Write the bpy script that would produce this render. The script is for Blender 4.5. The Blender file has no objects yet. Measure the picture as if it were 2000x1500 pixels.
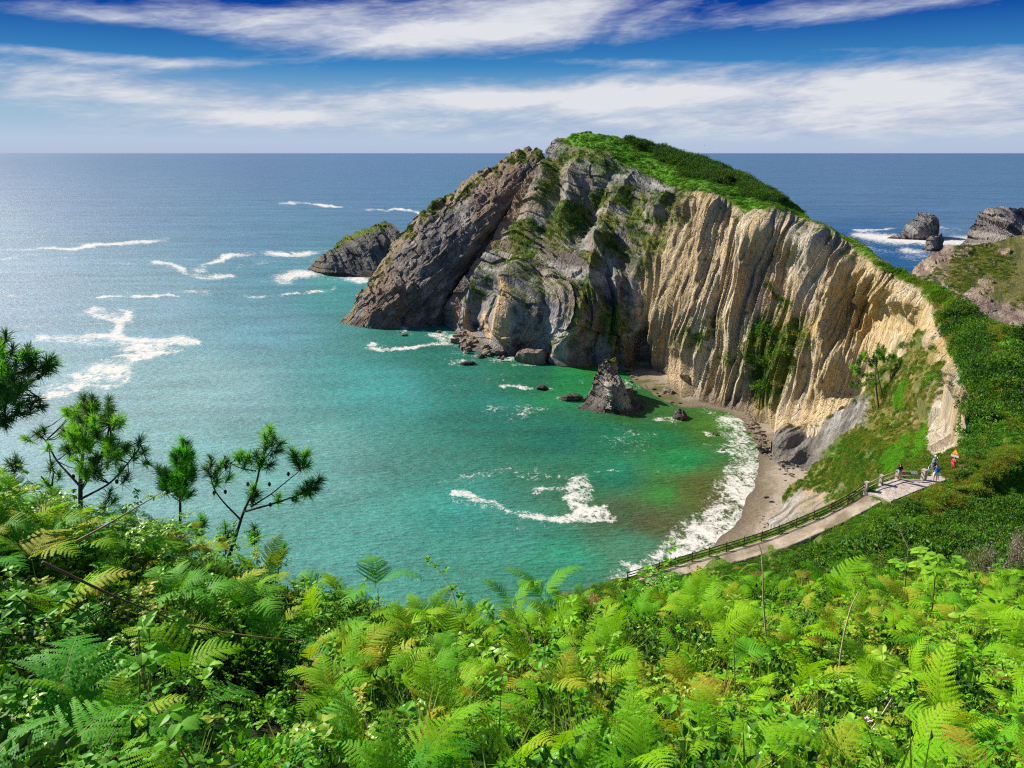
# A bay seen from a bracken slope: headland with striped cliff, sea, beach path, pines.
SUN_ELD, SUN_AZD, SUN_E = 34, 56, 5.2
EXPOSURE = 0.65
DENOISE = False
WATER_K = .80
SKYK = .62      # brightness of the low sky
SKYN = .065      # strength of the physical sky overhead
CLOUDS = [  # px, py, half width px, half height px, amount, tilt
    (600, 46, 560, 36, 1.15, -.01), (820, 80, 340, 30, .8, .06), (160, 32, 130, 12, .45, 0), (1080, 8, 280, 20, .9, 0), (1700, 12, 340, 26, .9, .04), (110, 103, 280, 10, .8, -.03), (180, 162, 320, 30, 1.05, 0),
    (520, 228, 120, 13, 1.15, 0), (980, 192, 430, 18, .8, .02), (1450, 175, 620, 46, 1.0, .02), (1900, 195, 400, 66, 1.05, .03), (1500, 256, 900, 34, .78, 0), (300, 242, 800, 30, .62, 0), (330, 125, 260, 9, .3, .05), (1700, 95, 300, 7, .3, -.05), (1250, 122, 250, 8, .4, -.03), (500, 198, 600, 14, .3, 0)]
import bpy, math, random
import numpy as np
from mathutils import Vector, Matrix, Euler

rng = np.random.default_rng(7)
random.seed(7)
SC = bpy.context.scene
COL = SC.collection

# ------------------------------------------------------------------ camera model (photograph 2000 x 1500)
F = 1500.0
PITCH = math.atan((750 - 299.0) / F)
CP, SP = math.cos(PITCH), math.sin(PITCH)
CAMH = 85.0

def ray(px, py):
    u = (np.asarray(px, float) - 1000) / F
    v = (750 - np.asarray(py, float)) / F
    return u, CP + v * SP, -SP + v * CP

def W(px, py, d):
    a, b, c = ray(px, py)
    d = np.asarray(d, float)
    return np.stack([a * d, b * d, CAMH + c * d], -1)

def dsea(px, py, z=0.0):
    return (z - CAMH) / ray(px, py)[2]

def V(px, py, d):
    return Vector([float(t) for t in W(px, py, d)])

def topx(P):
    P = np.asarray(P, float)
    x, y, z = P[..., 0], P[..., 1], P[..., 2] - CAMH
    d = y * CP - z * SP
    d = np.where(d < .5, .5, d)
    up = y * SP + z * CP
    return 1000 + F * x / d, 750 - F * up / d, d

# ------------------------------------------------------------------ noise
def _h(i, j, k):
    n = (i * 374761393 + j * 668265263 + k * 2147483647 + 1013904223) & 0xFFFFFFFF
    n = ((n ^ (n >> 13)) * 1274126177) & 0xFFFFFFFF
    n = ((n ^ (n >> 16)) * 2246822519) & 0xFFFFFFFF
    return (n ^ (n >> 15)).astype(np.float64) / 4294967295.0 * 2 - 1

def vnoise(x, y, z=0.0):
    x, y, z = np.broadcast_arrays(np.asarray(x, float), np.asarray(y, float), np.asarray(z, float))
    xi, yi, zi = np.floor(x).astype(np.int64), np.floor(y).astype(np.int64), np.floor(z).astype(np.int64)
    fx, fy, fz = x - xi, y - yi, z - zi
    fx, fy, fz = [t * t * t * (t * (t * 6 - 15) + 10) for t in (fx, fy, fz)]
    r = 0
    for a in (0, 1):
        for b in (0, 1):
            for c in (0, 1):
                w = (fx if a else 1 - fx) * (fy if b else 1 - fy) * (fz if c else 1 - fz)
                r = r + w * _h(xi + a, yi + b, zi + c)
    return r

def fbm(x, y, z=0.0, o=4, g=.5, l=2.03):
    r, a, s, t = 0, 1.0, 1.0, 0
    for i in range(o):
        r = r + a * vnoise(np.asarray(x) * s + 17.3 * i, np.asarray(y) * s + 5.1 * i, np.asarray(z) * s + 9.7 * i)
        t += a; a *= g; s *= l
    return r / t

def ridged(x, y, z=0.0, o=4, g=.5, l=2.1):
    r, a, s, t = 0, 1.0, 1.0, 0
    for i in range(o):
        r = r + a * (1 - 2.2 * np.abs(vnoise(np.asarray(x) * s + 31.3 * i, np.asarray(y) * s + 3.7 * i, np.asarray(z) * s + 1.9 * i)))
        t += a; a *= g; s *= l
    return r / t

def blocks(u, v, k=0, wob=.35):
    """broken rock: every block stands out by its own amount, edges stay sharp"""
    u = u + wob * fbm(u * .6, v * .6, k + .5, 3); v = v + wob * fbm(u * .6, v * .6, k + 7.5, 3)
    vi = np.floor(v).astype(np.int64); u = u + .5 * (vi & 1); ui = np.floor(u).astype(np.int64)
    fu, fv = u - ui - .5, v - vi - .5
    kk = np.full(ui.shape, int(k * 7) + 3, np.int64)
    return _h(ui, vi, kk) + .9 * _h(ui, vi, kk + 11) * fu + .9 * _h(ui, vi, kk + 23) * fv

def sstep(a, b, x):
    t = np.clip((np.asarray(x, float) - a) / (b - a), 0, 1)
    return t * t * (3 - 2 * t)

def lerp(a, b, t):
    t = np.asarray(t)[..., None] if np.ndim(a) > 0 and np.ndim(t) != 0 and np.shape(a)[-1:] == (3,) else t
    return np.asarray(a) * (1 - t) + np.asarray(b) * t

def sdpoly(px, py, poly, ys=1.0):
    """signed distance in pixels (inside negative)"""
    poly = np.asarray(poly, float)
    x, y = np.asarray(px, float), np.asarray(py, float) * ys
    d = np.full(x.shape, 1e9); ins = np.zeros(x.shape, bool)
    n = len(poly)
    for i in range(n):
        ax, ay = poly[i][0], poly[i][1] * ys
        bx, by = poly[(i + 1) % n][0], poly[(i + 1) % n][1] * ys
        ex, ey = bx - ax, by - ay
        t = np.clip(((x - ax) * ex + (y - ay) * ey) / (ex * ex + ey * ey + 1e-9), 0, 1)
        d = np.minimum(d, np.hypot(x - ax - t * ex, y - ay - t * ey))
        if by != ay:
            c = ((ay > y) != (by > y)) & (x < (bx - ax) * (y - ay) / (by - ay) + ax)
            ins ^= c
    return np.where(ins, -d, d)

def dline(px, py, pts, ys=1.0):
    x, y = np.asarray(px, float), np.asarray(py, float) * ys
    d = np.full(x.shape, 1e9)
    for (ax, ay), (bx, by) in zip(pts[:-1], pts[1:]):
        ay, by = ay * ys, by * ys
        ex, ey = bx - ax, by - ay
        t = np.clip(((x - ax) * ex + (y - ay) * ey) / (ex * ex + ey * ey + 1e-9), 0, 1)
        d = np.minimum(d, np.hypot(x - ax - t * ex, y - ay - t * ey))
    return d

def rbf(ctrl, c=40.0, lam=1e-6):
    pts = np.array([[a, b] for a, b, _ in ctrl], float) / 100
    val = np.array([1.0 / (d if d else float(dsea(a, b))) for a, b, d in ctrl])
    sc = val.mean(); c = c / 100
    n = len(pts)
    r = np.sqrt(((pts[:, None] - pts[None]) ** 2).sum(-1) + c * c)
    P = np.c_[np.ones(n), pts]
    A = np.block([[r + lam * np.eye(n), P], [P.T, np.zeros((3, 3))]])
    w = np.linalg.lstsq(A, np.r_[val / sc, 0, 0, 0], rcond=None)[0]
    def f(px, py):
        px, py = np.asarray(px, float) / 100, np.asarray(py, float) / 100
        o = w[n] + w[n + 1] * px + w[n + 2] * py
        for i in range(n):
            o = o + w[i] * np.sqrt((px - pts[i, 0]) ** 2 + (py - pts[i, 1]) ** 2 + c * c)
        return 1.0 / np.maximum(o * sc, 1e-5)
    return f

# ------------------------------------------------------------------ mesh building
def mesh_np(name, verts, faces, mat=None, cols=None, attrs=None, smooth=True, mats=None, midx=None):
    """faces: (n,4) or (n,3) int array; -1 as 4th index = triangle"""
    me = bpy.data.meshes.new(name)
    verts = np.asarray(verts, np.float32).reshape(-1, 3)
    faces = np.asarray(faces, np.int64)
    if faces.shape[1] == 4 and (faces[:, 3] < 0).any():
        cnt = np.where(faces[:, 3] < 0, 3, 4)
        loops = faces[faces >= 0]
    else:
        cnt = np.full(len(faces), faces.shape[1]); loops = faces.ravel()
    me.vertices.add(len(verts)); me.vertices.foreach_set('co', verts.ravel())
    me.loops.add(len(loops)); me.loops.foreach_set('vertex_index', loops.astype(np.int32))
    st = np.r_[0, np.cumsum(cnt)[:-1]].astype(np.int32)
    me.polygons.add(len(cnt)); me.polygons.foreach_set('loop_start', st)
    me.polygons.foreach_set('use_smooth', np.full(len(cnt), smooth))
    if midx is not None:
        me.polygons.foreach_set('material_index', np.asarray(midx, np.int32))
    me.update(calc_edges=True)
    if cols is not None:
        a = me.color_attributes.new('Col', 'FLOAT_COLOR', 'POINT')
        c = np.ones((len(verts), 4), np.float32); c[:, :3] = np.clip(np.asarray(cols).reshape(-1, 3), 0, 1)
        a.data.foreach_set('color', c.ravel())
    for k, v in (attrs or {}).items():
        a = me.attributes.new(k, 'FLOAT', 'POINT'); a.data.foreach_set('value', np.asarray(v, np.float32).ravel())
    for m in (mats or ([mat] if mat else [])):
        me.materials.append(m)
    me.validate()
    return me

def obj(name, me, parent=None, loc=None, label=None, cat=None, group=None, kind=None):
    o = bpy.data.objects.new(name, me); COL.objects.link(o)
    if loc is not None: o.location = loc
    if parent is not None: o.parent = parent
    if label: o['label'] = label
    if cat: o['category'] = cat
    if group: o['group'] = group
    if kind: o['kind'] = kind
    return o

def grid_faces(r, c, off=0):
    i = np.arange(r * c).reshape(r, c) + off
    return np.stack([i[:-1, :-1], i[1:, :-1], i[1:, 1:], i[:-1, 1:]], -1).reshape(-1, 4)

class MB:
    """collects simple pieces in one mesh"""
    def __init__(s): s.v = []; s.f = []; s.n = 0; s.m = []
    def add(s, v, f, m=0):
        v = np.asarray(v, float).reshape(-1, 3); f = np.asarray(f, int)
        if f.shape[1] == 3: f = np.c_[f, -np.ones(len(f), int)]
        s.v.append(v); s.f.append(np.where(f >= 0, f + s.n, -1)); s.n += len(v); s.m += [m] * len(f)
    def box(s, c, sz, R=None, m=0):
        x, y, z = [t / 2 for t in sz]
        v = np.array([[a, b, d] for a in (-x, x) for b in (-y, y) for d in (-z, z)])
        if R is not None: v = v @ np.array(R).T
        s.add(v + np.array(c), [[0, 1, 3, 2], [4, 6, 7, 5], [0, 4, 5, 1], [2, 3, 7, 6], [0, 2, 6, 4], [1, 5, 7, 3]], m)
    def tube(s, pts, rad, n=6, m=0, cap=True):
        pts = np.asarray(pts, float); k = len(pts)
        rad = np.broadcast_to(np.asarray(rad, float), (k,))
        T = np.gradient(pts, axis=0); T /= np.linalg.norm(T, axis=1)[:, None] + 1e-9
        ref = np.array([0, 0, 1.0]) if abs(T[0, 2]) < .9 else np.array([1.0, 0, 0])
        A = np.cross(T, ref); A /= np.linalg.norm(A, axis=1)[:, None] + 1e-9
        B = np.cross(T, A)
        an = np.linspace(0, 2 * math.pi, n, endpoint=False)
        v = pts[:, None] + rad[:, None, None] * (np.cos(an)[None, :, None] * A[:, None] + np.sin(an)[None, :, None] * B[:, None])
        f = []
        for i in range(k - 1):
            for j in range(n):
                f.append([i * n + j, i * n + (j + 1) % n, (i + 1) * n + (j + 1) % n, (i + 1) * n + j])
        v = v.reshape(-1, 3)
        if cap:
            v = np.vstack([v, pts[:1], pts[-1:]]); a, b = k * n, k * n + 1
            for j in range(n):
                f.append([a, (j + 1) % n, j, -1]); f.append([b, (k - 1) * n + j, (k - 1) * n + (j + 1) % n, -1])
        s.add(v, f, m)
    def bar(s, a, b, w, h, m=0):
        a, b = np.asarray(a, float), np.asarray(b, float); d = b - a; L = np.linalg.norm(d); d /= L
        up = np.array([0, 0, 1.0]); x = np.cross(d, up); x /= np.linalg.norm(x); z = np.cross(x, d)
        s.box((a + b) / 2, (w, L, h), np.stack([x, d, z], 1), m)
    def mesh(s, name, mats, smooth=False):
        if not isinstance(mats, (list, tuple)): mats = [mats]
        return mesh_np(name, np.vstack(s.v), np.vstack(s.f), mats=mats, midx=s.m, smooth=smooth)

# ------------------------------------------------------------------ materials
class NT:
    def __init__(s, name):
        s.m = bpy.data.materials.new(name); s.m.use_nodes = True
        s.t = s.m.node_tree; s.t.nodes.clear()
        s.out = s.n('ShaderNodeOutputMaterial')
    def n(s, ty, **kw):
        nd = s.t.nodes.new(ty)
        for k, v in kw.items():
            if k.startswith('i_'):
                key = k[2:]; key = int(key) if key.isdigit() else key.replace('_', ' ')
                nd.inputs[key].default_value = v
            else: setattr(nd, k, v)
        return nd
    def l(s, a, b): s.t.links.new(a, b)
    def mix(s, fac, a, b, mode='MIX'):
        nd = s.n('ShaderNodeMix', data_type='RGBA', blend_type=mode)
        for sock, v in ((nd.inputs[0], fac), (nd.inputs[6], a), (nd.inputs[7], b)):
            if hasattr(v, 'links'): s.l(v, sock)
            else: sock.default_value = v if not isinstance(v, tuple) else (*v, 1)[:4]
        return nd.outputs[2]
    def math(s, op, a, b=0.0, c=None, clamp=False):
        nd = s.n('ShaderNodeMath', operation=op, use_clamp=clamp)
        for i, v in enumerate((a, b) if c is None else (a, b, c)):
            if hasattr(v, 'links'): s.l(v, nd.inputs[i])
            else: nd.inputs[i].default_value = v
        return nd.outputs[0]
    def noise(s, vec, scale, detail=4, rough=.55, dist=0):
        nd = s.n('ShaderNodeTexNoise'); nd.inputs['Scale'].default_value = scale
        nd.inputs['Detail'].default_value = detail; nd.inputs['Roughness'].default_value = rough; nd.inputs['Distortion'].default_value = dist
        if vec is not None: s.l(vec, nd.inputs['Vector'])
        return nd.outputs['Fac']
    def ramp(s, fac, stops):
        nd = s.n('ShaderNodeValToRGB'); s.l(fac, nd.inputs[0])
        el = nd.color_ramp.elements
        while len(el) < len(stops): el.new(.5)
        for e, (p, c) in zip(el, stops):
            e.position = p; e.color = (*c, 1) if len(c) == 3 else c
        return nd.outputs[0]
    def pos(s, scale=(1, 1, 1), rot=(0, 0, 0)):
        g = s.n('ShaderNodeNewGeometry'); mp = s.n('ShaderNodeMapping')
        mp.inputs['Scale'].default_value = scale; mp.inputs['Rotation'].default_value = rot
        s.l(g.outputs['Position'], mp.inputs[0]); return mp.outputs[0]

def bsdf(nt, color, rough=.9, spec=.2, normal=None):
    b = nt.n('ShaderNodeBsdfPrincipled')
    if hasattr(color, 'links'): nt.l(color, b.inputs['Base Color'])
    else: b.inputs['Base Color'].default_value = (*color, 1)
    if hasattr(rough, 'links'): nt.l(rough, b.inputs['Roughness'])
    else: b.inputs['Roughness'].default_value = rough
    b.inputs['Specular IOR Level'].default_value = spec
    if normal is not None: nt.l(normal, b.inputs['Normal'])
    return b

def bump(nt, h, strength, dist=1.0):
    b = nt.n('ShaderNodeBump'); b.inputs['Strength'].default_value = strength; b.inputs['Distance'].default_value = dist
    nt.l(h, b.inputs['Height']); return b.outputs[0]

def mat_vcol(name, fine=1.0, bstr=.6, bdist=.5, var=.35, stretch=(1, 1, .35), crack=0):
    nt = NT(name)
    a = nt.n('ShaderNodeVertexColor', layer_name='Col')
    n1 = nt.noise(nt.pos(stretch), .55 * fine, 8, .72)
    n2 = nt.noise(nt.pos(), 2.5 * fine, 5, .7)
    k = nt.math('MULTIPLY_ADD', nt.math('ADD', nt.math('MULTIPLY', n1, 1.3), nt.math('MULTIPLY', n2, .7)), var * 3.2, 1 - var * 3.2)
    k3 = nt.n('ShaderNodeCombineColor'); [nt.l(k, k3.inputs[i]) for i in range(3)]
    c = nt.mix(1.0, a.outputs[0], k3.outputs[0], 'MULTIPLY')
    hgt = nt.math('ADD', n1, nt.math('MULTIPLY', n2, .4))
    if crack:
        for sc_, am in ((.28, 1.0), (.9, .45)):
            vo = nt.n('ShaderNodeTexVoronoi', feature='DISTANCE_TO_EDGE'); vo.inputs['Scale'].default_value = sc_
            wv = nt.n('ShaderNodeVectorMath', operation='ADD'); nz_ = nt.n('ShaderNodeTexNoise'); nz_.inputs['Scale'].default_value = sc_ * 1.5; nz_.inputs['Detail'].default_value = 4
            pz = nt.pos((1, 1, .3)); nt.l(pz, nz_.inputs['Vector']); sv = nt.n('ShaderNodeVectorMath', operation='SCALE'); sv.inputs['Scale'].default_value = 1.6 / sc_ * .4
            nt.l(nz_.outputs['Color'], sv.inputs[0]); nt.l(pz, wv.inputs[0]); nt.l(sv.outputs[0], wv.inputs[1]); nt.l(wv.outputs[0], vo.inputs['Vector'])
            e_ = nt.math('MINIMUM', vo.outputs[0], .10); hgt = nt.math('ADD', hgt, nt.math('MULTIPLY', e_, crack * am * 10))
    nrm = bump(nt, hgt, bstr, bdist)
    b = bsdf(nt, c, .92, .15, nrm); nt.l(b.outputs[0], nt.out.inputs[0])
    return nt.m

def mat_plain(name, col, rough=.7, spec=.3, var=.25, scale=6.0, bstr=.2, col2=None, metal=0):
    nt = NT(name)
    n1 = nt.noise(nt.pos(), scale, 5, .6)
    c2 = col2 or tuple(min(1, t * (1 + var)) for t in col); c1 = tuple(t * (1 - var) for t in col)
    c = nt.ramp(n1, [(.3, c1), (.7, c2)])
    b = bsdf(nt, c, rough, spec, bump(nt, n1, bstr, .02)); b.inputs['Metallic'].default_value = metal
    nt.l(b.outputs[0], nt.out.inputs[0]); return nt.m

def mat_leaf(name, ca, cb, trans=.35, rough=.55, spec=.25, patch=.0, cpatch=(0.3, .2, .03), tint=None):
    """leaf: colour varies per plant and in drifts through the world; light also passes through the blade"""
    nt = NT(name)
    oi = nt.n('ShaderNodeObjectInfo')
    n = nt.noise(nt.pos(), 1.7, 3, .6)
    n2 = nt.noise(nt.pos(), 14.0, 2, .6)
    nl = nt.noise(nt.pos(), .11, 2, .5)
    f = nt.math('ADD', nt.math('MULTIPLY_ADD', oi.outputs['Random'], .55, nt.math('MULTIPLY_ADD', nl, 1.6, -.8)), nt.math('ADD', nt.math('MULTIPLY', n, .7), nt.math('MULTIPLY_ADD', n2, .6, -.45)), clamp=True)
    c = nt.mix(f, ca, cb)
    if patch > 0:
        n3 = nt.noise(nt.pos(), .8, 3, .7)
        c = nt.mix(nt.ramp(nt.math('ADD', n3, nt.math('MULTIPLY', oi.outputs['Random'], .15)), [(.66 - patch * .2, (0, 0, 0)), (.76 - patch * .2, (1, 1, 1))]), c, cpatch)
    b = bsdf(nt, c, rough, spec)
    t = nt.n('ShaderNodeBsdfTranslucent'); 
    c2 = nt.mix(1.0, c, (1.25, 1.15, .55, 1), 'MULTIPLY'); nt.l(c2, t.inputs[0])
    ms = nt.n('ShaderNodeMixShader'); ms.inputs[0].default_value = trans
    nt.l(b.outputs[0], ms.inputs[1]); nt.l(t.outputs[0], ms.inputs[2]); nt.l(ms.outputs[0], nt.out.inputs[0])
    return nt.m

def s2l(r, g, b):
    return np.array([((c / 255) / 12.92 if c / 255 <= .04045 else ((c / 255 + .055) / 1.055) ** 2.4) for c in (r, g, b)])

# ------------------------------------------------------------------ column sheets
class Sheet:
    def __init__(s, top, bot, ctrl, dx=2.0, dy=2.0, disp=None, back=None, x0=None, x1=None, jag=0.0, bz=None, c=40):
        top, bot = np.array(top, float), np.array(bot, float)
        x0 = top[0, 0] if x0 is None else x0; x1 = top[-1, 0] if x1 is None else x1
        nx = int((x1 - x0) / dx) + 1
        X = np.linspace(x0, x1, nx)
        yt = np.interp(X, top[:, 0], top[:, 1]); yb = np.interp(X, bot[:, 0], bot[:, 1])
        if jag: yt = yt + jag * fbm(X / 14.0, 3.3, 0, 4)
        nr = max(8, int(np.max(yb - yt) / dy) + 1)
        T = np.linspace(0, 1, nr)[:, None]
        s.PX = np.repeat(X[None], nr, 0); s.PY = yt[None] * (1 - T) + np.maximum(yb, yt + .5)[None] * T
        s.f = rbf(ctrl, c)
        s.D = s.f(s.PX, s.PY)
        s.P = W(s.PX, s.PY, s.D)
        s.T = np.repeat(T, nx, 1)
        s.calc_n()
        if disp is not None:
            dd = s.N * disp(s)[..., None]
            if bz is not None: dd[..., 2] *= sstep(0, 9, s.P[..., 2])
            s.P = s.P + dd
            s.calc_n()
        s.nfront = nr
        s.back = back; s.bz = bz
    def calc_n(s):
        gu = np.gradient(s.P, axis=1); gv = np.gradient(s.P, axis=0)
        n = np.cross(gv, gu); n /= np.linalg.norm(n, axis=-1, keepdims=True) + 1e-12
        tocam = np.array([0, 0, CAMH]) - s.P
        sg = np.sign((n * tocam).sum(-1)); 
        # one consistent side
        s.N = n * (1 if sg.mean() >= 0 else -1)
    def build(s, cols, cut=None):
        """adds skirt rows at the foot and a far side behind the crest; returns verts, faces, cols"""
        P, C = s.P, cols
        rows, crow = [P], [C]
        if s.bz is not None:
            for z in (s.bz,):
                b = P[-1:].copy(); b[..., 2] = np.minimum(b[..., 2], z); rows.append(b); crow.append(C[-1:])
        if s.back:
            crest = P[0:1]
            out = crest.copy(); out[..., 2] = 0
            bd = s.back.get('dir')
            if bd is None: out /= np.linalg.norm(out, axis=-1, keepdims=True)
            else: out = np.broadcast_to(np.array([bd[0], bd[1], 0.]), crest.shape)
            pre, cpre = [], []
            for (dist, drop) in s.back['steps']:
                q = crest + out * dist
                if drop is None: q[..., 2] = -3
                elif isinstance(drop, str): q[..., 2] = crest[..., 2] * float(drop)
                else: q[..., 2] = crest[..., 2] - drop
                q = q + (fbm(q[..., 0] * .15, q[..., 1] * .15, q[..., 2] * .15, 3) * min(dist * .15, 2))[..., None] * np.array([1, 1, .0])
                pre.insert(0, q); cpre.insert(0, np.broadcast_to(np.array(s.back['col']), C[0:1].shape) * .7 + C[0:1] * .3)
            rows = pre + rows; crow = cpre + crow
        A = np.concatenate(rows, 0); Cc = np.concatenate(crow, 0)
        fc = grid_faces(A.shape[0], A.shape[1])
        if cut is not None:
            nb = A.shape[0]
            cen = A.reshape(-1, 3)[fc].mean(1)
            fc = fc[~cut(cen)]
        return A.reshape(-1, 3), fc, Cc.reshape(-1, 3)

def join_sheets(name, parts, mat, flat=None):
    V_, F_, C_ = [], [], []; n = 0
    for v, f, c in parts:
        V_.append(v); F_.append(f + n); C_.append(c); n += len(v)
    me = mesh_np(name, np.vstack(V_), np.vstack(F_), mat, np.vstack(C_), smooth=True)
    if flat is not None:                                              # crisp facets on broken limestone, soft ones on the bedded cliff
        Va = np.vstack(V_); Fa = np.vstack(F_); me.polygons.foreach_set('use_smooth', ~flat(Va[Fa[:, 0]]))
    return me
# ================================================================== TERRAIN
ROCK = mat_vcol('rock_face', 1.0, .9, 1.2, .36, crack=.5)
EARTH = mat_vcol('earth_slope', 1.5, .9, .7, .38, (1, 1, 1), crack=.3)
SUND = np.array([-.73, .47, .5])

def mixc(c, new, m):
    return c * (1 - m[..., None]) + np.asarray(new) * m[..., None]

def blob(s, poly, soft=10, rag=18, fr=.035, seed=0):
    """ragged-edged patch of ground inside an outline"""
    x = s.PX + rag * fbm(s.PX * fr, s.PY * fr, seed + .5, 4)
    y = s.PY + rag * fbm(s.PX * fr + 40, s.PY * fr, seed + 7.5, 4)
    return sstep(soft, -soft, sdpoly(x, y, poly))

def ribs(s, lines, wob=6):
    o = 0; x = s.PX + wob * fbm(s.PX * .04, s.PY * .04, 8.8, 3); y = s.PY + wob * fbm(s.PX * .04, s.PY * .04, 3.8, 3)
    for pts, amp, wl in lines:
        d = dline(x, y, pts); o = o + amp * np.clip(1 - d / wl, 0, 1) ** 1.3
    return o
GRASS_Y = np.array([.17, .19, .035]); GRASS_D = np.array([.05, .105, .018]); GRASS_B = np.array([.11, .30, .015])
BROWNV = np.array([.16, .125, .045])

def strike(P): return .40 * P[..., 0] - .92 * P[..., 1]
def bed(s):
    """distance across the upright beds of the pale cliff, metres"""
    y = s.PY - 600
    lean = .24 + .10 * sstep(1380, 1560, s.PX)
    return (s.PX + lean * y + 9 * fbm(s.PX * .008, y * .006, 1.1, 2)) * .42

# ---------------------------------------------------------------- headland, sheet 3: the main massif with the striped cliff
top3 = [(903, 652), (910, 632), (918, 610), (935, 580), (955, 545), (975, 500), (990, 480), (1010, 455), (1030, 410), (1050, 370), (1065, 330), (1085, 300), (1092, 275),
        (1110, 267), (1140, 258), (1170, 262), (1200, 267), (1240, 275), (1285, 289), (1330, 299), (1370, 311), (1420, 332), (1460, 352), (1500, 374), (1540, 394),
        (1570, 414), (1580, 428), (1600, 435), (1640, 458), (1670, 471), (1690, 484), (1720, 508), (1750, 528), (1780, 542), (1810, 558), (1850, 574), (1890, 603),
        (1930, 627), (1960, 642), (2000, 662), (2120, 720)]
bot3 = [(903, 655), (930, 680), (950, 690), (985, 694), (1040, 690), (1070, 694), (1100, 708), (1150, 712), (1180, 714), (1255, 716), (1290, 730), (1318, 742), (1324, 770), (1350, 786), (1400, 795),
        (1430, 802), (1460, 817), (1480, 832), (1520, 842), (1560, 850), (1620, 845), (1700, 815), (1800, 715), (1850, 740), (1900, 880), (2120, 900)]
ctl3 = [(905, 655, None), (930, 680, None), (985, 692, None), (1040, 690, None), (1100, 708, None), (1180, 713, None), (1255, 716, None), (1290, 730, None), (1330, 778, None), (1350, 785, None),
        (1400, 795, None), (1430, 801, None), (1460, 816, None), (1480, 831, None), (1520, 840, 244),
        (915, 620, 380), (955, 545, 384), (1010, 455, 392), (1050, 370, 400), (1085, 300, 406), (1093, 275, 406), (1140, 257, 400), (1200, 266, 395), (1285, 289, 387), (1370, 310, 374),
        (1460, 350, 352), (1540, 390, 322), (1580, 425, 288), (1600, 432, 272), (1640, 455, 254), (1690, 480, 238), (1750, 525, 216), (1810, 555, 196), (1850, 572, 183), (1890, 600, 171),
        (1930, 625, 159), (2000, 660, 143), (2060, 690, 131),
        (1190, 305, 374), (1240, 340, 361), (1290, 360, 346), (1330, 378, 331), (1400, 388, 311), (1455, 418, 294), (1520, 412, 281), (1590, 440, 264), (1640, 465, 248), (1720, 530, 214),
        (1800, 570, 192), (1815, 600, 184), (1850, 670, 158), (1875, 710, 143), (1900, 740, 131), (1925, 790, 115),
        (940, 640, 372), (970, 580, 372), (1000, 620, 342), (1060, 560, 340), (1020, 520, 362), (1090, 480, 362), (1150, 400, 370), (1120, 330, 386), (1080, 620, 328), (1040, 640, 336), (1100, 400, 378),
        (1180, 620, 325), (1180, 500, 344), (1250, 600, 319), (1250, 450, 343), (1290, 650, 309), (1350, 600, 290), (1350, 480, 306), (1300, 500, 318), (1450, 600, 275), (1450, 500, 284),
        (1550, 600, 258), (1550, 500, 265), (1650, 600, 236), (1650, 700, 232), (1600, 780, 236), (1550, 700, 250), (1480, 700, 263), (1400, 700, 276), (1750, 620, 211), (1750, 700, 206),
        (1800, 640, 186), (1700, 560, 224), (1900, 650, 156), (2000, 720, 131), (1950, 750, 116), (2060, 760, 116), (1950, 850, 98), (2060, 850, 98), (1880, 890, 89), (1700, 800, 212)]
edge3 = [(1085, 262), (1105, 285), (1150, 300), (1190, 305), (1215, 325), (1240, 340), (1260, 352), (1290, 360), (1310, 370), (1330, 377), (1370, 376), (1395, 380), (1425, 397), (1440, 412), (1455, 419),
         (1480, 415), (1505, 411), (1535, 414), (1550, 425), (1570, 432), (1590, 441), (1620, 452), (1640, 466), (1660, 484), (1680, 494), (1700, 510), (1720, 530), (1745, 545), (1760, 556), (1785, 562),
         (1800, 570), (1812, 590), (1818, 610), (1830, 640), (1850, 672), (1875, 712), (1900, 742), (1925, 792), (1930, 830), (1900, 880)]
edge3 = np.array(edge3, float)

def above_edge(s, rag=5):
    """signed pixels above the cliff edge (positive = on the green top)"""
    x = s.PX + rag * fbm(s.PX * .06, s.PY * .06, 2.2, 3)
    xe = np.interp(s.PX, edge3[:, 0], edge3[:, 1])
    d = dline(x, s.PY, [tuple(p) for p in edge3])
    up = s.PY < np.where(s.PX < 1925, xe, 1e9)
    up &= s.PX > 1085
    right = (s.PX > 1925)
    return np.where(up | right, d, -d) + rag * fbm(s.PX * .05, s.PY * .05, 9.1, 4)

def yellow_mask(s):
    """where pale bedded strata replace the grey limestone"""
    line = np.array([(300, 1345), (378, 1320), (400, 1318), (460, 1290), (540, 1262), (600, 1248), (716, 1262), (760, 1262), (1000, 1262)], float)
    xb = np.interp(s.PY, line[:, 0], line[:, 1])
    return sstep(-14, 14, s.PX - xb + 14 * fbm(s.PX * .04, s.PY * .02, 4.4, 3))

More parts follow.
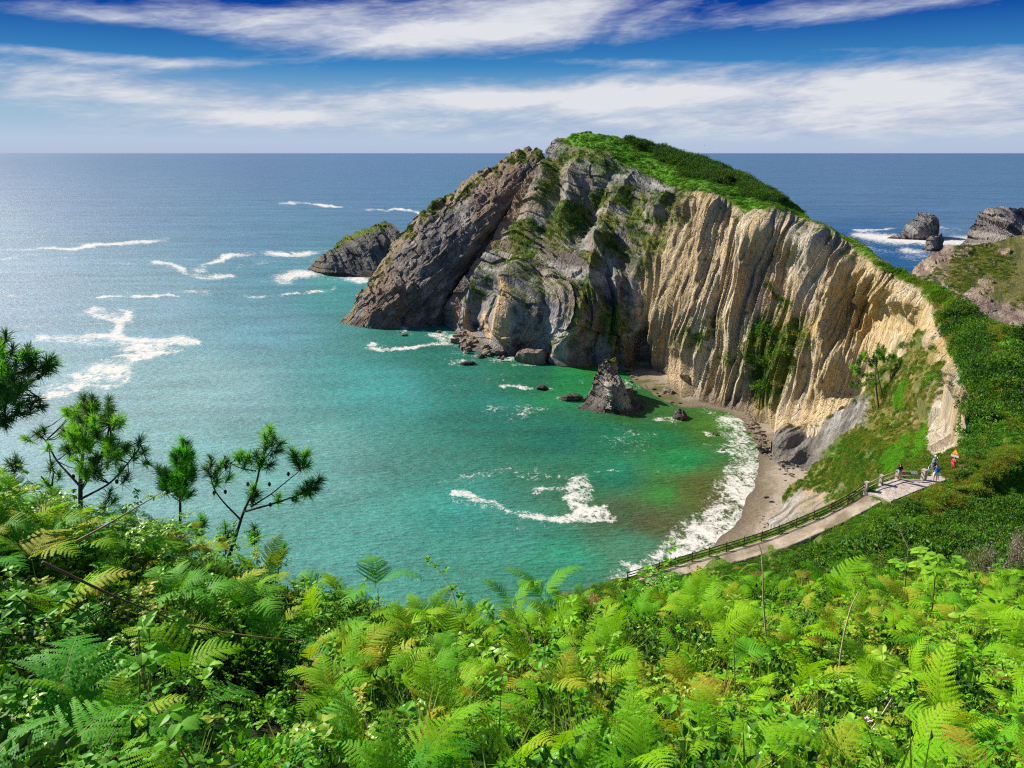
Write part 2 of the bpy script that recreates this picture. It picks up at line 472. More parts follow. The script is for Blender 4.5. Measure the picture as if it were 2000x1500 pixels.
def disp3(s):
    P = s.P; z = P[..., 2]
    ym = yellow_mask(s); up = sstep(-4, 10, above_edge(s))
    wq = bed(s) + .5 * fbm(s.PX * .03, z * .09, 5.1, 3)
    big = 2.6 * ridged(wq * .030, z * .010, 3.3, 2) + 1.6 * fbm(wq * .05, z * .05, 9.3, 3)
    mid = 1.6 * ridged(wq * .10, z * .018, 8.3, 2) + 1.3 * ridged(wq * .24, z * .03, 4.3, 2)
    fin = 1.0 * ridged(wq * .30, z * .03, 2.3, 3) + .5 * fbm(wq * .5, z * .10, 7.7, 3)
    yel = big + mid + fin
    # grey limestone: slanting slabs, gullies and broken ledges
    a = P[..., 0] * .8 + P[..., 1] * .45; b = z + .55 * P[..., 0]
    g = 7.0 * ridged(a * .020 + .3, z * .010, 5.5, 2) + 3.6 * ridged(a * .06, z * .025, 6.6, 3) + 2.2 * ridged((a - .35 * z) * .15, (z + .35 * a) * .035, 4.4, 3) + 1.5 * fbm(a * .3, z * .25, 3, 4)
    g = g * .85 + 1.3 * blocks((a - .35 * z) * .17, (z + .35 * a) * .055, 1) + .8 * blocks((a - .35 * z) * .42, (z + .35 * a) * .16, 2) + .75 * ribs(s, [([(1024, 545), (1006, 620), (985, 700)], 7, 30), ([(1235, 470), (1180, 500), (1152, 560), (1122, 640), (1095, 715)], 7, 46), ([(1093, 270), (1082, 330), (1066, 400), (1030, 470), (975, 520), (940, 600), (905, 660)], 5, 26),
                     ([(1245, 350), (1205, 430), (1178, 500)], 6, 34), ([(1140, 320), (1120, 400), (1100, 470)], 5, 30), ([(1315, 395), (1292, 470), (1264, 560), (1250, 610)], 6, 26), ([(1060, 545), (1078, 620), (1085, 700)], -5, 34), ([(1100, 340), (1090, 420), (1060, 470)], -4, 22),
                     ([(1215, 560), (1222, 640), (1225, 715)], 5, 24), ([(1190, 590), (1180, 650), (1160, 712)], -5, 22), ([(940, 640), (960, 600), (990, 560)], -4, 18), ([(1200, 340), (1165, 420), (1140, 480)], -4, 24)])
    yel = yel + .9 * np.tanh(4 * vnoise(wq * .20, z * .02, 3)) + .45 * np.tanh(3 * vnoise(wq * .40, z * .04, 14)) + .5 * ribs(s, [([(1395, 388), (1372, 560), (1338, 780)], 5, 22), ([(1340, 380), (1310, 560), (1288, 720)], 4, 18), ([(1240, 540), (1262, 640), (1274, 720)], -9, 24), ([(1512, 425), (1500, 520), (1462, 620), (1440, 700)], -5, 20), ([(1475, 425), (1452, 560), (1425, 640)], 4, 20),
                         ([(1560, 440), (1535, 520), (1490, 640), (1440, 800)], 4, 18), ([(1645, 475), (1632, 600), (1610, 760)], 5, 22), ([(1600, 450), (1585, 600), (1560, 640)], 4, 20), ([(1715, 530), (1700, 590), (1672, 690), (1640, 780)], 4.5, 20), ([(1685, 500), (1668, 600), (1645, 700)], -4, 16),
                         ([(1755, 560), (1740, 640), (1700, 740)], -3, 20), ([(1430, 400), (1405, 560), (1378, 780)], -4, 16), ([(1360, 385), (1338, 560), (1312, 740)], -4, 14), ([(1450, 700), (1420, 800)], -4, 14), ([(1480, 760), (1465, 815)], 4, 14)])
    d = g * (1 - ym) + yel * ym
    below = -above_edge(s); d = d * np.where(ym > .3, .25 + .75 * sstep(0, 34, below), .5 + .5 * sstep(0, 26, below))
    # smoother scree chutes and slabs in the right half
    sm = blob(s, [(1640, 700), (1690, 640), (1760, 590), (1810, 650), (1760, 720), (1690, 790), (1600, 830), (1560, 830), (1610, 770)], 14, 14, .03, 3)
    d = d * (1 - .75 * sm)
    hollow = blob(s, [(1675, 600), (1690, 585), (1715, 575), (1725, 590), (1712, 630), (1690, 660), (1672, 640)], 6, 8, .05, 5)
    d = d - 1.8 * hollow
    h2 = blob(s, [(1758, 620), (1775, 590), (1800, 600), (1795, 640), (1770, 655), (1760, 650)], 6, 8, .05, 6)
    d = d - .7 * h2
    # deep clefts
    cave = blob(s, [(1232, 716), (1240, 660), (1262, 640), (1275, 690), (1278, 722)], 6, 4, .05, 7); d = d - 7 * cave
    cave2 = blob(s, [(1340, 788), (1343, 745), (1353, 742), (1360, 788)], 4, 3, .05, 8); d = d - 5 * cave2
    green = 1.2 * fbm(P[..., 0] * .12, P[..., 1] * .12, z * .12, 4) + 3.6 * (ridged(P[..., 0] * .07, P[..., 1] * .07, 4, 3)) * sstep(1650, 1850, s.PX)
    near = sstep(300, 130, s.D) * sstep(1780, 1830, s.PX)
    d = d * (1 - up) + green * up
    d = d * (1 - .55 * near)
    return d * sstep(0, .02, s.T + .01) 

S3 = Sheet(top3, bot3, ctl3, 1.15, 1.7, disp3, back={'steps': [(3, -.3), (9, 2.0), (22, 13), (45, 38), (80, None)], 'col': (.06, .09, .03)}, jag=5, bz=-3)

def col3(s):
    P = s.P; z = P[..., 2]
    wq = bed(s) + .5 * fbm(s.PX * .03, z * .09, 5.1, 3)
    ym = yellow_mask(s); ae = above_edge(s); up = sstep(-3, 5, ae)
    f1 = fbm(wq * .16, z * .010, 12.1, 3) * 1.9; f2 = fbm(wq * .55, z * .02, 3.1, 3) * 1.8; f3 = fbm(P[..., 0] * .09, P[..., 1] * .09, z * .06, 4) * 1.8
    c = np.zeros(P.shape) + np.array([.54, .42, .25])
    c = mixc(c, (.66, .57, .42), sstep(.1, .8, f1 + .4 * f2) * .8)
    c = mixc(c, (.40, .29, .15), sstep(.25, .9, -f1 + .35 * f2) * .7)
    c = mixc(c, (.42, .37, .31), sstep(.45, .9, f2 - .2 * f1) * .55)
    c = mixc(c, (.27, .195, .12), sstep(.35, 1.0, -f2 + .3 * f3) * .7)
    f4 = fbm(wq * 2.2, z * .10, 6.1, 2) * 1.8; c = mixc(c, (.24, .16, .09), sstep(.25, .8, f4) * .45)
    c = mixc(c, (.56, .38, .13), sstep(.25, .9, f3) * sstep(1420, 1560, s.PX) * .8)
    gs = blob(s, [(1555, 440), (1600, 445), (1640, 470), (1620, 560), (1600, 640), (1590, 560), (1560, 500)], 10, 20, .03, 9)
    c = mixc(c, (.45, .42, .38), gs * .6)
    gs2 = blob(s, [(1505, 412), (1530, 415), (1520, 500), (1480, 590), (1455, 620), (1470, 540)], 5, 8, .05, 19)
    c = mixc(c, (.36, .34, .31), gs2 * .55)
    ochre = blob(s, [(1640, 560), (1700, 500), (1760, 560), (1815, 610), (1850, 700), (1790, 680), (1760, 640), (1700, 700), (1650, 690)], 16, 30, .02, 10)
    c = mixc(c, (.60, .43, .19), ochre * .65)
    slab = blob(s, [(1640, 700), (1690, 640), (1740, 630), (1760, 680), (1690, 790), (1600, 832), (1545, 832), (1610, 770)], 14, 20, .03, 3)
    c = mixc(c, (.60, .455, .26), slab * .75)
    hollow = blob(s, [(1675, 600), (1690, 585), (1715, 575), (1725, 590), (1712, 630), (1690, 660), (1672, 640)], 6, 8, .05, 5)
    c = mixc(c, (.52, .33, .12), hollow * .6)
    # grey limestone
    a = P[..., 0] * .8 + P[..., 1] * .45; b = z + .55 * P[..., 0]
    h1 = fbm(a * .06, z * .03, 4.1, 4) * 1.9; h2 = fbm(a * .3, z * .2, 9.1, 5) * 1.9
    g = np.zeros(P.shape) + np.array([.27, .255, .25])
    g = mixc(g, (.42, .40, .38), sstep(.0, .8, h2)); g = mixc(g, (.095, .09, .10), sstep(.1, .8, -h2 + .3 * h1))
    g = mixc(g, (.30, .205, .135), sstep(.25, .8, h1) * .6)
    g = mixc(g, (.34, .25, .16), sstep(.3, .8, vnoise(a * .2, z * .02, 3) * 1.6) * .35)
    pk = blob(s, [(915, 655), (925, 620), (935, 600), (932, 660)], 5, 4, .05, 11) + blob(s, [(960, 665), (970, 615), (982, 622), (975, 668)], 4, 4, .05, 12) + blob(s, [(990, 680), (1000, 600), (1022, 550), (1018, 620), (1005, 670)], 5, 5, .05, 13)
    g = mixc(g, (.62, .42, .24), np.clip(pk, 0, 1) * .9)
    c = g * (1 - ym[..., None]) + c * ym[..., None]
    # dark wet foot
    wet = sstep(5, .5, z + 1.6 * fbm(P[..., 0] * .2, P[..., 1] * .2, 0, 3)) * sstep(1540, 1480, s.PX)
    c = mixc(c, (.10, .075, .055), wet * .75)
    # vegetation on ledges: less steep spots and drawn patches
    vn = fbm(s.PX * .035, s.PY * .035, 21, 5) * 1.9 + .5 * fbm(s.PX * .14, s.PY * .14, 4, 3)
    polys = [([(1090, 285), (1180, 300), (1240, 350), (1200, 350), (1120, 330), (1095, 380), (1070, 430), (1062, 400), (1082, 330)], .15),
             ([(1150, 380), (1230, 380), (1290, 380), (1300, 420), (1270, 470), (1240, 520), (1190, 520), (1150, 600), (1100, 690), (1090, 680), (1130, 600), (1150, 520), (1180, 470), (1160, 430)], .15),
             ([(980, 480), (1050, 430), (1150, 400), (1170, 440), (1110, 480), (1080, 520), (1040, 540), (985, 545), (940, 610), (930, 600), (955, 545)], .1),
             ([(1270, 440), (1310, 430), (1300, 490), (1280, 540), (1260, 520)], .9),
             ([(1170, 610), (1220, 600), (1240, 640), (1210, 680), (1190, 670)], .2),
             ([(1310, 380), (1350, 385), (1340, 430), (1310, 470), (1290, 500), (1280, 460)], .6),
             ([(1350, 640), (1400, 600), (1420, 620), (1380, 680), (1360, 690), (1350, 670)], -.1), ([(1385, 690), (1420, 690), (1430, 715), (1390, 712)], .3),
             ([(1470, 600), (1500, 560), (1540, 560), (1560, 600), (1500, 640), (1480, 640)], .25),
             ([(1455, 650), (1475, 625), (1500, 610), (1545, 640), (1590, 630), (1590, 680), (1560, 740), (1540, 790), (1500, 795), (1465, 770), (1452, 700)], .9),
             ([(1700, 720), (1760, 690), (1800, 640), (1830, 680), (1840, 760), (1760, 800), (1700, 800)], .5)]
    veg = np.zeros(s.PX.shape)
    for p, bias in polys:
        veg = np.maximum(veg, blob(s, p, 16, 24, .03, 5) * sstep(-.15, .25, vn + bias))
    up_n = np.clip(s.N[..., 2], 0, 1)
    veg = np.maximum(veg, sstep(.62, .78, up_n + .10 * vn) * sstep(8, 22, z) * (.5 * (1 - ym) + .15 * ym))
    gcol = lerp(GRASS_Y, GRASS_D, sstep(-.4, .5, fbm(s.PX * .03, s.PY * .03, 33, 4) * 1.9))
    gcol = mixc(gcol, BROWNV, sstep(.1, .8, fbm(s.PX * .05, s.PY * .05, 39, 3) * 1.8) * .6)
    c = c * (1 - veg[..., None]) + gcol * veg[..., None]
    # green top: bright grass band along the edge, dark scrub behind
    dk = sstep(6, 60, ae + 22 * fbm(s.PX * .03, s.PY * .03, 14, 4) - np.where(s.PX < 1330, 22, 0) * 1.0)
    dk = dk * sstep(1800, 1600, s.PX)
    tcol = lerp(np.zeros(P.shape) + GRASS_B, np.zeros(P.shape) + np.array([.022, .055, .014]), dk)
    tcol = mixc(tcol, (.16, .16, .05), sstep(12, 2, ae) * .8)
    tcol = mixc(tcol, (.24, .19, .09), sstep(.25, .7, fbm(s.PX * .035, s.PY * .035, 71, 4) * 1.9) * sstep(1560, 1700, s.PX) * .9)
    c = c * (1 - up[..., None]) + tcol * up[..., None]
    s.up = up; s.veg = veg; s.dk = dk; s.ae = ae
    return c

C3 = col3(S3)
# ---------------------------------------------------------------- headland, sheet 1: western spur
top1 = [(667, 630), (678, 617), (690, 600), (700, 582), (715, 560), (735, 530), (750, 510), (770, 487), (785, 467), (805, 445), (830, 421), (855, 402), (880, 386), (905, 367), (930, 350), (955, 335), (980, 320), (1005, 304), (1022, 296),
        (1035, 290), (1048, 290), (1058, 300), (1070, 312), (1080, 322), (1100, 335)]
bot1 = [(667, 632), (690, 636), (780, 640), (860, 637), (1100, 640)]
ctl1 = [(668, 631, None), (700, 636, None), (780, 640, None), (860, 636, None), (690, 602, 406), (750, 512, 428), (785, 467, 436), (830, 421, 440), (880, 386, 444), (980, 320, 450), (1035, 292, 452), (1070, 305, 446),
        (735, 600, 394), (760, 550, 400), (820, 510, 404), (870, 470, 409), (930, 420, 415), (1000, 360, 425), (860, 600, 395), (1000, 600, 406), (950, 500, 409), (1060, 400, 430), (800, 600, 395), (880, 540, 402)]
def disp1(s):
    P = s.P; z = P[..., 2]; a = P[..., 0] * .75 + z * .65; b = -P[..., 0] * .65 + z * .75
    d = 3.0 * ridged(a * .02, b * .012, 1.5, 2) + 1.4 * ridged(b * .09, a * .02, 2.5, 3) + .8 * ridged(b * .3, a * .06, 6.5, 3) + 1.4 * fbm(a * .25, b * .25, 0, 5)
    d = d + 1.0 * blocks(a * .10, b * .16, 5) + .6 * blocks(a * .25, b * .5, 6)
    gully = sstep(24, 0, dline(s.PX, s.PY, [(1080, 310), (1040, 380), (960, 470), (900, 560), (868, 640)]))
    return d - 6 * gully
S1 = Sheet(top1, bot1, ctl1, 1.8, 1.8, disp1, back={'steps': [(3, .5), (8, 4), (18, 16), (40, 45), (70, None)], 'col': (.12, .12, .05)}, jag=5, bz=-3)
def col1(s):
    P = s.P; z = P[..., 2]; a = P[..., 0] * .75 + z * .65; b = -P[..., 0] * .65 + z * .75
    h1 = fbm(a * .03, b * .15, 4.1, 4) * 1.9; h2 = fbm(a * .15, b * .5, 9.1, 4) * 1.8
    g = np.zeros(P.shape) + np.array([.19, .17, .16])
    g = mixc(g, (.31, .28, .25), sstep(.0, .8, h2)); g = mixc(g, (.11, .095, .095), sstep(.1, .8, -h2 + .3 * h1))
    g = mixc(g, (.27, .17, .11), sstep(.1, .7, fbm(P[..., 0] * .06, z * .012, 8, 3) * 1.8) * .6)
    dtop = s.PY - np.interp(s.PX, np.array(top1)[:, 0], np.array(top1)[:, 1])
    rim = sstep(38, 10, dtop + 14 * fbm(s.PX * .04, s.PY * .04, 3, 4))
    g = mixc(g, (.36, .28, .16), rim * .8)
    veg = rim * sstep(-.1, .3, fbm(s.PX * .06, s.PY * .06, 13, 4) * 1.9 - .0) * sstep(600, 520, s.PY) * .9
    gc = lerp(np.array([.15, .16, .04]), np.array([.05, .085, .02]), sstep(-.3, .4, fbm(s.PX * .06, s.PY * .06, 23, 3) * 1.8))
    s.veg = veg
    return g * (1 - veg[..., None]) + gc * veg[..., None]
C1 = col1(S1)
# ---------------------------------------------------------------- headland, sheet 2: reddish rib between them
top2 = [(862, 625), (866, 610), (872, 598), (880, 585), (890, 570), (905, 548), (920, 530), (930, 512), (945, 495), (960, 470), (975, 440), (985, 428), (1000, 402), (1015, 375), (1030, 345), (1045, 330), (1060, 320), (1085, 312), (1110, 312)]
bot2 = [(862, 630), (880, 637), (905, 650), (940, 665), (1000, 680), (1110, 640)]
ctl2 = [(862, 628, None), (890, 643, None), (930, 660, None), (870, 600, 394), (905, 547, 398), (960, 470, 405), (1000, 402, 413), (1060, 308, 424), (1085, 290, 424), (930, 600, 388), (1000, 500, 399), (950, 650, 379), (1080, 400, 410), (1050, 600, 372)]
def disp2(s):
    P = s.P; z = P[..., 2]; a = P[..., 0] * .8 + P[..., 1] * .4
    return .9 * blocks(a * .2, z * .12, 7) + 2.0 * ridged(a * .06, z * .02, 1.5, 3) + 1.0 * ridged(a * .2, z * .12, 6.5, 3) + .5 * fbm(a * .6, z * .6, 0, 3)
S2 = Sheet(top2, bot2, ctl2, 1.8, 1.8, disp2, back={'steps': [(3, 1), (10, 8), (20, 30)], 'col': (.15, .12, .1)}, jag=4, bz=-3)
h = fbm(S2.P[..., 0] * .15, S2.P[..., 2] * .05, 4.1, 4) * 1.9
C2 = np.zeros(S2.P.shape) + np.array([.27, .19, .145])
C2 = mixc(C2, (.38, .25, .16), sstep(0, .7, h)); C2 = mixc(C2, (.20, .18, .17), sstep(.0, .7, -h))
arch = lambda cen: (np.abs(cen[:, 0] - 0) < 0)
def cut_arch(cen):
    x, y, d = topx(cen)
    return (x > 783) & (x < 791.5) & (y > 617 + 3 * np.abs(x - 787) / 3) & (y < 645) & (cen[:, 2] < 9) & (cen[:, 2] > -2.5)
f1 = S1.build(C1, cut=lambda c: ((topx(c)[0] > 783) & (topx(c)[0] < 791.5) & (c[:, 2] < 5.0)) | ((topx(c)[0] > 765) & (topx(c)[0] < 812) & (c[:, 2] < 34) & (topx(c)[2] > 432)))  # far side behind the arch opened wider, unseen, to let sky light in
headland = obj('headland_terrain', join_sheets('headland_terrain', [f1, S2.build(C2), S3.build(C3)], ROCK, lambda v: topx(v)[0] < 1262), kind='structure')
headland['label'] = 'rocky headland with striped pale cliff and green top rising from the bay'

# ---------------------------------------------------------------- slope between the beach and the viewpoint platform
topE = [(1512, 862), (1520, 846), (1530, 838), (1560, 836), (1600, 832), (1620, 818), (1645, 803), (1660, 792), (1675, 775), (1690, 764), (1720, 735), (1760, 696), (1790, 655), (1815, 640), (1830, 645), (1850, 675), (1875, 714), (1900, 744),
        (1925, 794), (1960, 830), (2120, 880)]
botE = [(1512, 870), (1520, 905), (1540, 918), (1570, 916), (1590, 920), (1620, 985), (1700, 985), (1760, 950), (1870, 940), (1930, 900), (2120, 960)]
ctlE = [(1515, 850, 224), (1530, 838, 224), (1600, 832, 217), (1645, 805, 206), (1690, 765, 195), (1720, 735, 189), (1760, 696, 184), (1790, 655, 180), (1830, 645, 164), (1850, 674, 155), (1875, 714, 140), (1900, 744, 128),
        (1925, 794, 113), (1520, 905, 219), (1545, 918, 214), (1570, 916, 213), (1600, 880, 209), (1712, 800, 184), (1760, 760, 170), (1800, 720, 162), (1820, 770, 140), (1815, 870, 118), (1860, 870, 103), (1890, 800, 118),
        (1650, 850, 195), (1700, 850, 170), (1750, 850, 145), (1620, 960, 175), (1700, 920, 128), (1700, 975, 108), (1760, 900, 108), (1760, 945, 92), (1800, 900, 98), (1840, 905, 86), (1880, 890, 86), (1930, 850, 96), (2060, 850, 97), (2060, 900, 88), (1880, 930, 78)]
def pale2(s):
    dt = s.PY - np.interp(s.PX, np.array(topE)[:, 0], np.array(topE)[:, 1]); n_ = fbm(s.PX * .05, s.PY * .05, 61, 4)
    rim = sstep(58, 30, dt + 34 * n_) * sstep(1795, 1812, s.PX) * sstep(1945, 1925, s.PX)
    return np.maximum(rim, pale2b(s))
def pale2b(s):
    return blob(s, [(1808, 900), (1808, 830), (1822, 760), (1850, 700), (1870, 715), (1900, 750), (1925, 800), (1915, 830), (1880, 850), (1850, 880)], 8, 12, .04, 3)
def greyN(s):
    return np.clip(blob(s, [(1505, 920), (1505, 830), (1600, 835), (1640, 800), (1695, 765), (1705, 790), (1690, 840), (1640, 850), (1610, 880), (1590, 925)], 7, 9, .04, 4), 0, 1)
def dispE(s):
    P = s.P; z = P[..., 2]; q = strike(P)
    pm, gm = pale2(s), greyN(s)
    rock = 1.2 * ridged(q * .14, z * .06, 3, 3) + .6 * ridged(q * .5, z * .2, 6, 3) + .8 * np.tanh(3 * vnoise(q * .22, z * .10, 8)) + .9 * fbm(q * .35, z * .3, 9, 5)
    soft = .9 * fbm(P[..., 0] * .12, P[..., 1] * .12, z * .12, 4) + .35 * fbm(P[..., 0] * .6, P[..., 1] * .6, z * .6, 3)
    m = np.clip(pm + gm, 0, 1)
    return (rock * m + soft * (1 - m)) * sstep(70, 130, s.D) - 1.2 * pm
SE = Sheet(topE, botE, ctlE, 1.8, 1.8, dispE, back={'steps': [(2, 1), (5, 6), (8, 20)], 'col': (.1, .1, .04)}, jag=4, bz=-2)
def colE(s):
    P = s.P; z = P[..., 2]; q = strike(P)
    v = fbm(s.PX * .03, s.PY * .03, 5, 5) * 1.9; v2 = fbm(s.PX * .08, s.PY * .08, 15, 4) * 1.9
    c = np.zeros(P.shape) + np.array([.18, .165, .04])
    c = mixc(c, (.28, .20, .08), sstep(-.3, .4, v)); c = mixc(c, (.07, .12, .02), sstep(.1, .7, -v + .3 * v2)); c = mixc(c, (.27, .21, .12), sstep(.35, .8, v2) * .7)
    brown = blob(s, [(1700, 760), (1790, 660), (1840, 680), (1830, 800), (1800, 900), (1720, 860), (1690, 820)], 20, 30, .02, 6)
    c = mixc(c, (.19, .155, .055), brown * .5)
    pm = pale2(s); f = fbm(q * .5, z * .05, 7, 3) * 1.9
    pc = np.zeros(P.shape) + np.array([.48, .41, .31]); pc = mixc(pc, (.62, .57, .50), sstep(0, .6, f)); pc = mixc(pc, (.24, .19, .13), sstep(.1, .7, -f)); pc = mixc(pc, (.50, .32, .17), sstep(760, 700, s.PY) * .5)
    c = c * (1 - pm[..., None]) + pc * pm[..., None]
    gm = greyN(s); f = fbm(q * .8, z * .08, 17, 3) * 1.9
    gc = np.zeros(P.shape) + np.array([.19, .17, .15]); gc = mixc(gc, (.33, .31, .29), sstep(.1, .7, f) * sstep(1590, 1640, s.PX)); gc = mixc(gc, (.12, .11, .10), sstep(.0, .7, -f))
    gc = mixc(gc, (.5, .38, .24), sstep(846, 836, s.PY) * sstep(1620, 1590, s.PX) * .8)
    c = c * (1 - gm[..., None]) + gc * gm[..., None]
    vine = np.clip(blob(s, [(1690, 935), (1715, 900), (1745, 870), (1770, 850), (1770, 900), (1745, 920), (1710, 940)], 6, 10, .04, 8) + blob(s, [(1775, 905), (1785, 860), (1808, 820), (1805, 870), (1795, 905)], 5, 8, .05, 18)
                    + blob(s, [(1745, 790), (1765, 740), (1775, 745), (1760, 800)], 4, 6, .05, 28), 0, 1)
    c = mixc(c, (.07, .22, .015), vine)
    s.vine = vine; s.soft = (1 - np.clip(pm + gm, 0, 1)) * (1 - .6 * brown)
    top = sstep(1815, 1850, s.PX) * sstep(60, 0, s.PY - np.interp(s.PX, np.array(topE)[:, 0], np.array(topE)[:, 1])) * 0
    right = sstep(1880, 1930, s.PX + (s.PY - 850) * -.3)
    c = mixc(c, (.06, .15, .015), right)
    return c
CE = colE(SE)
# lower part of that slope, dropping to the sand
topL = [(1498, 1018), (1510, 1008), (1522, 1002), (1535, 972), (1550, 955), (1575, 930), (1592, 905), (1620, 895), (1660, 900), (1700, 905), (1760, 930)]
botL = [(1498, 1022), (1560, 1050), (1620, 1060), (1760, 1060)]
ctlL = [(1500, 1020, 181), (1525, 1002, 184), (1550, 955, 192), (1575, 930, 196), (1592, 905, 199), (1660, 900, 160), (1600, 960, 176), (1560, 1010, 168), (1650, 960, 150), (1640, 1020, 125), (1700, 960, 112), (1760, 940, 94), (1750, 1040, 85)]
def dispL(s):
    P = s.P; z = P[..., 2]; q = strike(P); m = sstep(1600, 1540, s.PX - (s.PY - 960) * .5)
    return (1.5 * ridged(q * .16, z * .05, 3, 3) + .9 * fbm(q * .3, z * .3, 5, 4) + .6 * ridged(q * .5, z * .1, 6, 3)) * m + (1 - m) * .8 * fbm(P[..., 0] * .15, P[..., 1] * .15, z * .15, 4)
SL = Sheet(topL, botL, ctlL, 1.8, 1.8, dispL, back={'steps': [(2, 2), (4, 8), (6, 25)], 'col': (.1, .1, .04)}, jag=4, bz=-2)
P = SL.P; v = fbm(SL.PX * .03, SL.PY * .03, 5, 5) * 1.9; f = fbm(strike(P) * .6, P[..., 2] * .06, 7, 3) * 1.9
CL = np.zeros(P.shape) + np.array([.15, .165, .035]); CL = mixc(CL, BROWNV, sstep(-.3, .5, v))
m = sstep(-8, 8, SL.PY - np.interp(SL.PX, [1500, 1540, 1580, 1620, 1640, 1700], [1000, 968, 955, 955, 975, 990]) + 10 * v) * sstep(1720, 1640, SL.PX)
rc = np.zeros(P.shape) + np.array([.31, .26, .19]); rc = mixc(rc, (.37, .35, .32), sstep(1580, 1540, SL.PX)); rc = mixc(rc, (.52, .30, .10), sstep(.2, .6, f) * .8 * sstep(1560, 1600, SL.PX)); rc = mixc(rc, (.17, .13, .10), sstep(.2, .7, -f))
CL = CL * (1 - m[..., None]) + rc * m[..., None]
SL.soft = 1 - m
seaward = obj('seaward_slope_terrain', join_sheets('seaward_slope_terrain', [SE.build(CE), SL.build(CL)], EARTH), kind='structure')

# ---------------------------------------------------------------- valley hillside: path bench, gully and bushes
topG = [(1080, 1190), (1150, 1155), (1250, 1122), (1300, 1098), (1400, 1070), (1500, 1040), (1600, 998), (1680, 958), (1700, 944), (1760, 926), (1800, 915), (1830, 902), (1880, 888), (1930, 862), (2000, 850), (2140, 830)]
botG = [(1080, 1300), (2140, 1300)]
pathL = [(1245, 1132, 82.8), (1300, 1112, 81.5), (1400, 1083, 80), (1500, 1053, 78.5), (1600, 1012, 77), (1650, 988, 76), (1688, 966, 75.2)]     # along the fence foot
pathR = [(1285, 1148, 80.5), (1350, 1122, 79), (1440, 1102, 77.3), (1540, 1074, 75.5), (1640, 1030, 74.2), (1690, 1003, 73.3), (1728, 982, 72.8)]
plat = [(1689, 961, 75.2), (1719, 946, 76), (1750, 935.5, 76.9), (1803, 938, 77.0), (1822, 924, 80), (1862, 918, 82), (1872, 930, 79), (1838, 941, 76.5), (1800, 955, 74.6), (1740, 980, 72.8)]
ctlG = pathL + pathR + [(x, y, d + .0) for x, y, d in plat] + [(1100, 1190, 84), (1300, 1200, 70), (1400, 1200, 62), (1250, 1270, 60), (1500, 1150, 66), (1600, 1110, 66), (1700, 1050, 66), (1500, 1250, 42), (1650, 1180, 44), (1800, 1010, 68), (1800, 1100, 56),
        (1850, 970, 72.5), (1900, 960, 74), (1900, 1000, 71), (1950, 960, 76), (2000, 1000, 71), (1950, 1060, 62), (2060, 1060, 60), (1850, 1160, 42), (2060, 1160, 38), (1950, 1250, 30), (1700, 1290, 28),
        (1900, 900, 81), (1950, 870, 88), (2000, 880, 84), (2060, 860, 90), (2120, 850, 92), (2060, 950, 80), (1930, 862, 95), (1880, 888, 86)]
def flatmask(s):
    m1 = sstep(30, 10, dline(s.PX, s.PY, [(x, y) for x, y, d in pathL])) + sstep(40, 20, dline(s.PX, s.PY, [(x, y) for x, y, d in pathR])) + sstep(16, 2, sdpoly(s.PX, s.PY, [(x, y) for x, y, d in plat]))
    return np.clip(m1, 0, 1)
def dispG(s):
    P = s.P
    return (1.0 * fbm(P[..., 0] * .13, P[..., 1] * .13, 3, 4) + .3 * fbm(P[..., 0] * .7, P[..., 1] * .7, 3, 3)) * (1 - flatmask(s)) - .11
SG = Sheet(topG, botG, ctlG, 3.0, 3.0, dispG, back={'dir': (-.55, .83), 'steps': [(.8, .3), (2.5, 2.2), (6, 9), (12, 22), (25, 48)], 'col': (.12, .13, .04)}, c=30)
P = SG.P; v = fbm(P[..., 0] * .2, P[..., 1] * .2, 5, 4) * 1.9
CG = lerp(np.zeros(P.shape) + np.array([.075, .17, .015]), np.zeros(P.shape) + np.array([.035, .085, .012]), sstep(-.3, .5, v))
yl = sstep(26, 4, sdpoly(SG.PX, SG.PY, [(1770, 975), (1860, 945), (1900, 920), (1930, 870), (1990, 880), (1930, 960), (1870, 1000), (1800, 990)]) + 12 * v)
CG = mixc(CG, (.22, .21, .03), yl * .8)
fm = flatmask(SG); CG = mixc(CG, (.16, .20, .04), fm * .6)
valley = obj('valley_hillside_terrain', mesh_np('valley_hillside_terrain', *SG.build(CG)[:2], EARTH, SG.build(CG)[2]), kind='structure')

# ---------------------------------------------------------------- near slope under the camera
topN = [(-500, 1060), (-200, 1080), (0, 1095), (300, 1150), (500, 1200), (700, 1250), (870, 1285), (1000, 1275), (1150, 1245), (1300, 1205), (1400, 1190), (1600, 1180), (1800, 1165), (2000, 1160), (2200, 1160), (2500, 1170)]
botN = [(-500, 2000), (2500, 2000)]
ctlN = [(-500, 1070, 7), (-200, 1085, 7), (0, 1100, 7.5), (300, 1150, 9), (500, 1200, 9.5), (700, 1250, 10), (870, 1285, 10), (1000, 1275, 10.3), (1150, 1245, 11), (1300, 1205, 12), (1400, 1190, 13), (1600, 1180, 15), (1800, 1165, 17), (2000, 1160, 18), (2500, 1170, 19),
        (0, 1300, 5.2), (500, 1350, 5.8), (1000, 1380, 6.4), (1500, 1300, 8), (2000, 1300, 8.2), (0, 1600, 3), (1000, 1600, 3.6), (2000, 1600, 3.8), (1000, 1980, 1.9), (-400, 1980, 1.8), (2400, 1980, 1.9), (-400, 1400, 4), (2400, 1400, 6)]
def dispN(s):
    P = s.P
    return .22 * fbm(P[..., 0] * .5, P[..., 1] * .5, 3, 4) * sstep(1.5, 5, s.D)
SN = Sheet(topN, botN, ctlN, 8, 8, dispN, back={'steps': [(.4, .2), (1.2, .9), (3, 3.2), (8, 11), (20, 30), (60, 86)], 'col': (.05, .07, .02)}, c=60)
CN = np.zeros(SN.P.shape) + np.array([.035, .04, .015])
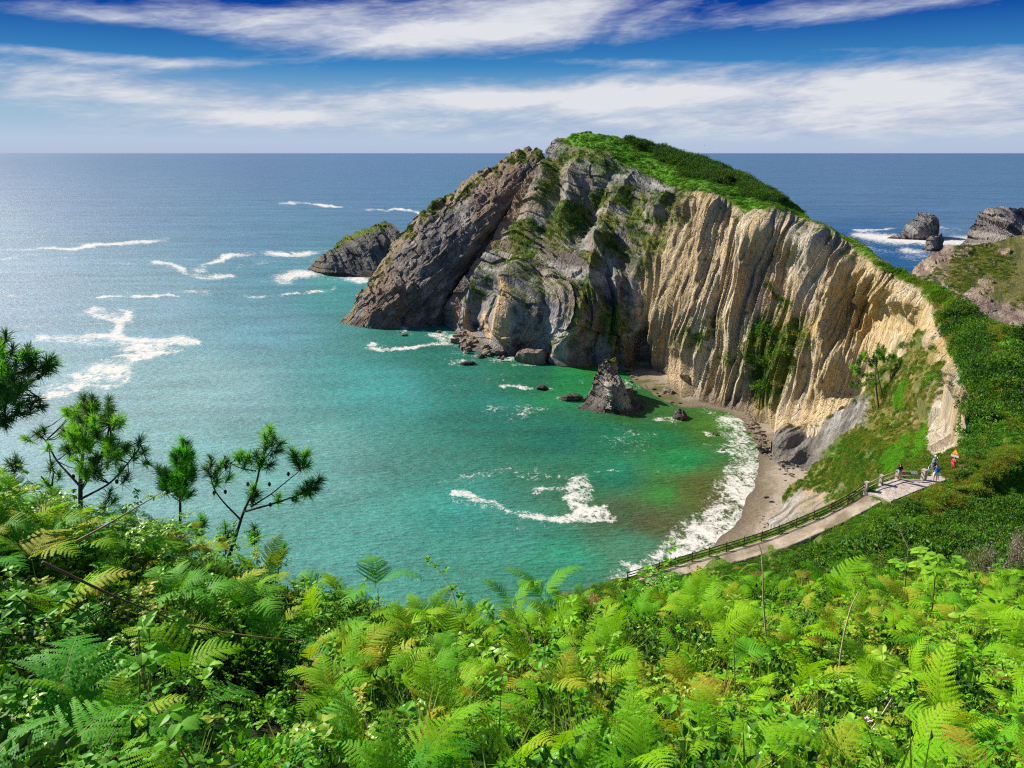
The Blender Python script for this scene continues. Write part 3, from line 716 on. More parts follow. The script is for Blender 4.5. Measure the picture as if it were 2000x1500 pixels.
near = obj('near_slope_terrain', mesh_np('near_slope_terrain', *SN.build(CN)[:2], EARTH, SN.build(CN)[2]), kind='structure')

# ---------------------------------------------------------------- islets and sea stacks
def stack(name, top, bot, ctl, colf, disp, back, label, cat='sea stack', group=None, dx=1.6, jag=4, c=25, kind=None):
    s = Sheet(top, bot, ctl, dx, dx, disp, back=back, jag=jag, bz=-3, c=c)
    me = mesh_np(name, *s.build(colf(s))[:2], ROCK, s.build(colf(s))[2], smooth=False)
    o = obj(name, me, label=label, cat=None if kind else cat, group=group, kind=kind)
    return s
def rockd(amp, sc=1.0, vert=.25):
    def f(s):
        P = s.P; z = P[..., 2]; a = P[..., 0] * .8 + P[..., 1] * .4
        return amp * (.8 * blocks(a * .16 * sc, z * .12 * sc, 3) + .5 * blocks(a * .5 * sc, z * .4 * sc, 4) + 1.0 * ridged(a * .10 * sc, z * .10 * sc * vert, 3, 3) + .5 * ridged(a * .35 * sc, z * .3 * sc * vert, 6, 3) + .3 * fbm(a * .8 * sc, z * .8 * sc, P[..., 1] * .8 * sc, 3))
    return f
def greycol(base, light, dark, wetz=2.5):
    def f(s):
        P = s.P; z = P[..., 2]; a = P[..., 0] * .8 + P[..., 1] * .4
        h = fbm(a * .25, z * .08, 5, 4) * 1.9
        c = np.zeros(P.shape) + np.array(base); c = mixc(c, light, sstep(0, .7, h)); c = mixc(c, dark, sstep(.1, .8, -h))
        return mixc(c, (.07, .055, .045), sstep(wetz, wetz * .3, z) * .85)
    return f
topC = [(602, 526), (608, 520), (625, 506), (640, 494), (650, 486), (665, 472), (680, 462), (700, 453), (720, 446), (740, 439), (755, 434), (764, 434), (772, 442), (785, 460), (800, 480), (815, 500)]
def colC(s):
    c = greycol((.15, .14, .135), (.21, .195, .18), (.10, .095, .09), 3)(s)
    d = s.PY - np.interp(s.PX, np.array(topC)[:, 0], np.array(topC)[:, 1])
    rim = sstep(20, 8, d + 7 * fbm(s.PX * .07, s.PY * .07, 3, 3)) * sstep(765, 750, s.PX) * sstep(640, 665, s.PX)
    c = mixc(c, (.15, .19, .03), rim)
    return mixc(c, (.27, .20, .14), sstep(660, 630, s.PX) * .5)
stack('grassy_islet', topC, [(602, 528), (640, 538), (690, 541), (815, 541)],
      [(605, 526, None), (640, 538, None), (700, 541, None), (625, 506, 566), (680, 462, 590), (760, 434, 604), (700, 500, 566), (700, 475, 572), (760, 470, 578), (660, 510, 559), (790, 500, 572), (790, 541, 553)], colC,
      rockd(1.6, .6), {'steps': [(4, 1), (15, 8), (35, 25), (60, None)], 'col': (.12, .13, .05)}, 'grassy topped grey islet off the tip of the headland', 'islet')
stack('sea_stack', [(1733, 464), (1745, 458), (1758, 456), (1764, 446), (1772, 437), (1783, 428), (1795, 419), (1802, 416), (1812, 418), (1822, 423), (1829, 430), (1831, 458)], [(1733, 466), (1770, 468), (1831, 467)],
      [(1735, 466, None), (1780, 468, None), (1830, 467, None), (1760, 456, 792), (1785, 427, 800), (1812, 418, 802), (1829, 432, 800), (1800, 445, 786)], greycol((.24, .23, .22), (.36, .34, .32), (.15, .14, .14), 3),
      rockd(2.0, .5), {'steps': [(5, 1), (14, 6), (22, 20), (30, None)], 'col': (.2, .19, .18)}, 'tall grey sea stack ringed by white surf, larger of the pair', dx=1.0)
stack('sea_stack', [(1803, 486), (1808, 470), (1815, 462), (1823, 459), (1830, 461), (1838, 456), (1842, 462), (1842, 480)], [(1803, 489), (1820, 491), (1842, 487)],
      [(1803, 488, None), (1822, 491, None), (1842, 487, None), (1810, 466, 700), (1840, 458, 700), (1825, 475, 694)], greycol((.22, .19, .17), (.33, .29, .25), (.13, .11, .1), 3),
      rockd(1.4, .8), {'steps': [(3, 1), (9, 5), (14, None)], 'col': (.2, .19, .18)}, 'small jagged brown sea stack in front of the taller grey one', dx=1.0)
stack('rock_islet', [(1874, 479), (1880, 474), (1890, 458), (1900, 440), (1908, 427), (1920, 418), (1940, 411), (1970, 407), (2000, 408), (2060, 415), (2120, 430)], [(1874, 482), (1900, 484), (1950, 500), (2120, 505)],
      [(1876, 481, None), (1900, 484, None), (1950, 495, None), (2050, 500, None), (1890, 458, 735), (1920, 418, 750), (1970, 407, 752), (2060, 415, 752), (1930, 450, 728), (2000, 450, 730)], greycol((.23, .20, .19), (.36, .31, .27), (.14, .12, .12), 3),
      rockd(2.6, .5, .12), {'steps': [(5, .5), (20, 3), (45, 12), (70, None)], 'col': (.2, .19, .18)}, 'broad bare grey rock islet behind the far grassy hill', 'islet', dx=1.3)
# far hill on the right
def colR(s):
    P = s.P; v = fbm(s.PX * .025, s.PY * .04, 5, 5) * 1.9; v2 = fbm(s.PX * .09, s.PY * .09, 8, 4) * 1.9
    c = np.zeros(P.shape) + np.array([.17, .155, .045]); c = mixc(c, (.09, .105, .03), sstep(.0, .6, v2))
    edge = sstep(34, 8, s.PY - np.interp(s.PX, [1770, 1850, 2000], [545, 505, 480]) - 0) * 0
    rockm = np.clip(sstep(.10, .35, v + .35 * v2) + sstep(1880, 1800, s.PX + (s.PY - 540) * .3) + sstep(575, 600, s.PY + 12 * v), 0, 1)
    r = np.zeros(P.shape) + np.array([.31, .24, .175]); r = mixc(r, (.20, .145, .12), sstep(.0, .6, v2)); r = mixc(r, (.42, .33, .26), sstep(.3, .8, -v2))
    return c * (1 - rockm[..., None]) + r * rockm[..., None]
def dispR(s):
    P = s.P; v = sstep(.1, .4, fbm(s.PX * .025, s.PY * .04, 5, 5) * 1.9 + .3 * fbm(s.PX * .09, s.PY * .09, 8, 4))
    a = P[..., 0] + P[..., 2] * .8
    return 1.6 * fbm(P[..., 0] * .04, P[..., 1] * .04, 0, 3) + v * (2.5 * ridged(a * .09, P[..., 1] * .02, 2, 3) + 1.2 * fbm(P[..., 0] * .4, P[..., 2] * .4, P[..., 1] * .4, 3))
SR = stack('far_hill_terrain', [(1768, 548), (1790, 524), (1805, 510), (1820, 500), (1850, 487), (1880, 484), (1900, 480), (1940, 474), (1970, 464), (2000, 456), (2140, 430)], [(1768, 552), (1800, 620), (1850, 680), (2140, 740)],
      [(1772, 546, 545), (1790, 524, 552), (1850, 487, 562), (1900, 480, 568), (2000, 457, 590), (2120, 435, 600), (1900, 560, 465), (2000, 560, 455), (1960, 620, 402), (2060, 640, 376), (1850, 600, 430), (2120, 560, 450), (1850, 540, 500), (2000, 500, 520), (1850, 670, 350), (2100, 730, 296)], colR,
      dispR, {'steps': [(6, 1), (25, 8), (60, None)], 'col': (.2, .18, .1)}, None, None, dx=1.5, kind='structure')
# the standing rock in the bay
topS = [(1128, 797), (1136, 792), (1145, 784), (1152, 766), (1158, 750), (1161, 735), (1167, 728), (1172, 718), (1180, 706), (1188, 700), (1196, 703), (1201, 712), (1207, 722), (1206, 738), (1214, 752), (1224, 764), (1232, 776), (1240, 784), (1250, 784), (1260, 800)]
def colS(s):
    c = greycol((.42, .38, .33), (.56, .51, .44), (.22, .19, .165), 2.0)(s)
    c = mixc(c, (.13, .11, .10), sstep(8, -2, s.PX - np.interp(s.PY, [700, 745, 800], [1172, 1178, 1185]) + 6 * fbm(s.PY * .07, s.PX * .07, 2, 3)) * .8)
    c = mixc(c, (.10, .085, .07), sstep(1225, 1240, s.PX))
    return mixc(c, (.12, .15, .03), sstep(10, 3, s.PY - 704) * sstep(1180, 1186, s.PX))
stack('standing_rock', topS, [(1128, 799), (1160, 804), (1190, 808), (1230, 810), (1260, 802)],
      [(1130, 799, None), (1160, 804, None), (1190, 808, None), (1230, 810, None), (1258, 802, None), (1145, 785, 270), (1160, 740, 274), (1188, 701, 277), (1205, 730, 276), (1225, 765, 273), (1255, 790, 270), (1185, 760, 262), (1205, 775, 262), (1168, 770, 268)], colS,
      rockd(1.0, 2.0, .12), {'steps': [(1.5, .3), (4, 2), (7, '0.6'), (10, None)], 'col': (.2, .18, .15)}, 'tall pointed rock standing in the shallow green water of the bay', 'rock', dx=1.0, jag=6, c=15)
# ================================================================== BEACH, SEA, SKY
def w0(x, y): return W(x, y, dsea(x, y))[..., :2]
shore = [(1150, 700), (1195, 712), (1225, 726), (1236, 745), (1270, 765), (1300, 785), (1330, 796), (1380, 796), (1425, 806), (1450, 822), (1470, 850), (1479, 880), (1480, 905), (1472, 940), (1468, 960), (1450, 1010), (1437, 1030), (1405, 1052), (1380, 1078), (1330, 1098), (1270, 1125), (1200, 1150), (1080, 1190)]
land = shore + [(1080, 1230), (1700, 1180), (1760, 900), (1600, 760), (1400, 660), (1250, 660)]
lw = [tuple(w0(x, y)) for x, y in land]
gx, gy = np.meshgrid(np.arange(5, 135, .8), np.arange(120, 360, .8))
sd = sdpoly(gx + 1.2 * fbm(gx * .12, gy * .12, 3, 3), gy, lw)
gz = np.clip(-sd * .07, -2.5, 3.0) + .15 * fbm(gx * .15, gy * .15, 0, 4) * sstep(3, -4, sd)
bx, by, bd = topx(np.stack([gx, gy, gz], -1))
n1 = fbm(gx * .2, gy * .2, 3, 5) * 1.9
bc = np.zeros(gx.shape + (3,)) + np.array([.20, .16, .11])
bc = mixc(bc, (.36, .30, .23), sstep(3, 12, -sd + 4 * n1)); bc = mixc(bc, (.13, .10, .07), sstep(-3, .5, sd) * .8)
flat = sstep(20, -10, sdpoly(bx, by, [(1180, 700), (1290, 715), (1330, 790), (1400, 800), (1420, 845), (1300, 800), (1220, 780)]))
bc = mixc(bc, (.10, .095, .035), flat * sstep(-.4, .3, n1)); 
scree = sstep(10, -10, sdpoly(bx, by, [(1520, 900), (1600, 900), (1560, 1010), (1480, 1060), (1470, 1040), (1520, 960)]) + 8 * n1)
bc = mixc(bc, (.36, .30, .24), scree)
v = np.stack([gx, gy, gz], -1)
SAND = mat_vcol('beach_sand', 2.2, .8, .25, .42, (1, 1, 1))
obj('beach', mesh_np('beach', v.reshape(-1, 3), grid_faces(*gx.shape), SAND, bc), kind='structure')

# sea: rows and columns fine near the bay, running out to the horizon
pys = np.r_[299.35, 299.6, 300, 300.6, 301.5, np.arange(303, 1200, 2.6), np.arange(1200, 2400, 60)]
pxs = np.r_[np.arange(-3500, -100, 80), np.arange(-100, 2100, 2.8), np.arange(2100, 5500, 80)]
PX, PY = np.meshgrid(pxs, pys)
D = dsea(PX, PY); PW = W(PX, PY, D); PW[..., 2] = 0
cw = [(250, 320, 78, 116, 152), (500, 320, 78, 116, 152), (750, 320, 79, 117, 153), (300, 385, 82, 122, 154), (750, 400, 78, 120, 153), (850, 450, 74, 122, 152), (100, 385, 84, 122, 156), (0, 320, 78, 116, 152), (1000, 320, 80, 118, 154), (1700, 310, 84, 116, 150), (0, 450, 90, 132, 158), (500, 450, 76, 126, 156), (300, 600, 104, 148, 165), (60, 560, 106, 142, 166), (500, 620, 82, 140, 155), (400, 760, 116, 162, 165), (600, 900, 96, 160, 154),
      (100, 800, 122, 162, 172), (300, 900, 112, 168, 168), (700, 1050, 72, 150, 140), (750, 750, 55, 150, 145), (800, 660, 10, 112, 98), (870, 700, 10, 115, 98), (950, 800, 14, 112, 98), (1100, 850, 10, 106, 88), (1050, 720, 8, 106, 76), (1200, 850, 12, 114, 80), (1330, 900, 20, 132, 70),
      (1290, 850, 16, 110, 62), (1200, 930, 20, 124, 92), (1000, 1050, 60, 142, 125), (1100, 1080, 45, 142, 112), (900, 1000, 50, 148, 135), (1255, 1005, 82, 98, 62), (1300, 1010, 90, 102, 60), (1370, 950, 84, 94, 38), (1340, 965, 84, 98, 42), (1385, 970, 88, 92, 42), (1280, 1015, 88, 90, 52), (1230, 998, 70, 100, 62), (1300, 965, 50, 132, 50), (1230, 1060, 70, 130, 100), (1150, 720, 30, 118, 35),
      (1120, 740, 12, 125, 65), (1240, 800, 44, 100, 38), (1380, 835, 66, 112, 28), (1330, 815, 50, 98, 26), (640, 570, 48, 138, 138), (560, 540, 68, 132, 150), (1700, 350, 84, 118, 152), (1700, 500, 30, 88, 135), (1900, 400, 82, 118, 152), (1400, 330, 82, 117, 152)]
num = 0; den = 0
wx = PX + 16 * fbm(PX * .012, PY * .03, 1, 3); wy = PY + 8 * fbm(PX * .012, PY * .03, 6, 3)
for x, y, r, g, b in cw:
    w_ = 1 / (((wx - x) / 1.0) ** 2 + ((wy - y) * 1.7) ** 2 + 300) ** 1.6
    num = num + w_[..., None] * s2l(r, g, b); den = den + w_
wc = num / den[..., None]
# foam
fo = np.zeros(PX.shape)
rx = PX + 22 * fbm(PX * .022, PY * .06, 3, 6, .6); ry = PY + 8 * fbm(PX * .022, PY * .06, 8, 6, .6)
def addpoly(p, a=1.0, soft=13, ys=2.0):
    global fo
    xs = [q[0] for q in p]; ys_ = [q[1] for q in p]
    m = (PX > min(xs) - 60) & (PX < max(xs) + 60) & (PY > min(ys_) - 40) & (PY < max(ys_) + 40)
    v_ = np.zeros(PX.shape); v_[m] = a * sstep(soft, -soft, sdpoly(rx[m], ry[m], p, ys)); fo = np.maximum(fo, v_)
def addline(p, wd, a=1.0, ys=3.0):
    global fo
    xs = [q[0] for q in p]; ys_ = [q[1] for q in p]
    m = (PX > min(xs) - 60) & (PX < max(xs) + 60) & (PY > min(ys_) - 40) & (PY < max(ys_) + 40)
    v_ = np.zeros(PX.shape); v_[m] = a * sstep(wd * 1.6, wd * .1, dline(rx[m], ry[m], p, ys)); fo = np.maximum(fo, v_)
A1 = [(160, 608), (180, 600), (230, 603), (270, 603), (268, 622), (245, 632), (250, 655), (310, 660), (350, 658), (395, 663), (398, 672), (360, 685), (300, 697), (270, 712), (258, 730), (255, 745), (235, 758), (200, 762), (165, 755), (150, 765), (100, 785), (40, 800), (80, 772),
      (130, 745), (155, 720), (190, 700), (225, 692), (240, 680), (150, 676), (60, 668), (70, 655), (150, 655), (215, 648), (210, 630), (175, 618)]
addpoly(A1, .88)
addline([(30, 640), (110, 636), (200, 632)], 8, .5); addline([(60, 790), (120, 740), (190, 722)], 14, .5); addline([(40, 730), (140, 720), (230, 700)], 10, .4)
B1 = [(1120, 930), (1140, 925), (1155, 927), (1147, 935), (1155, 950), (1162, 970), (1152, 980), (1132, 985), (1145, 991), (1170, 984), (1183, 985), (1178, 993), (1192, 1003), (1205, 1018), (1150, 1019), (1100, 1022), (1050, 1017), (1000, 1002), (950, 987), (900, 973), (868, 962), (880, 956), (920, 964), (965, 977),
      (1010, 992), (1060, 1003), (1095, 1004), (1115, 1001), (1110, 988), (1100, 975), (1108, 962), (1085, 957), (1050, 960), (1030, 965), (1045, 952), (1075, 948), (1110, 950), (1118, 940)]
addpoly(B1, .90, 8, 1.6)
for p, wd, a in [([(880, 940), (930, 928), (1000, 918), (1040, 920)], 26, .42), ([(1025, 935), (1080, 930), (1120, 928)], 18, .45), ([(960, 800), (1000, 790), (1040, 800), (1010, 812)], 30, .42), ([(1180, 870), (1230, 840), (1260, 850), (1240, 880)], 30, .36),
                 ([(1160, 920), (1210, 918)], 8, .6), ([(990, 755), (1010, 752), (1030, 758)], 12, .8), ([(890, 975), (960, 990), (1010, 1003)], 24, .4), ([(980, 745), (1000, 730), (900, 750)], 20, .25), ([(1150, 1030), (1000, 1030)], 16, .3), ([(1060, 1000), (1020, 1010)], 10, .5),
                 ([(722, 670), (735, 677), (765, 682), (810, 682), (845, 672), (870, 668)], 14, .85), ([(1300, 930), (1370, 870), (1400, 850)], 40, .16),
                 ([(0, 490), (100, 485), (180, 483)], 11, .95), ([(183, 481), (260, 474), (320, 469)], 12, .95), ([(325, 467), (372, 463)], 7, .6), ([(5, 505), (60, 499), (80, 504), (150, 505)], 10, .6), ([(230, 512), (290, 518)], 8, .5),
                 ([(300, 515), (345, 521), (365, 533), (395, 542), (450, 538)], 15, .85), ([(390, 530), (400, 515), (440, 508), (455, 498), (520, 495), (560, 500), (640, 488)], 14, .95), ([(415, 515), (470, 520)], 12, .5), ([(495, 512), (570, 508), (600, 515)], 13, .7),
                 ([(560, 545), (590, 530), (620, 540), (700, 548)], 34, .9), ([(590, 505), (620, 515)], 24, .7), ([(200, 583), (260, 580), (350, 577)], 9, .9), ([(365, 566), (395, 568), (418, 575)], 14, .75), ([(470, 577), (540, 579), (600, 572), (650, 562)], 9, .9),
                 ([(680, 553), (705, 550), (720, 547)], 10, .8), ([(20, 578), (45, 580)], 11, .6), ([(130, 575), (155, 578)], 10, .45), ([(552, 397), (580, 396), (660, 403)], 9, 1.0), ([(665, 404), (720, 406)], 5, .6), ([(726, 408), (780, 411), (830, 416)], 7, 1.0),
                 ([(640, 585), (670, 583)], 7, .4), ([(180, 556), (300, 548)], 5, .3),
                 ([(787, 640), (790, 648), (770, 650)], 8, .8), ([(770, 655), (800, 656)], 10, .5), ([(852, 655), (880, 660), (905, 672), (925, 690), (960, 700), (1000, 702)], 22, .75), ([(880, 708), (920, 706)], 16, .9), ([(905, 690), (880, 672)], 22, .5), ([(1000, 712), (1080, 712)], 10, .5), ([(780, 650), (850, 650)], 8, .35),
                 ([(1115, 785), (1095, 780)], 9, .7), ([(1075, 760), (1085, 764)], 10, .4), ([(1135, 745), (1160, 752)], 12, .6), ([(1280, 815), (1320, 825)], 14, .6), ([(1385, 845), (1395, 850)], 9, .8), ([(1395, 882), (1425, 886)], 12, .8), ([(1215, 750), (1230, 745), (1240, 760)], 14, .5),
                 ([(1660, 448), (1740, 446)], 7, .9), ([(1680, 458), (1760, 470), (1840, 470), (1900, 472)], 32, .95), ([(1770, 490), (1800, 498), (1860, 492)], 24, .95), ([(1840, 452), (1880, 462)], 24, .9), ([(1840, 445), (1900, 452)], 6, .8), ([(1700, 485), (1790, 505)], 22, .42), ([(1690, 470), (1700, 500)], 22, .3)]:
    addline(p, wd, a)
# surf band along the beach
outer = [(1362, 796), (1385, 815), (1400, 835), (1415, 858), (1420, 880), (1420, 905), (1405, 930), (1395, 955), (1365, 985), (1345, 1005), (1320, 1030), (1300, 1052), (1270, 1078), (1230, 1092), (1195, 1112), (1180, 1140), (1150, 1165), (1300, 1150), (1500, 1040), (1510, 900), (1470, 810)]
sdo = sdpoly(rx, ry, outer, 1.2); fo0 = fo
surf = sstep(18, -48, sdo + 14 * fbm(PX * .03, PY * .05, 4, 4)) * .70 + .36 * sstep(14, -6, sdo)
streak = .85 + .35 * fbm(PX * .06, PY * .10, 4, 4)
surf = np.where(PY > 780, surf * streak, 0)
addline([(783, 634), (792, 634)], 7, 1.2, 1)  # foam added inside the arch, standing in for the sky-lit sea beyond
surf_later = 1
fo = fo * np.clip(.98 + (1.3 - .8 * sstep(780, 860, PY)) * fbm(PX * .014, PY * .075, 4, 5), .4, 1.2)
fo = np.maximum(fo, surf)
# lace texture of the foam is broken up on the surface itself
FOAMN = fo
wm = NT('sea_water')
vc = wm.n('ShaderNodeVertexColor', layer_name='Col'); at = wm.n('ShaderNodeAttribute', attribute_name='foam')
warp = wm.noise(wm.pos((.5, 1, 1)), .25, 3, .6)
fn1 = wm.noise(wm.pos((.6, .42, 1)), .55, 7, .72, 1.2); fn2 = wm.noise(wm.pos((.6, .5, 1)), 2.6, 4, .65, .8)
fs = wm.math('ADD', wm.math('MULTIPLY', fn1, .62), wm.math('MULTIPLY', fn2, .38))
fth = wm.math('SUBTRACT', wm.math('ADD', at.outputs['Fac'], wm.math('MULTIPLY_ADD', fs, 4.6, -2.3)), .66)
fth = wm.math('MINIMUM', fth, wm.math('MULTIPLY_ADD', at.outputs['Fac'], 3.0, -.3))
fmask = wm.ramp(wm.math('ADD', fth, .5), [(.36, (0, 0, 0)), (.50, (.28, .28, .28)), (.66, (.62, .62, .62)), (.95, (.97, .97, .97))])
b1 = wm.noise(wm.pos((.42, 1.25, 1), (0, 0, -.25)), .8, 6, .6, .25)
b2 = wm.noise(wm.pos((.6, 1.5, 1), (0, 0, -.3)), .05, 4, .6)
b3 = wm.noise(wm.pos((.10, 1.0, 1), (0, 0, -.1)), .022, 5, .65)
tone = wm.math('MULTIPLY_ADD', wm.math('ADD', wm.math('MULTIPLY', b1, 1.7), wm.math('ADD', wm.math('MULTIPLY', b2, 1.3), wm.math('MULTIPLY', b3, 1.4))), .75, -.62)  # light and dark of ripples and swell put into the water colour, plus mottling
tc = wm.n('ShaderNodeCombineColor'); [wm.l(tone, tc.inputs[i]) for i in range(3)]
wcol = wm.mix(1.0, vc.outputs[0], tc.outputs[0], 'MULTIPLY')
nb = bump(wm, wm.math('ADD', b1, wm.math('MULTIPLY', b2, 1.2)), .9, 1.0)
pb = bsdf(wm, wcol, .50, .20, nb)
pf = bsdf(wm, (.66, .635, .60), .9, .1)
ms = wm.n('ShaderNodeMixShader'); wm.l(fmask, ms.inputs[0]); wm.l(pb.outputs[0], ms.inputs[1]); wm.l(pf.outputs[0], ms.inputs[2]); wm.l(ms.outputs[0], wm.out.inputs[0])
obj('sea', mesh_np('sea', PW.reshape(-1, 3), grid_faces(*PX.shape), wm.m, wc * WATER_K, {'foam': fo}), kind='structure')

# ------------------------------------------------------------------ world
wd = bpy.data.worlds.new('World'); SC.world = wd; wd.use_nodes = True
t = wd.node_tree; t.nodes.clear()
class WT(NT):
    def __init__(s, tree): s.t = tree; s.out = s.n('ShaderNodeOutputWorld')
q = WT(t)
SUN_EL, SUN_AZ = math.radians(SUN_ELD), math.radians(SUN_AZD)      # azimuth to the left of the view direction
sky = q.n('ShaderNodeTexSky', sky_type='NISHITA', sun_disc=False)
sky.sun_elevation = SUN_EL; sky.sun_rotation = -SUN_AZ; sky.air_density = 1.0; sky.dust_density = .6; sky.ozone_density = 3
tcn = q.n('ShaderNodeTexCoord'); sep = q.n('ShaderNodeSeparateXYZ'); q.l(tcn.outputs['Generated'], sep.inputs[0])
z = sep.outputs[2]
az = q.math('ARCTAN2', sep.outputs[0], sep.outputs[1])
el = q.math('ARCSINE', z)
low = q.ramp(q.math('MULTIPLY', el, 3.0), [(0.0, tuple(s2l(182, 194, 220))), (.045, tuple(s2l(184, 203, 226))), (.15, tuple(s2l(150, 190, 216))), (.30, tuple(s2l(62, 136, 196))), (.46, tuple(s2l(6, 72, 162))), (.60, tuple(s2l(4, 50, 138))), (1.0, tuple(s2l(25, 80, 170)))])
lowS = q.mix(1.0, low, (SKYK, SKYK, SKYK, 1), 'MULTIPLY')
skS = q.mix(1.0, sky.outputs[0], (SKYN * .9, SKYN, SKYN * 1.12, 1), 'MULTIPLY')
fac = q.ramp(el, [(.22, (0, 0, 0)), (.50, (1, 1, 1))])
base = q.mix(fac, lowS, skS)
# clouds: long streaks lying in azimuth / elevation
def cl(sa, se, detail, rough, dist, off, rot=0.0):
    cb = q.n('ShaderNodeCombineXYZ')
    a2 = q.math('ADD', q.math('MULTIPLY', az, math.cos(rot)), q.math('MULTIPLY', el, math.sin(rot)))
    e2 = q.math('SUBTRACT', q.math('MULTIPLY', el, math.cos(rot)), q.math('MULTIPLY', az, math.sin(rot)))
    q.l(q.math('MULTIPLY', a2, sa), cb.inputs[0]); q.l(q.math('MULTIPLY', e2, se), cb.inputs[1]); cb.inputs[2].default_value = off
    return q.noise(cb.outputs[0], 1.0, detail, rough, dist)
c1 = cl(4.5, 20, 7, .58, .6, 1.3, .10); c2 = cl(16, 75, 5, .6, .5, 4.1, .03)
c3 = cl(40, 240, 4, .65, .8, 7.7, .06)
cn = q.math('ADD', q.math('MULTIPLY', c1, .72), q.math('ADD', q.math('MULTIPLY', c2, .30), q.math('MULTIPLY_ADD', c3, .16, -.05)))
def band(a0, e0, sa, se, amp, tilt=0.0):
    """a cloud bank centred at azimuth a0, elevation e0 (radians)"""
    da = q.math('DIVIDE', q.math('SUBTRACT', az, a0), sa)
    de = q.math('DIVIDE', q.math('SUBTRACT', q.math('SUBTRACT', el, e0), q.math('MULTIPLY', q.math('SUBTRACT', az, a0), tilt)), se)
    r2 = q.math('ADD', q.math('MULTIPLY', da, da), q.math('MULTIPLY', de, de))
    return q.math('MULTIPLY', q.math('EXPONENT', q.math('MULTIPLY', r2, -1.0)), amp)
def pe(px, py):
    a, b, c = ray(px, py); n = math.sqrt(a * a + b * b + c * c); return math.atan2(a, b), math.asin(c / n)
bands = CLOUDS
tot = None
for (px_, py_, wx_, wy_, amp, tl) in bands:
    a0, e0 = pe(px_, py_)
    b_ = band(a0, e0, wx_ / F, wy_ / F, amp, tl)
    tot = b_ if tot is None else q.math('ADD', tot, b_)
dens = q.math('ADD', q.math('ADD', tot, q.math('MULTIPLY', q.math('SUBTRACT', cn, .55), 2.2)), -.46)
high = q.ramp(el, [(.20, (0, 0, 0)), (.35, (1, 1, 1))])
dens = q.math('ADD', dens, q.math('MULTIPLY', high, .15))
cm = q.ramp(dens, [(.0, (0, 0, 0)), (.25, (.26, .26, .26)), (.6, (.70, .70, .70)), (1.0, (1, 1, 1))])
cm = q.math('MULTIPLY', cm, q.ramp(el, [(.0, (.15, .15, .15)), (.03, (1, 1, 1))]))
cc = q.ramp(q.math('ADD', cn, q.math('MULTIPLY', dens, .3)), [(.45, tuple(s2l(150, 165, 205) * SKYK)), (.9, tuple(s2l(226, 229, 235) * SKYK))])
fin = q.mix(cm, base, cc)
bg = q.n('ShaderNodeBackground'); q.l(fin, bg.inputs[0]); bg.inputs[1].default_value = 1.0; q.l(bg.outputs[0], q.out.inputs[0])

sun = bpy.data.lights.new('sun', 'SUN'); sun.energy = SUN_E; sun.angle = math.radians(.5); sun.color = (1, .93, .80)
so = bpy.data.objects.new('sun', sun); COL.objects.link(so)
sd_ = Vector((-math.sin(SUN_AZ) * math.cos(SUN_EL), math.cos(SUN_AZ) * math.cos(SUN_EL), math.sin(SUN_EL)))
so.rotation_euler = sd_.to_track_quat('Z', 'Y').to_euler(); so.location = (0, 0, 300)
cam = bpy.data.cameras.new('camera'); co = bpy.data.objects.new('camera', cam); COL.objects.link(co); SC.camera = co
co.location = (0, 0, CAMH); co.rotation_euler = (math.pi / 2 - PITCH, 0, 0)
cam.sensor_width = 36; cam.lens = F / 2000 * 36; cam.clip_end = 400000; cam.clip_start = .05
SC.view_settings.view_transform = 'Standard'; SC.view_settings.look = 'None'; SC.view_settings.exposure = EXPOSURE; SC.view_settings.gamma = 1
SC.render.engine = 'CYCLES'; SC.cycles.use_denoising = DENOISE; SC.cycles.filter_width = 1.2; SC.cycles.sample_clamp_direct = 6; SC.cycles.sample_clamp_indirect = 3; SC.cycles.max_bounces = 6; SC.cycles.diffuse_bounces = 3; SC.cycles.transparent_max_bounces = 4; SC.cycles.glossy_bounces = 2
# ================================================================== PLANTS: building blocks
LEAFM = {
    'fern': mat_leaf('bracken_green', (.09, .37, .006), (.33, .60, .012), .40, .6, .10, .12, (.42, .44, .03)),
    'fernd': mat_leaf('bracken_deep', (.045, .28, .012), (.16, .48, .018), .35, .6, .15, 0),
    'ferny': mat_leaf('bracken_yellow', (.34, .50, .02), (.52, .50, .04), .38, .6, .12, .12, (.45, .24, .04)),
    'fernb': mat_leaf('bracken_dead', (.28, .11, .03), (.42, .20, .07), .25, .7, .15),
    'bram': mat_leaf('bramble_leaf', (.045, .25, .006), (.24, .54, .014), .3, .5, .18, .10, (.38, .38, .04)),
    'bramy': mat_leaf('bramble_leaf_bright', (.16, .46, .02), (.38, .56, .04), .38, .4, .45),
    'scrub': mat_leaf('scrub_leaf', (.04, .18, .010), (.16, .34, .018), .3, .6, .2, .1, (.26, .24, .04)),
    'scrubd': mat_leaf('scrub_leaf_dark', (.016, .055, .012), (.045, .12, .015), .18, .6, .2),
    'grassy': mat_leaf('grass_blade', (.13, .27, .02), (.30, .38, .04), .3, .6, .2, .25, (.42, .36, .10)),
    'gold': mat_leaf('dry_scrub', (.20, .21, .025), (.36, .33, .045), .25, .7, .15),
    'grey': mat_leaf('grey_heath', (.30, .26, .20), (.42, .37, .29), .15, .8, .1, .2, (.22, .25, .08)),
    'needle': mat_leaf('pine_needle', (.06, .36, .02), (.28, .54, .05), .5, .55, .2),
    'needled': mat_leaf('pine_needle_dark', (.035, .15, .03), (.10, .22, .045), .3, .55, .2),
    'vine': mat_leaf('creeper_leaf', (.08, .36, .01), (.26, .56, .02), .3, .5, .3),
}
STEM = mat_plain('green_stem', (.16, .22, .04), .6, .3, .3, 20)
CANE = mat_plain('brown_cane', (.16, .075, .04), .6, .3, .3, 20)
BARK = mat_plain('pine_bark', (.10, .075, .06), .9, .1, .4, 12, .6)
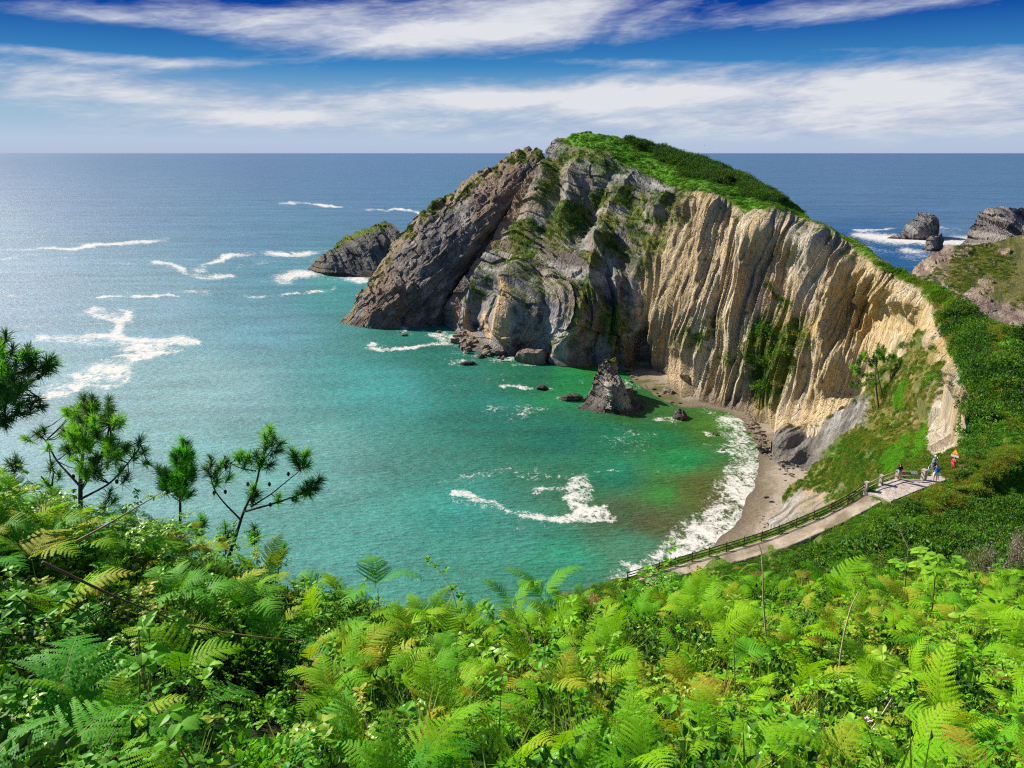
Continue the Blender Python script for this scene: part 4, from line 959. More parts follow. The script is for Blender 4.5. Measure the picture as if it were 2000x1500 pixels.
DEAD = mat_plain('dry_pale_stem', (.50, .38, .26), .8, .1, .2, 20)

def frond(L=.75, Wd=.36, n=15, m=14, a0=60, a1=-25, seed=0, fwd=28, wid=.9, mat='fern', curl=0.0):
    """one bracken blade along +Y, arching; every leaflet is its own small face"""
    r = np.random.default_rng(seed)
    K = 40; t = np.linspace(0, 1, K); ang = np.radians(a0 + (a1 - a0) * t ** 1.1)
    seg = L / (K - 1)
    cy = np.r_[0, np.cumsum(np.cos(ang[:-1]) * seg)]; cz = np.r_[0, np.cumsum(np.sin(ang[:-1]) * seg)]
    cx = .03 * np.sin(t * 3 + seed)
    V_, F_, M_ = [], [], []; nv = 0
    def addq(q, mi=0):
        nonlocal nv
        V_.append(q); F_.append([nv, nv + 1, nv + 2, nv + 3]); M_.append(mi); nv += 4
    for i in range(0, K - 1, 3):                                    # rachis
        j = min(i + 3, K - 1); w = .0035 * (1 - t[i] * .7); w2 = .0035 * (1 - t[j] * .7)
        a = np.array([cx[i], cy[i], cz[i]]); b = np.array([cx[j], cy[j], cz[j]])
        addq(np.array([a + [-w, 0, .002], a + [w, 0, .002], b + [w2, 0, .002], b + [-w2, 0, .002]]), 1)
    gap_ = L * .88 / n
    for i in range(n):
        ti = .10 + .88 * (i / (n - 1)) ** .92
        k = ti * (K - 1); k0 = int(k); k0 = min(k0, K - 2); fr = k - k0
        base = np.array([np.interp(k, range(K), c) for c in (cx, cy, cz)])
        A = ang[k0]; T = np.array([0, math.cos(A), math.sin(A)]); N = np.array([0, -math.sin(A), math.cos(A)])
        ln = Wd * (1 - ti) ** .75 * (1.0 if i > 0 else .9) * r.uniform(.9, 1.08) + .012
        for sgn in (-1, 1):
            fa = math.radians(fwd + r.uniform(-6, 6)); dr = r.uniform(.10, .35)
            dirv = sgn * math.cos(fa) * np.array([1, 0, 0]) + math.sin(fa) * T
            mm = max(4, int(m * (ln / Wd) ** .7)); sp = ln / mm
            for c in range(mm):
                u = (c + .5) / mm
                p = base + dirv * ln * u + N * (ln * (.12 * u - dr * u * u)) + T * (ln * .12 * u * u)
                pl = (gap_ * .50 * min(1, ln / (.55 * Wd)) ** .5 * (1 - u * .72) + .003)
                d2 = dirv + N * (.12 - 2 * dr * u); d2 = d2 / np.linalg.norm(d2)
                perp = np.cross(N, d2); perp /= np.linalg.norm(perp)
                hw = sp * .62 * wid
                for s2 in (-1, 1):
                    pp = perp * s2 * pl + d2 * pl * .25 + N * r.uniform(-.25, .12) * pl
                    addq(np.array([p - d2 * hw, p + pp - d2 * hw * .35, p + pp + d2 * hw * .35, p + d2 * hw]) if s2 > 0 else np.array([p + d2 * hw, p + pp + d2 * hw * .35, p + pp - d2 * hw * .35, p - d2 * hw]))
            e = base + dirv * ln * .96 + N * (ln * (.12 - dr)) * .9; w = .0022
            mid = base + dirv * ln * .5 + N * (ln * (.06 - dr * .25))
            addq(np.array([base - T * w, base + T * w, mid + T * w, mid - T * w]), 1); addq(np.array([mid - T * w, mid + T * w, e + T * w * .5, e - T * w * .5]), 1)
    return mesh_np('frond', np.vstack(V_), np.array(F_), mats=[LEAFM[mat], STEM if mat not in ('fernb',) else CANE], midx=M_, smooth=False)

def leaflet(L, Wd, fold=.25, droop=.2, serr=.08, n=5):
    """one broad pointed leaf along +Y with a folded midrib and toothed rim; returns verts, faces"""
    t = np.linspace(0, 1, n); w = Wd * .5 * np.sin(math.pi * np.clip(t, 0, 1) ** .75) ** .8 + .0008
    w[-1] = .0005; w = w * (1 + serr * np.where(np.arange(n) % 2, 1, -1))
    y = t * L; z = -droop * L * t ** 2
    mid = np.stack([0 * t, y, z], 1); l = np.stack([-w, y, z + w * fold], 1); r_ = np.stack([w, y, z + w * fold], 1)
    v = np.vstack([mid, l, r_]); f = []
    for i in range(n - 1):
        f += [[i, i + 1, n + i + 1, n + i], [i, 2 * n + i, 2 * n + i + 1, i + 1]]
    return v, np.array(f)

def rotm(rx, ry, rz): return np.array(Euler((rx, ry, rz)).to_matrix())

class LV:
    def __init__(s): s.v = []; s.f = []; s.n = 0; s.mi = []
    def add(s, v, f, mi=0):
        f = np.asarray(f)
        if f.shape[1] == 3: f = np.c_[f, -np.ones(len(f), int)]
        s.v.append(v); s.f.append(np.where(f >= 0, f + s.n, -1)); s.n += len(v); s.mi += [mi] * len(f)
    def leaf(s, p, d, L, Wd, roll=0, fold=.25, droop=.2, n=5, mi=0, up=(0, 0, 1)):
        v, f = leaflet(L, Wd, fold, droop, n=n)
        d = np.asarray(d, float); d /= np.linalg.norm(d); x = np.cross(d, up); 
        if np.linalg.norm(x) < .1: x = np.array([1.0, 0, 0])
        x /= np.linalg.norm(x); z = np.cross(x, d)
        c, s_ = math.cos(roll), math.sin(roll); x, z = x * c + z * s_, z * c - x * s_
        s.add(v @ np.stack([x, d, z]) + p, f, mi)
    def tube(s, pts, rad, n=5, mi=1):
        m = MB(); m.tube(pts, rad, n); s.add(m.v[0], m.f[0], mi)
    def mesh(s, name, mats, smooth=False): return mesh_np(name, np.vstack(s.v), np.vstack(s.f), mats=mats, midx=s.mi, smooth=smooth)

def bramble(seed, L=1.1, mat='bram', big=1.0, nleaf=11):
    r = np.random.default_rng(seed); lv = LV()
    K = 16; t = np.linspace(0, 1, K); ang = np.radians(75 - 105 * t)
    y = np.r_[0, np.cumsum(np.cos(ang[:-1]) * L / K)]; z = np.r_[0, np.cumsum(np.sin(ang[:-1]) * L / K)]; x = .08 * np.sin(t * 4 + seed)
    pts = np.stack([x, y, z], 1); lv.tube(pts, .004 * (1.2 - t), 5, 1)
    for i in range(nleaf):
        k = 2 + (K - 3) * (i + r.uniform(-.2, .2)) / nleaf; k = max(1, min(K - 1.01, k))
        p = np.array([np.interp(k, range(K), pts[:, c]) for c in range(3)])
        az = r.uniform(0, 6.28); el = r.uniform(.1, .9)
        d = np.array([math.cos(az) * math.cos(el), math.sin(az) * math.cos(el), math.sin(el)])
        pl = r.uniform(.04, .09) * big; q = p + d * pl
        lv.tube(np.array([p, q]), .0015, 4, 1)
        nl = 5 if r.random() < .4 else 3; S = r.uniform(.05, .085) * big
        h = np.cross(d, [0, 0, 1.0]); h /= np.linalg.norm(h) + 1e-6; dd = d * .7 + np.array([0, 0, -.15])
        for j, aa in enumerate({3: (0, 75, -75), 5: (0, 58, -58, 115, -115)}[nl]):
            c, s_ = math.cos(math.radians(aa)), math.sin(math.radians(aa))
            ld = dd / np.linalg.norm(dd) * c + h * s_
            lv.leaf(q + ld * .008, ld + np.array([0, 0, r.uniform(-.15, .15)]), S * (1 if aa == 0 else .82), S * .68, r.uniform(-.35, .35), .3, .25, 6)
    return lv.mesh('bramble', [LEAFM[mat], CANE])

def clump(seed, R=.8, H=.7, n=420, ls=.12, mats=('scrub', 'scrubd'), lump=.45, nn=4, wide=.6):
    """rounded leafy bush: leaf faces through an uneven crown, gaps between"""
    r = np.random.default_rng(seed); lv = LV()
    d = r.normal(size=(n, 3)); d[:, 2] = np.abs(d[:, 2]) * .9 - .1; d /= np.linalg.norm(d, axis=1)[:, None]
    k = 1 + lump * fbm(d[:, 0] * 1.9 + seed, d[:, 1] * 1.9, d[:, 2] * 1.9, 3) * 2
    rr = k * r.uniform(.55, 1.0, n) ** .5
    p = d * rr[:, None] * np.array([R, R, H])
    for i in range(n):
        dd = d[i] + r.normal(size=3) * .65; L = ls * r.uniform(.7, 1.4)
        v, f = (lambda w: (np.array([[0, 0, 0], [-w, L * .5, .1 * L], [0, L, -.1 * L], [w, L * .5, .1 * L]]), np.array([[0, 3, 2, 1]])))(L * wide * .5)
        dd /= np.linalg.norm(dd); x = np.cross(dd, r.normal(size=3)); x /= np.linalg.norm(x); z_ = np.cross(x, dd)
        lv.add(v @ np.stack([x, dd, z_]) + p[i], f, 0 if r.random() < .7 else 1)
    return lv.mesh('foliage', [LEAFM[mats[0]], LEAFM[mats[1]]])

def tuft(seed, n=26, L=.35, mat='grassy', w=.006, spread=.05, lean=.6):
    r = np.random.default_rng(seed); lv = LV()
    for i in range(n):
        a = r.uniform(0, 6.28); b = np.array([r.normal() * spread, r.normal() * spread, 0]); l = L * r.uniform(.6, 1.2); le = r.uniform(.1, lean)
        o = np.array([math.cos(a), math.sin(a), 0]); s_ = np.array([-math.sin(a), math.cos(a), 0]) * w
        p1 = b + o * l * .25 * le + np.array([0, 0, l * .5]); p2 = b + o * l * .9 * le + np.array([0, 0, l * (1 - .35 * le)])
        lv.add(np.array([b - s_, b + s_, p1 + s_ * .8, p1 - s_ * .8]), [[0, 1, 2, 3]]); lv.add(np.array([p1 - s_ * .8, p1 + s_ * .8, p2]), [[0, 1, 2]])
    return lv.mesh('tuft', [LEAFM[mat]])

def needles(lv, tip, d, r, L=.13, n=70, mi=0, w=.0022):
    d = np.asarray(d, float); d /= np.linalg.norm(d)
    for i in range(n):
        u = r.uniform(0, 1); b = np.asarray(tip) - d * L * .9 * u
        nd = d * (.35 + .4 * (1 - u)) + r.normal(size=3) * .5; nd /= np.linalg.norm(nd)
        s_ = np.cross(nd, r.normal(size=3)); s_ /= np.linalg.norm(s_)
        l = L * r.uniform(.75, 1.15)
        lv.add(np.array([b - s_ * w, b + s_ * w, b + nd * l * .6 + s_ * w + np.array([0, 0, -.004]), b + nd * l + np.array([0, 0, -.012])]), [[0, 1, 2, 3]], mi)

# ------------------------------------------------------------------ instanced ground cover
def scatter(name, pts, rots, scl, sources, label, kind='stuff'):
    pts = np.asarray(pts, np.float32)
    me = bpy.data.meshes.new(name); me.vertices.add(len(pts)); me.vertices.foreach_set('co', pts.ravel())
    a = me.attributes.new('rot', 'FLOAT_VECTOR', 'POINT'); a.data.foreach_set('vector', np.asarray(rots, np.float32).ravel())
    a = me.attributes.new('scl', 'FLOAT', 'POINT'); a.data.foreach_set('value', np.asarray(scl, np.float32))
    a = me.attributes.new('idx', 'INT', 'POINT'); a.data.foreach_set('value', rng.integers(0, len(sources), len(pts)).astype(np.int32))
    o = obj(name, me, kind=kind, label=label)
    g = bpy.data.node_groups.new(name, 'GeometryNodeTree')
    g.interface.new_socket('Geometry', in_out='INPUT', socket_type='NodeSocketGeometry'); g.interface.new_socket('Geometry', in_out='OUTPUT', socket_type='NodeSocketGeometry')
    N = g.nodes; gi = N.new('NodeGroupInput'); go = N.new('NodeGroupOutput'); iop = N.new('GeometryNodeInstanceOnPoints'); jn = N.new('GeometryNodeJoinGeometry')
    for s in sources:
        oi = N.new('GeometryNodeObjectInfo'); oi.inputs['Object'].default_value = s; oi.inputs['As Instance'].default_value = True; oi.transform_space = 'ORIGINAL'
        g.links.new(oi.outputs['Geometry'], jn.inputs[0])
    def na(nm, ty):
        x = N.new('GeometryNodeInputNamedAttribute'); x.data_type = ty; x.inputs[0].default_value = nm; return x.outputs[0]
    iop.inputs['Pick Instance'].default_value = True
    g.links.new(gi.outputs[0], iop.inputs['Points']); g.links.new(jn.outputs[0], iop.inputs['Instance']); g.links.new(na('idx', 'INT'), iop.inputs['Instance Index'])
    er = N.new('FunctionNodeEulerToRotation'); g.links.new(na('rot', 'FLOAT_VECTOR'), er.inputs[0]); g.links.new(er.outputs[0], iop.inputs['Rotation'])
    g.links.new(na('scl', 'FLOAT'), iop.inputs['Scale']); g.links.new(iop.outputs[0], go.inputs[0])
    md = o.modifiers.new('cover', 'NODES'); md.node_group = g
    return o

def pick(s, n, mask, seed=0, maxd=None):
    """n random places on a sheet, weighted by true area x mask"""
    r = np.random.default_rng(seed)
    P = s.P; du = P[1:, 1:] - P[:-1, :-1]; dv = P[1:, :-1] - P[:-1, 1:]
    ar = np.linalg.norm(np.cross(du, dv), axis=-1) * np.clip(mask[:-1, :-1], 0, 1)
    pr = ar.ravel() / ar.sum(); k = r.choice(pr.size, n, p=pr)
    i, j = np.unravel_index(k, ar.shape); a, b = r.random(n)[:, None], r.random(n)[:, None]
    p = P[i, j] * (1 - a) * (1 - b) + P[i + 1, j] * a * (1 - b) + P[i, j + 1] * (1 - a) * b + P[i + 1, j + 1] * a * b
    return p, s.N[i, j], r, (i, j)

def lean_rot(nrm, r, amt=.5, jit=.2):
    """upright plants leaning a little with the slope, random heading"""
    out = []
    for nn in nrm:
        z = np.array([0, 0, 1.0]) * (1 - amt) + nn * amt + r.normal(size=3) * jit
        e = Vector(z).to_track_quat('Z', 'Y').to_matrix() @ Matrix.Rotation(r.uniform(0, 6.28), 3, 'Z')
        out.append(tuple(e.to_euler()))
    return out
# ================================================================== SHRUBS FAR AND MID (individual shrubs first: the cover reuses their foliage)
FOL = {
    'green': [clump(10 + i, .8, .7, 420, .15) for i in range(3)],
    'dark': [clump(20 + i, .8, .75, 420, .15, ('scrubd', 'scrub'), .6) for i in range(3)],
    'gold': [clump(30 + i, .8, .5, 380, .13, ('gold', 'scrub')) for i in range(2)],
    'bright': [clump(40 + i, .8, .55, 420, .14, ('vine', 'scrub')) for i in range(2)],
}
TWIG = MB()
for i in range(7):
    a = i * 2.4; TWIG.tube([(0, 0, -.3), (.1 * math.cos(a), .1 * math.sin(a), .1), (.4 * math.cos(a), .4 * math.sin(a), .45)], [.04, .03, .01], 5)
TWIGM = TWIG.mesh('stem', [BARK])
def shrub(kind, i, loc, sc, rz, label, group, name='shrub', cat='shrub', flat=1.0):
    e = obj(name, None, loc=loc, label=label, cat=cat, group=group)
    e.rotation_euler = (0, 0, rz); e.scale = (sc, sc, sc * flat)
    f = obj('foliage', FOL[kind][i % len(FOL[kind])], parent=e); s_ = obj('stem', TWIGM, parent=e)
    return e, f
SRC = {}
def onsheet(s, px, py):
    k = np.argmin((s.PX - px) ** 2 + (s.PY - py) ** 2); i, j = np.unravel_index(k, s.PX.shape)
    return s.P[i, j], s.N[i, j], s.D[i, j]
sh = [  # sheet, px, py, size m, kind, variant, label
    (S3, 1440, 398, 3.6, 'bright', 0, 'bright green bush growing on the lip of the striped cliff'),
    (S3, 1425, 378, 3.0, 'green', 1, 'rounded green bush just above the bright bush on the cliff lip'),
    (S3, 1350, 372, 2.6, 'green', 2, 'small green bush hanging over the top of the striped cliff at its left end'),
    (S3, 1500, 650, 5.6, 'green', 0, 'large dark green bush filling the upper part of the hollow in the pale cliff'),
    (S3, 1480, 700, 5.4, 'dark', 1, 'dark bush spreading down the left side of the hollow in the pale cliff'),
    (S3, 1522, 705, 5.6, 'dark', 0, 'dark bush in the middle of the hollow in the pale cliff'),
    (S3, 1500, 755, 5.0, 'green', 1, 'green bush at the foot of the hollow in the pale cliff'),
    (S3, 1552, 690, 4.6, 'green', 2, 'olive green bush on the right edge of the hollow in the pale cliff'),
    (S3, 1545, 750, 4.2, 'gold', 0, 'yellowish bush low on the right side of the cliff hollow'),
    (S3, 1570, 655, 4.2, 'gold', 1, 'brownish bush at the upper right of the cliff hollow'),
    (SE, 1912, 740, 3.0, 'green', 0, 'rounded green bush on the ridge beside the crumbling pale cliff top'),
    (SE, 1870, 690, 2.4, 'dark', 2, 'dark green bush at the edge of the ridge above the pale cliff'),
    (SE, 1735, 835, 2.6, 'green', 1, 'green bush alone on the brown slope below the lone pine'),
    (SE, 1650, 870, 2.4, 'green', 2, 'green bush on the slope just above the grey beach rock'),
    (SG, 1700, 1085, 3.0, 'dark', 0, 'large dark leafy bush on the bank below the paved platform'),
    (SG, 1770, 1060, 3.0, 'dark', 1, 'dark bush at the edge of the shaded gully below the platform'),
    (SG, 1640, 1095, 2.0, 'green', 0, 'fresh green bush on the bank beside the bend of the dirt path'),
    (SG, 1830, 1100, 3.0, 'dark', 2, 'broad dark bush deep in the gully beneath the platform'),
    (SG, 1960, 1090, 2.6, 'green', 1, 'green bush in the gully behind the grey heath bushes'),
    (SG, 1884, 932, .8, 'dark', 1, 'small dark bush at the corner of the paved platform by the woman in red'),
]
for i, (s, x, y, sz, kd, va, lb) in enumerate(sh):
    p, n, d = onsheet(s, x, y)
    e, f = shrub(kd, va, tuple(p - np.array([0, 0, .15 * sz])), sz / 1.3, i * 1.3, lb, 'shrubs on the cliffs and slopes')
    SRC.setdefault(kd, []).append(f)
# ivy sheet beside the railing
def cover(name, s, n, mask, kinds, smin, smax, seed, label, off=0.0, amt=.5, jit=.25):
    p, nn, r, ij = pick(s, n, mask, seed)
    src = [o for k in kinds for o in SRC[k][:3]]
    return scatter(name, p + nn * off, lean_rot(nn, r, amt, jit), r.uniform(smin, smax, n), src, label)
ones = lambda s: np.ones(s.PX.shape)
nz = lambda s, f=.03, k=0: fbm(s.PX * f, s.PY * f, k, 4) * 1.9
topm = S3.up * sstep(2, 8, S3.ae)
cover('dark_scrub_cover', S3, 4600, topm * sstep(.35, .7, S3.dk) * sstep(2010, 1960, S3.PX), ['dark'], 1.0, 2.6, 1, 'dark low scrub covering the back of the headland top')
cover('bright_scrub_cover', S3, 1500, topm * sstep(.6, .3, S3.dk) * sstep(1800, 1700, S3.PX), ['green', 'bright'], .6, 1.3, 2, 'bright low greenery along the seaward edge of the headland top', -.3)
rid = S3.up * sstep(1690, 1800, S3.PX) * sstep(3, 14, S3.ae) * sstep(2110, 2090, S3.PX)
cover('ridge_scrub_cover', S3, 3000, rid * sstep(-.75, -.35, nz(S3, .03, 16)) * sstep(.55, .1, nz(S3, .035, 71)), ['green', 'bright', 'bright', 'gold'], .4, 1.5, 3, 'green shrubs and bracken covering the ridge down to the platform', 0)
cover('ridge_dry_cover', S3, 520, rid * sstep(.1, .4, nz(S3, .035, 71)), ['gold'], .4, 1.1, 24, 'dry yellowish scrub in patches along the ridge', 0)
cover('ridge_dark_cover', S3, 420, rid * sstep(.2, .5, nz(S3, .02, 6)), ['dark', 'green'], 1.0, 2.6, 4, 'darker bushes scattered through the ridge greenery', 0)
cover('ledge_plants', S3, 2600, np.clip(S3.veg, 0, 1) * (1 - S3.up), ['green', 'gold', 'dark'], .35, 1.1, 5, 'tufts of grass and heath on the cliff ledges', 0, .6)
cover('spur_plants', S1, 480, S1.veg, ['gold', 'green', 'gold'], .4, 1.2, 6, 'dark tufts along the crest of the western spur', 0)
rightE = sstep(1870, 1905, SE.PX)
cover('slope_heath', SE, 4400, SE.soft * sstep(-.7, .1, nz(SE, .03, 5)) * (1 - SE.vine) * (1 - rightE), ['gold', 'gold', 'gold', 'green'], .25, .8, 7, 'yellow green heath covering the slope above the beach', 0)
cover('slope_greenery', SE, 1700, np.clip(rightE + sstep(.1, .5, nz(SE, .02, 8)) * SE.soft * .3, 0, 1), ['green', 'bright'], .35, 1.1, 8, 'leafy green bushes on the right of the seaward slope', 0)
cover('creeper', SE, 2600, SE.vine, ['bright'], .3, .6, 9, 'bright green creeper hanging down the bank behind the railing', 0)
cover('lower_slope_heath', SL, 1600, SL.soft, ['gold', 'green'], .3, .8, 10, 'dry heath on the lowest slope above the sand', 0)
wall = np.clip(flatmask(SG), 0, 1)
pathside = sstep(.5, .15, wall)
inr = sstep(14, -14, sdpoly(SG.PX, SG.PY, [(1780, 975), (1860, 945), (1900, 920), (1930, 870), (1990, 880), (1930, 960), (1870, 1000), (1800, 995)]))
pathpoly = [(x, y) for x, y, d in pathL] + [(x, y) for x, y, d in pathR[::-1]]
offp = sstep(-7, -3, sdpoly(SG.PX, SG.PY, pathpoly)) * sstep(3, 7, dline(SG.PX, SG.PY, [(x, y) for x, y, d in pathL])) * sstep(0, 5, sdpoly(SG.PX, SG.PY, [(x, y) for x, y, d in plat]))
cover('bank_grass', SG, 12000, offp * (1 - inr) * sstep(1130, 1180, SG.PX + 0), ['bright', 'bright', 'green'], .16, .48, 11, 'fresh green growth over the bank below the path', .0)
cover('gully_bushes', SG, 2400, (1 - inr) * pathside * sstep(0, .5, nz(SG, .012, 2) + .5 * sstep(1650, 1800, SG.PX)) * sstep(965, 1010, SG.PY) * sstep(1500, 1620, SG.PX), ['green', 'bright', 'green', 'dark'], .5, 1.3, 12, 'leafy bushes filling the gully below the platform', 0)
cover('yellow_bank', SG, 4200, offp * inr, ['gold', 'gold', 'bright'], .22, .6, 13, 'yellow flowering growth on the bank beyond the platform', 0)
cover('path_verge', SG, 1500, sstep(22, 8, dline(SG.PX, SG.PY, [(x, y - 10) for x, y, d in pathL])) * sstep(.95, .6, wall) , ['green', 'gold'], .1, .25, 14, 'grass along the foot of the wooden fence', 0)
cover('far_hill_scrub', SR, 2600, sstep(.2, -.2, nz(SR, .025, 5)) * sstep(610, 580, SR.PY), ['gold', 'gold', 'dark'], .5, 1.4, 15, 'patchy low scrub over the far grassy hill', 0)
# ================================================================== NEAR SLOPE: bracken, bramble, grasses
FR = {
    'fern': [frond(.72, .30, 15, 20, 62, -22, 1), frond(.62, .26, 14, 19, 48, -45, 2), frond(.75, .27, 16, 19, 75, 0, 3), frond(.52, .24, 13, 18, 40, -30, 4)],
    'fernd': [frond(.78, .32, 16, 20, 55, -40, 5, mat='fernd'), frond(.66, .30, 14, 19, 40, -50, 6, mat='fernd')],
    'ferny': [frond(.58, .24, 13, 17, 60, -30, 7, mat='ferny'), frond(.45, .16, 11, 13, 75, -10, 8, mat='ferny')],
    'fernb': [frond(.55, .20, 12, 10, 50, -60, 9, mat='fernb', wid=.6)],
}
st = MB(); st.tube([(0, 0, -.5), (0, 0, 0)], [.006, .0045], 5); STALK = st.mesh('stalk', [STEM])
FSRC = {k: [] for k in FR}
def fern(loc, sc, rz, tilt, kind, nf, r, label, group):
    e = obj('bracken_fern', None, loc=loc, label=label, cat='fern', group=group)
    e.scale = (sc, sc, sc); e.rotation_euler = (tilt[0], tilt[1], rz)
    obj('stalk', STALK, parent=e)
    for k in range(nf):
        f = obj('frond', FR[kind][int(r.integers(len(FR[kind])))], parent=e)
        f.rotation_euler = (r.uniform(-.2, .2), r.uniform(-.25, .25), k * 6.28 / nf + r.uniform(-.5, .5))
        if len(FSRC[kind]) < 6: FSRC[kind].append(f)
    return e
r = np.random.default_rng(99)
def ground(px, py, d=None):
    p, n, dd = onsheet(SN, px, py); return p, n
def rise(px, py, d):
    """point on a line of sight; plants there stand on the slope below"""
    return W(px, py, d)
# ferns that can be told apart in the photograph: px, py of blade centre, distance, scale, heading, kind
named = [
    (1062, 1120, 8.6, .85, .3, 'fern', 4, 'tall fern standing highest against the water in the middle of the slope'),
    (735, 1100, 8.2, .8, 2.6, 'fernd', 3, 'thin stemmed fern reaching over the water with one long level frond'),
    (1000, 1150, 8.4, .7, 1.2, 'fern', 3, 'feathery fern next to the tallest one on the skyline'),
    (1240, 1160, 8.8, .8, -.6, 'fern', 3, 'pale upright fern at the end of the fence'),
    (1400, 1310, 5.8, 1.15, -.9, 'fern', 3, 'big arching fern with long even ribs in the lower right centre'),
    (1345, 1370, 5.2, 1.1, 2.2, 'fern', 3, 'fern with drooping comb like fronds under the big arching one'),
    (1500, 1270, 6.3, 1.05, -2.2, 'fern', 3, 'yellowish fern beside the pale dry stem'),
    (1190, 1270, 6.8, .9, .4, 'fern', 3, 'fern with long separate fingers above the dark hollow'),
    (1260, 1345, 5.6, 1.1, -.2, 'fern', 3, 'fern with hanging side leaves right of the dark hollow'),
    (1500, 1120, 11, 1.2, 0, 'fern', 4, 'pale green fern below the path edge'),
    (1640, 1130, 11, 1.3, .8, 'fern', 4, 'broad bright fern nearest the bank beneath the path'),
    (1830, 1200, 9, 1.1, .3, 'fern', 3, 'leafy bright fern under the broad leaved plant'),
    (50, 1250, 3.6, 1.0, -.2, 'fernd', 3, 'large deep green fern rising at the left edge'),
    (80, 1340, 3.1, 1.0, -.9, 'fernd', 4, 'deep green fern with overlapping fronds low at the left edge'),
    (30, 1430, 2.6, .8, .1, 'fernd', 3, 'dark fern in the bottom left corner'),
    (190, 1330, 3.6, .9, -1.4, 'fernd', 3, 'dark arching fern over the shaded gap'),
    (370, 1440, 3.4, .7, -1.3, 'fernd', 2, 'bluish fern frond lying across the shaded gap'),
    (340, 1240, 4.6, .8, .8, 'fern', 3, 'fern crossed by the long brown cane'),
    (90, 1130, 5.0, .9, .5, 'fern', 3, 'pale fern among the tangle on the upper left'),
    (45, 1010, 5.5, .9, .2, 'fern', 3, 'grey green fern below the pine at the left edge'),
    (440, 1110, 7.0, .9, -.4, 'ferny', 3, 'golden fern at the crest under the right hand pine'),
    (760, 1240, 6.2, .9, .9, 'ferny', 3, 'yellow turning fern at the middle of the slope'),
    (640, 1270, 6, .9, .2, 'fern', 3, 'pale bluish upright fern left of the middle'),
    (880, 1330, 5.6, 1.0, 2.7, 'fern', 3, 'bright fern with stacked ribs right of the middle hollow'),
    (890, 1420, 4.2, .9, .4, 'fern', 3, 'pale fern near the bottom in the middle'),
    (730, 1450, 3.9, .8, -.6, 'ferny', 3, 'yellow curling fern near the bottom in the middle'),
    (1130, 1450, 4.2, .9, .9, 'fern', 3, 'fern at the bottom just right of the middle'),
    (1740, 1460, 3.7, .7, -2.6, 'fernb', 3, 'dead rusty fern hanging beside the white seed heads'),
    (1865, 1290, 6.0, .8, -2.2, 'fernb', 2, 'dead brown fern frond among green leaves on the right'),
    (1640, 1350, 5.2, .7, .4, 'fernb', 2, 'small withered fern behind the dry stem'),
    (1980, 1240, 7.5, .9, .9, 'fernb', 2, 'orange brown dead fern at the right edge'),
    (1350, 1430, 4.3, 1.0, 1.0, 'fern', 3, 'fern at the bottom edge left of the broad leaves'),
    (1580, 1400, 4.6, .7, .2, 'ferny', 2, 'light yellow curled fern in the lower right'),
    (1700, 1330, 5.6, .9, .2, 'fern', 3, 'fern with level pale fronds behind the seed heads'),
]
for px, py, d, sc, rz, kd, nf, lb in named:
    p = rise(px, py, d) - np.array([0, 0, .38 * sc])
    fern(tuple(p), sc, rz, (0, 0), kd, nf, r, lb, 'bracken ferns on the near slope')
# the rest of the bracken one can count, nearest first
dens = ones(SN) * sstep(-490, -420, SN.PX) * sstep(2490, 2440, SN.PX) * sstep(1.9, 2.4, SN.D)
gap = sstep(40, -30, sdpoly(SN.PX, SN.PY, [(190, 1330), (330, 1310), (560, 1330), (640, 1400), (620, 1640), (250, 1640), (180, 1480)]))
gap2 = sstep(30, -20, sdpoly(SN.PX, SN.PY, [(1230, 1330), (1330, 1330), (1320, 1400), (1240, 1400)])) + sstep(30, -20, sdpoly(SN.PX, SN.PY, [(690, 1290), (780, 1310), (740, 1350), (690, 1340)]))
hole = np.clip(1 - gap - gap2, .04, 1)
wgt = dens * hole / (.3 + SN.D * .12)
inview = sstep(-160, -60, SN.PX) * sstep(2160, 2060, SN.PX)
p, n, rr, ij = pick(SN, 216, wgt * inview, 42)
zones = {0: 'in the dense cover left on the slope', 1: 'in the middle of the near slope', 2: 'in the dense cover right on the slope'}
for i in range(len(p)):
    x, y, d = topx(p[i]); left = x < 620
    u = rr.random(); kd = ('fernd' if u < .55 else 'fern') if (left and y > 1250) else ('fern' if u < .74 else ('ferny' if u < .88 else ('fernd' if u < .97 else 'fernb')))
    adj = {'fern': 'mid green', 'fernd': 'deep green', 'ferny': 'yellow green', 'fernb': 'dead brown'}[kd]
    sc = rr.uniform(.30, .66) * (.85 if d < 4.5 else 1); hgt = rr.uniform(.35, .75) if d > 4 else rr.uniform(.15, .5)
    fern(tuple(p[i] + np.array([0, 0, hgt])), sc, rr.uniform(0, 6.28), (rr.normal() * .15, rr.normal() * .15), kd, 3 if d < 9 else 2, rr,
         adj + ' fern ' + zones[0 if x < 620 else (1 if x < 1300 else 2)], adj + ' bracken on the near slope')
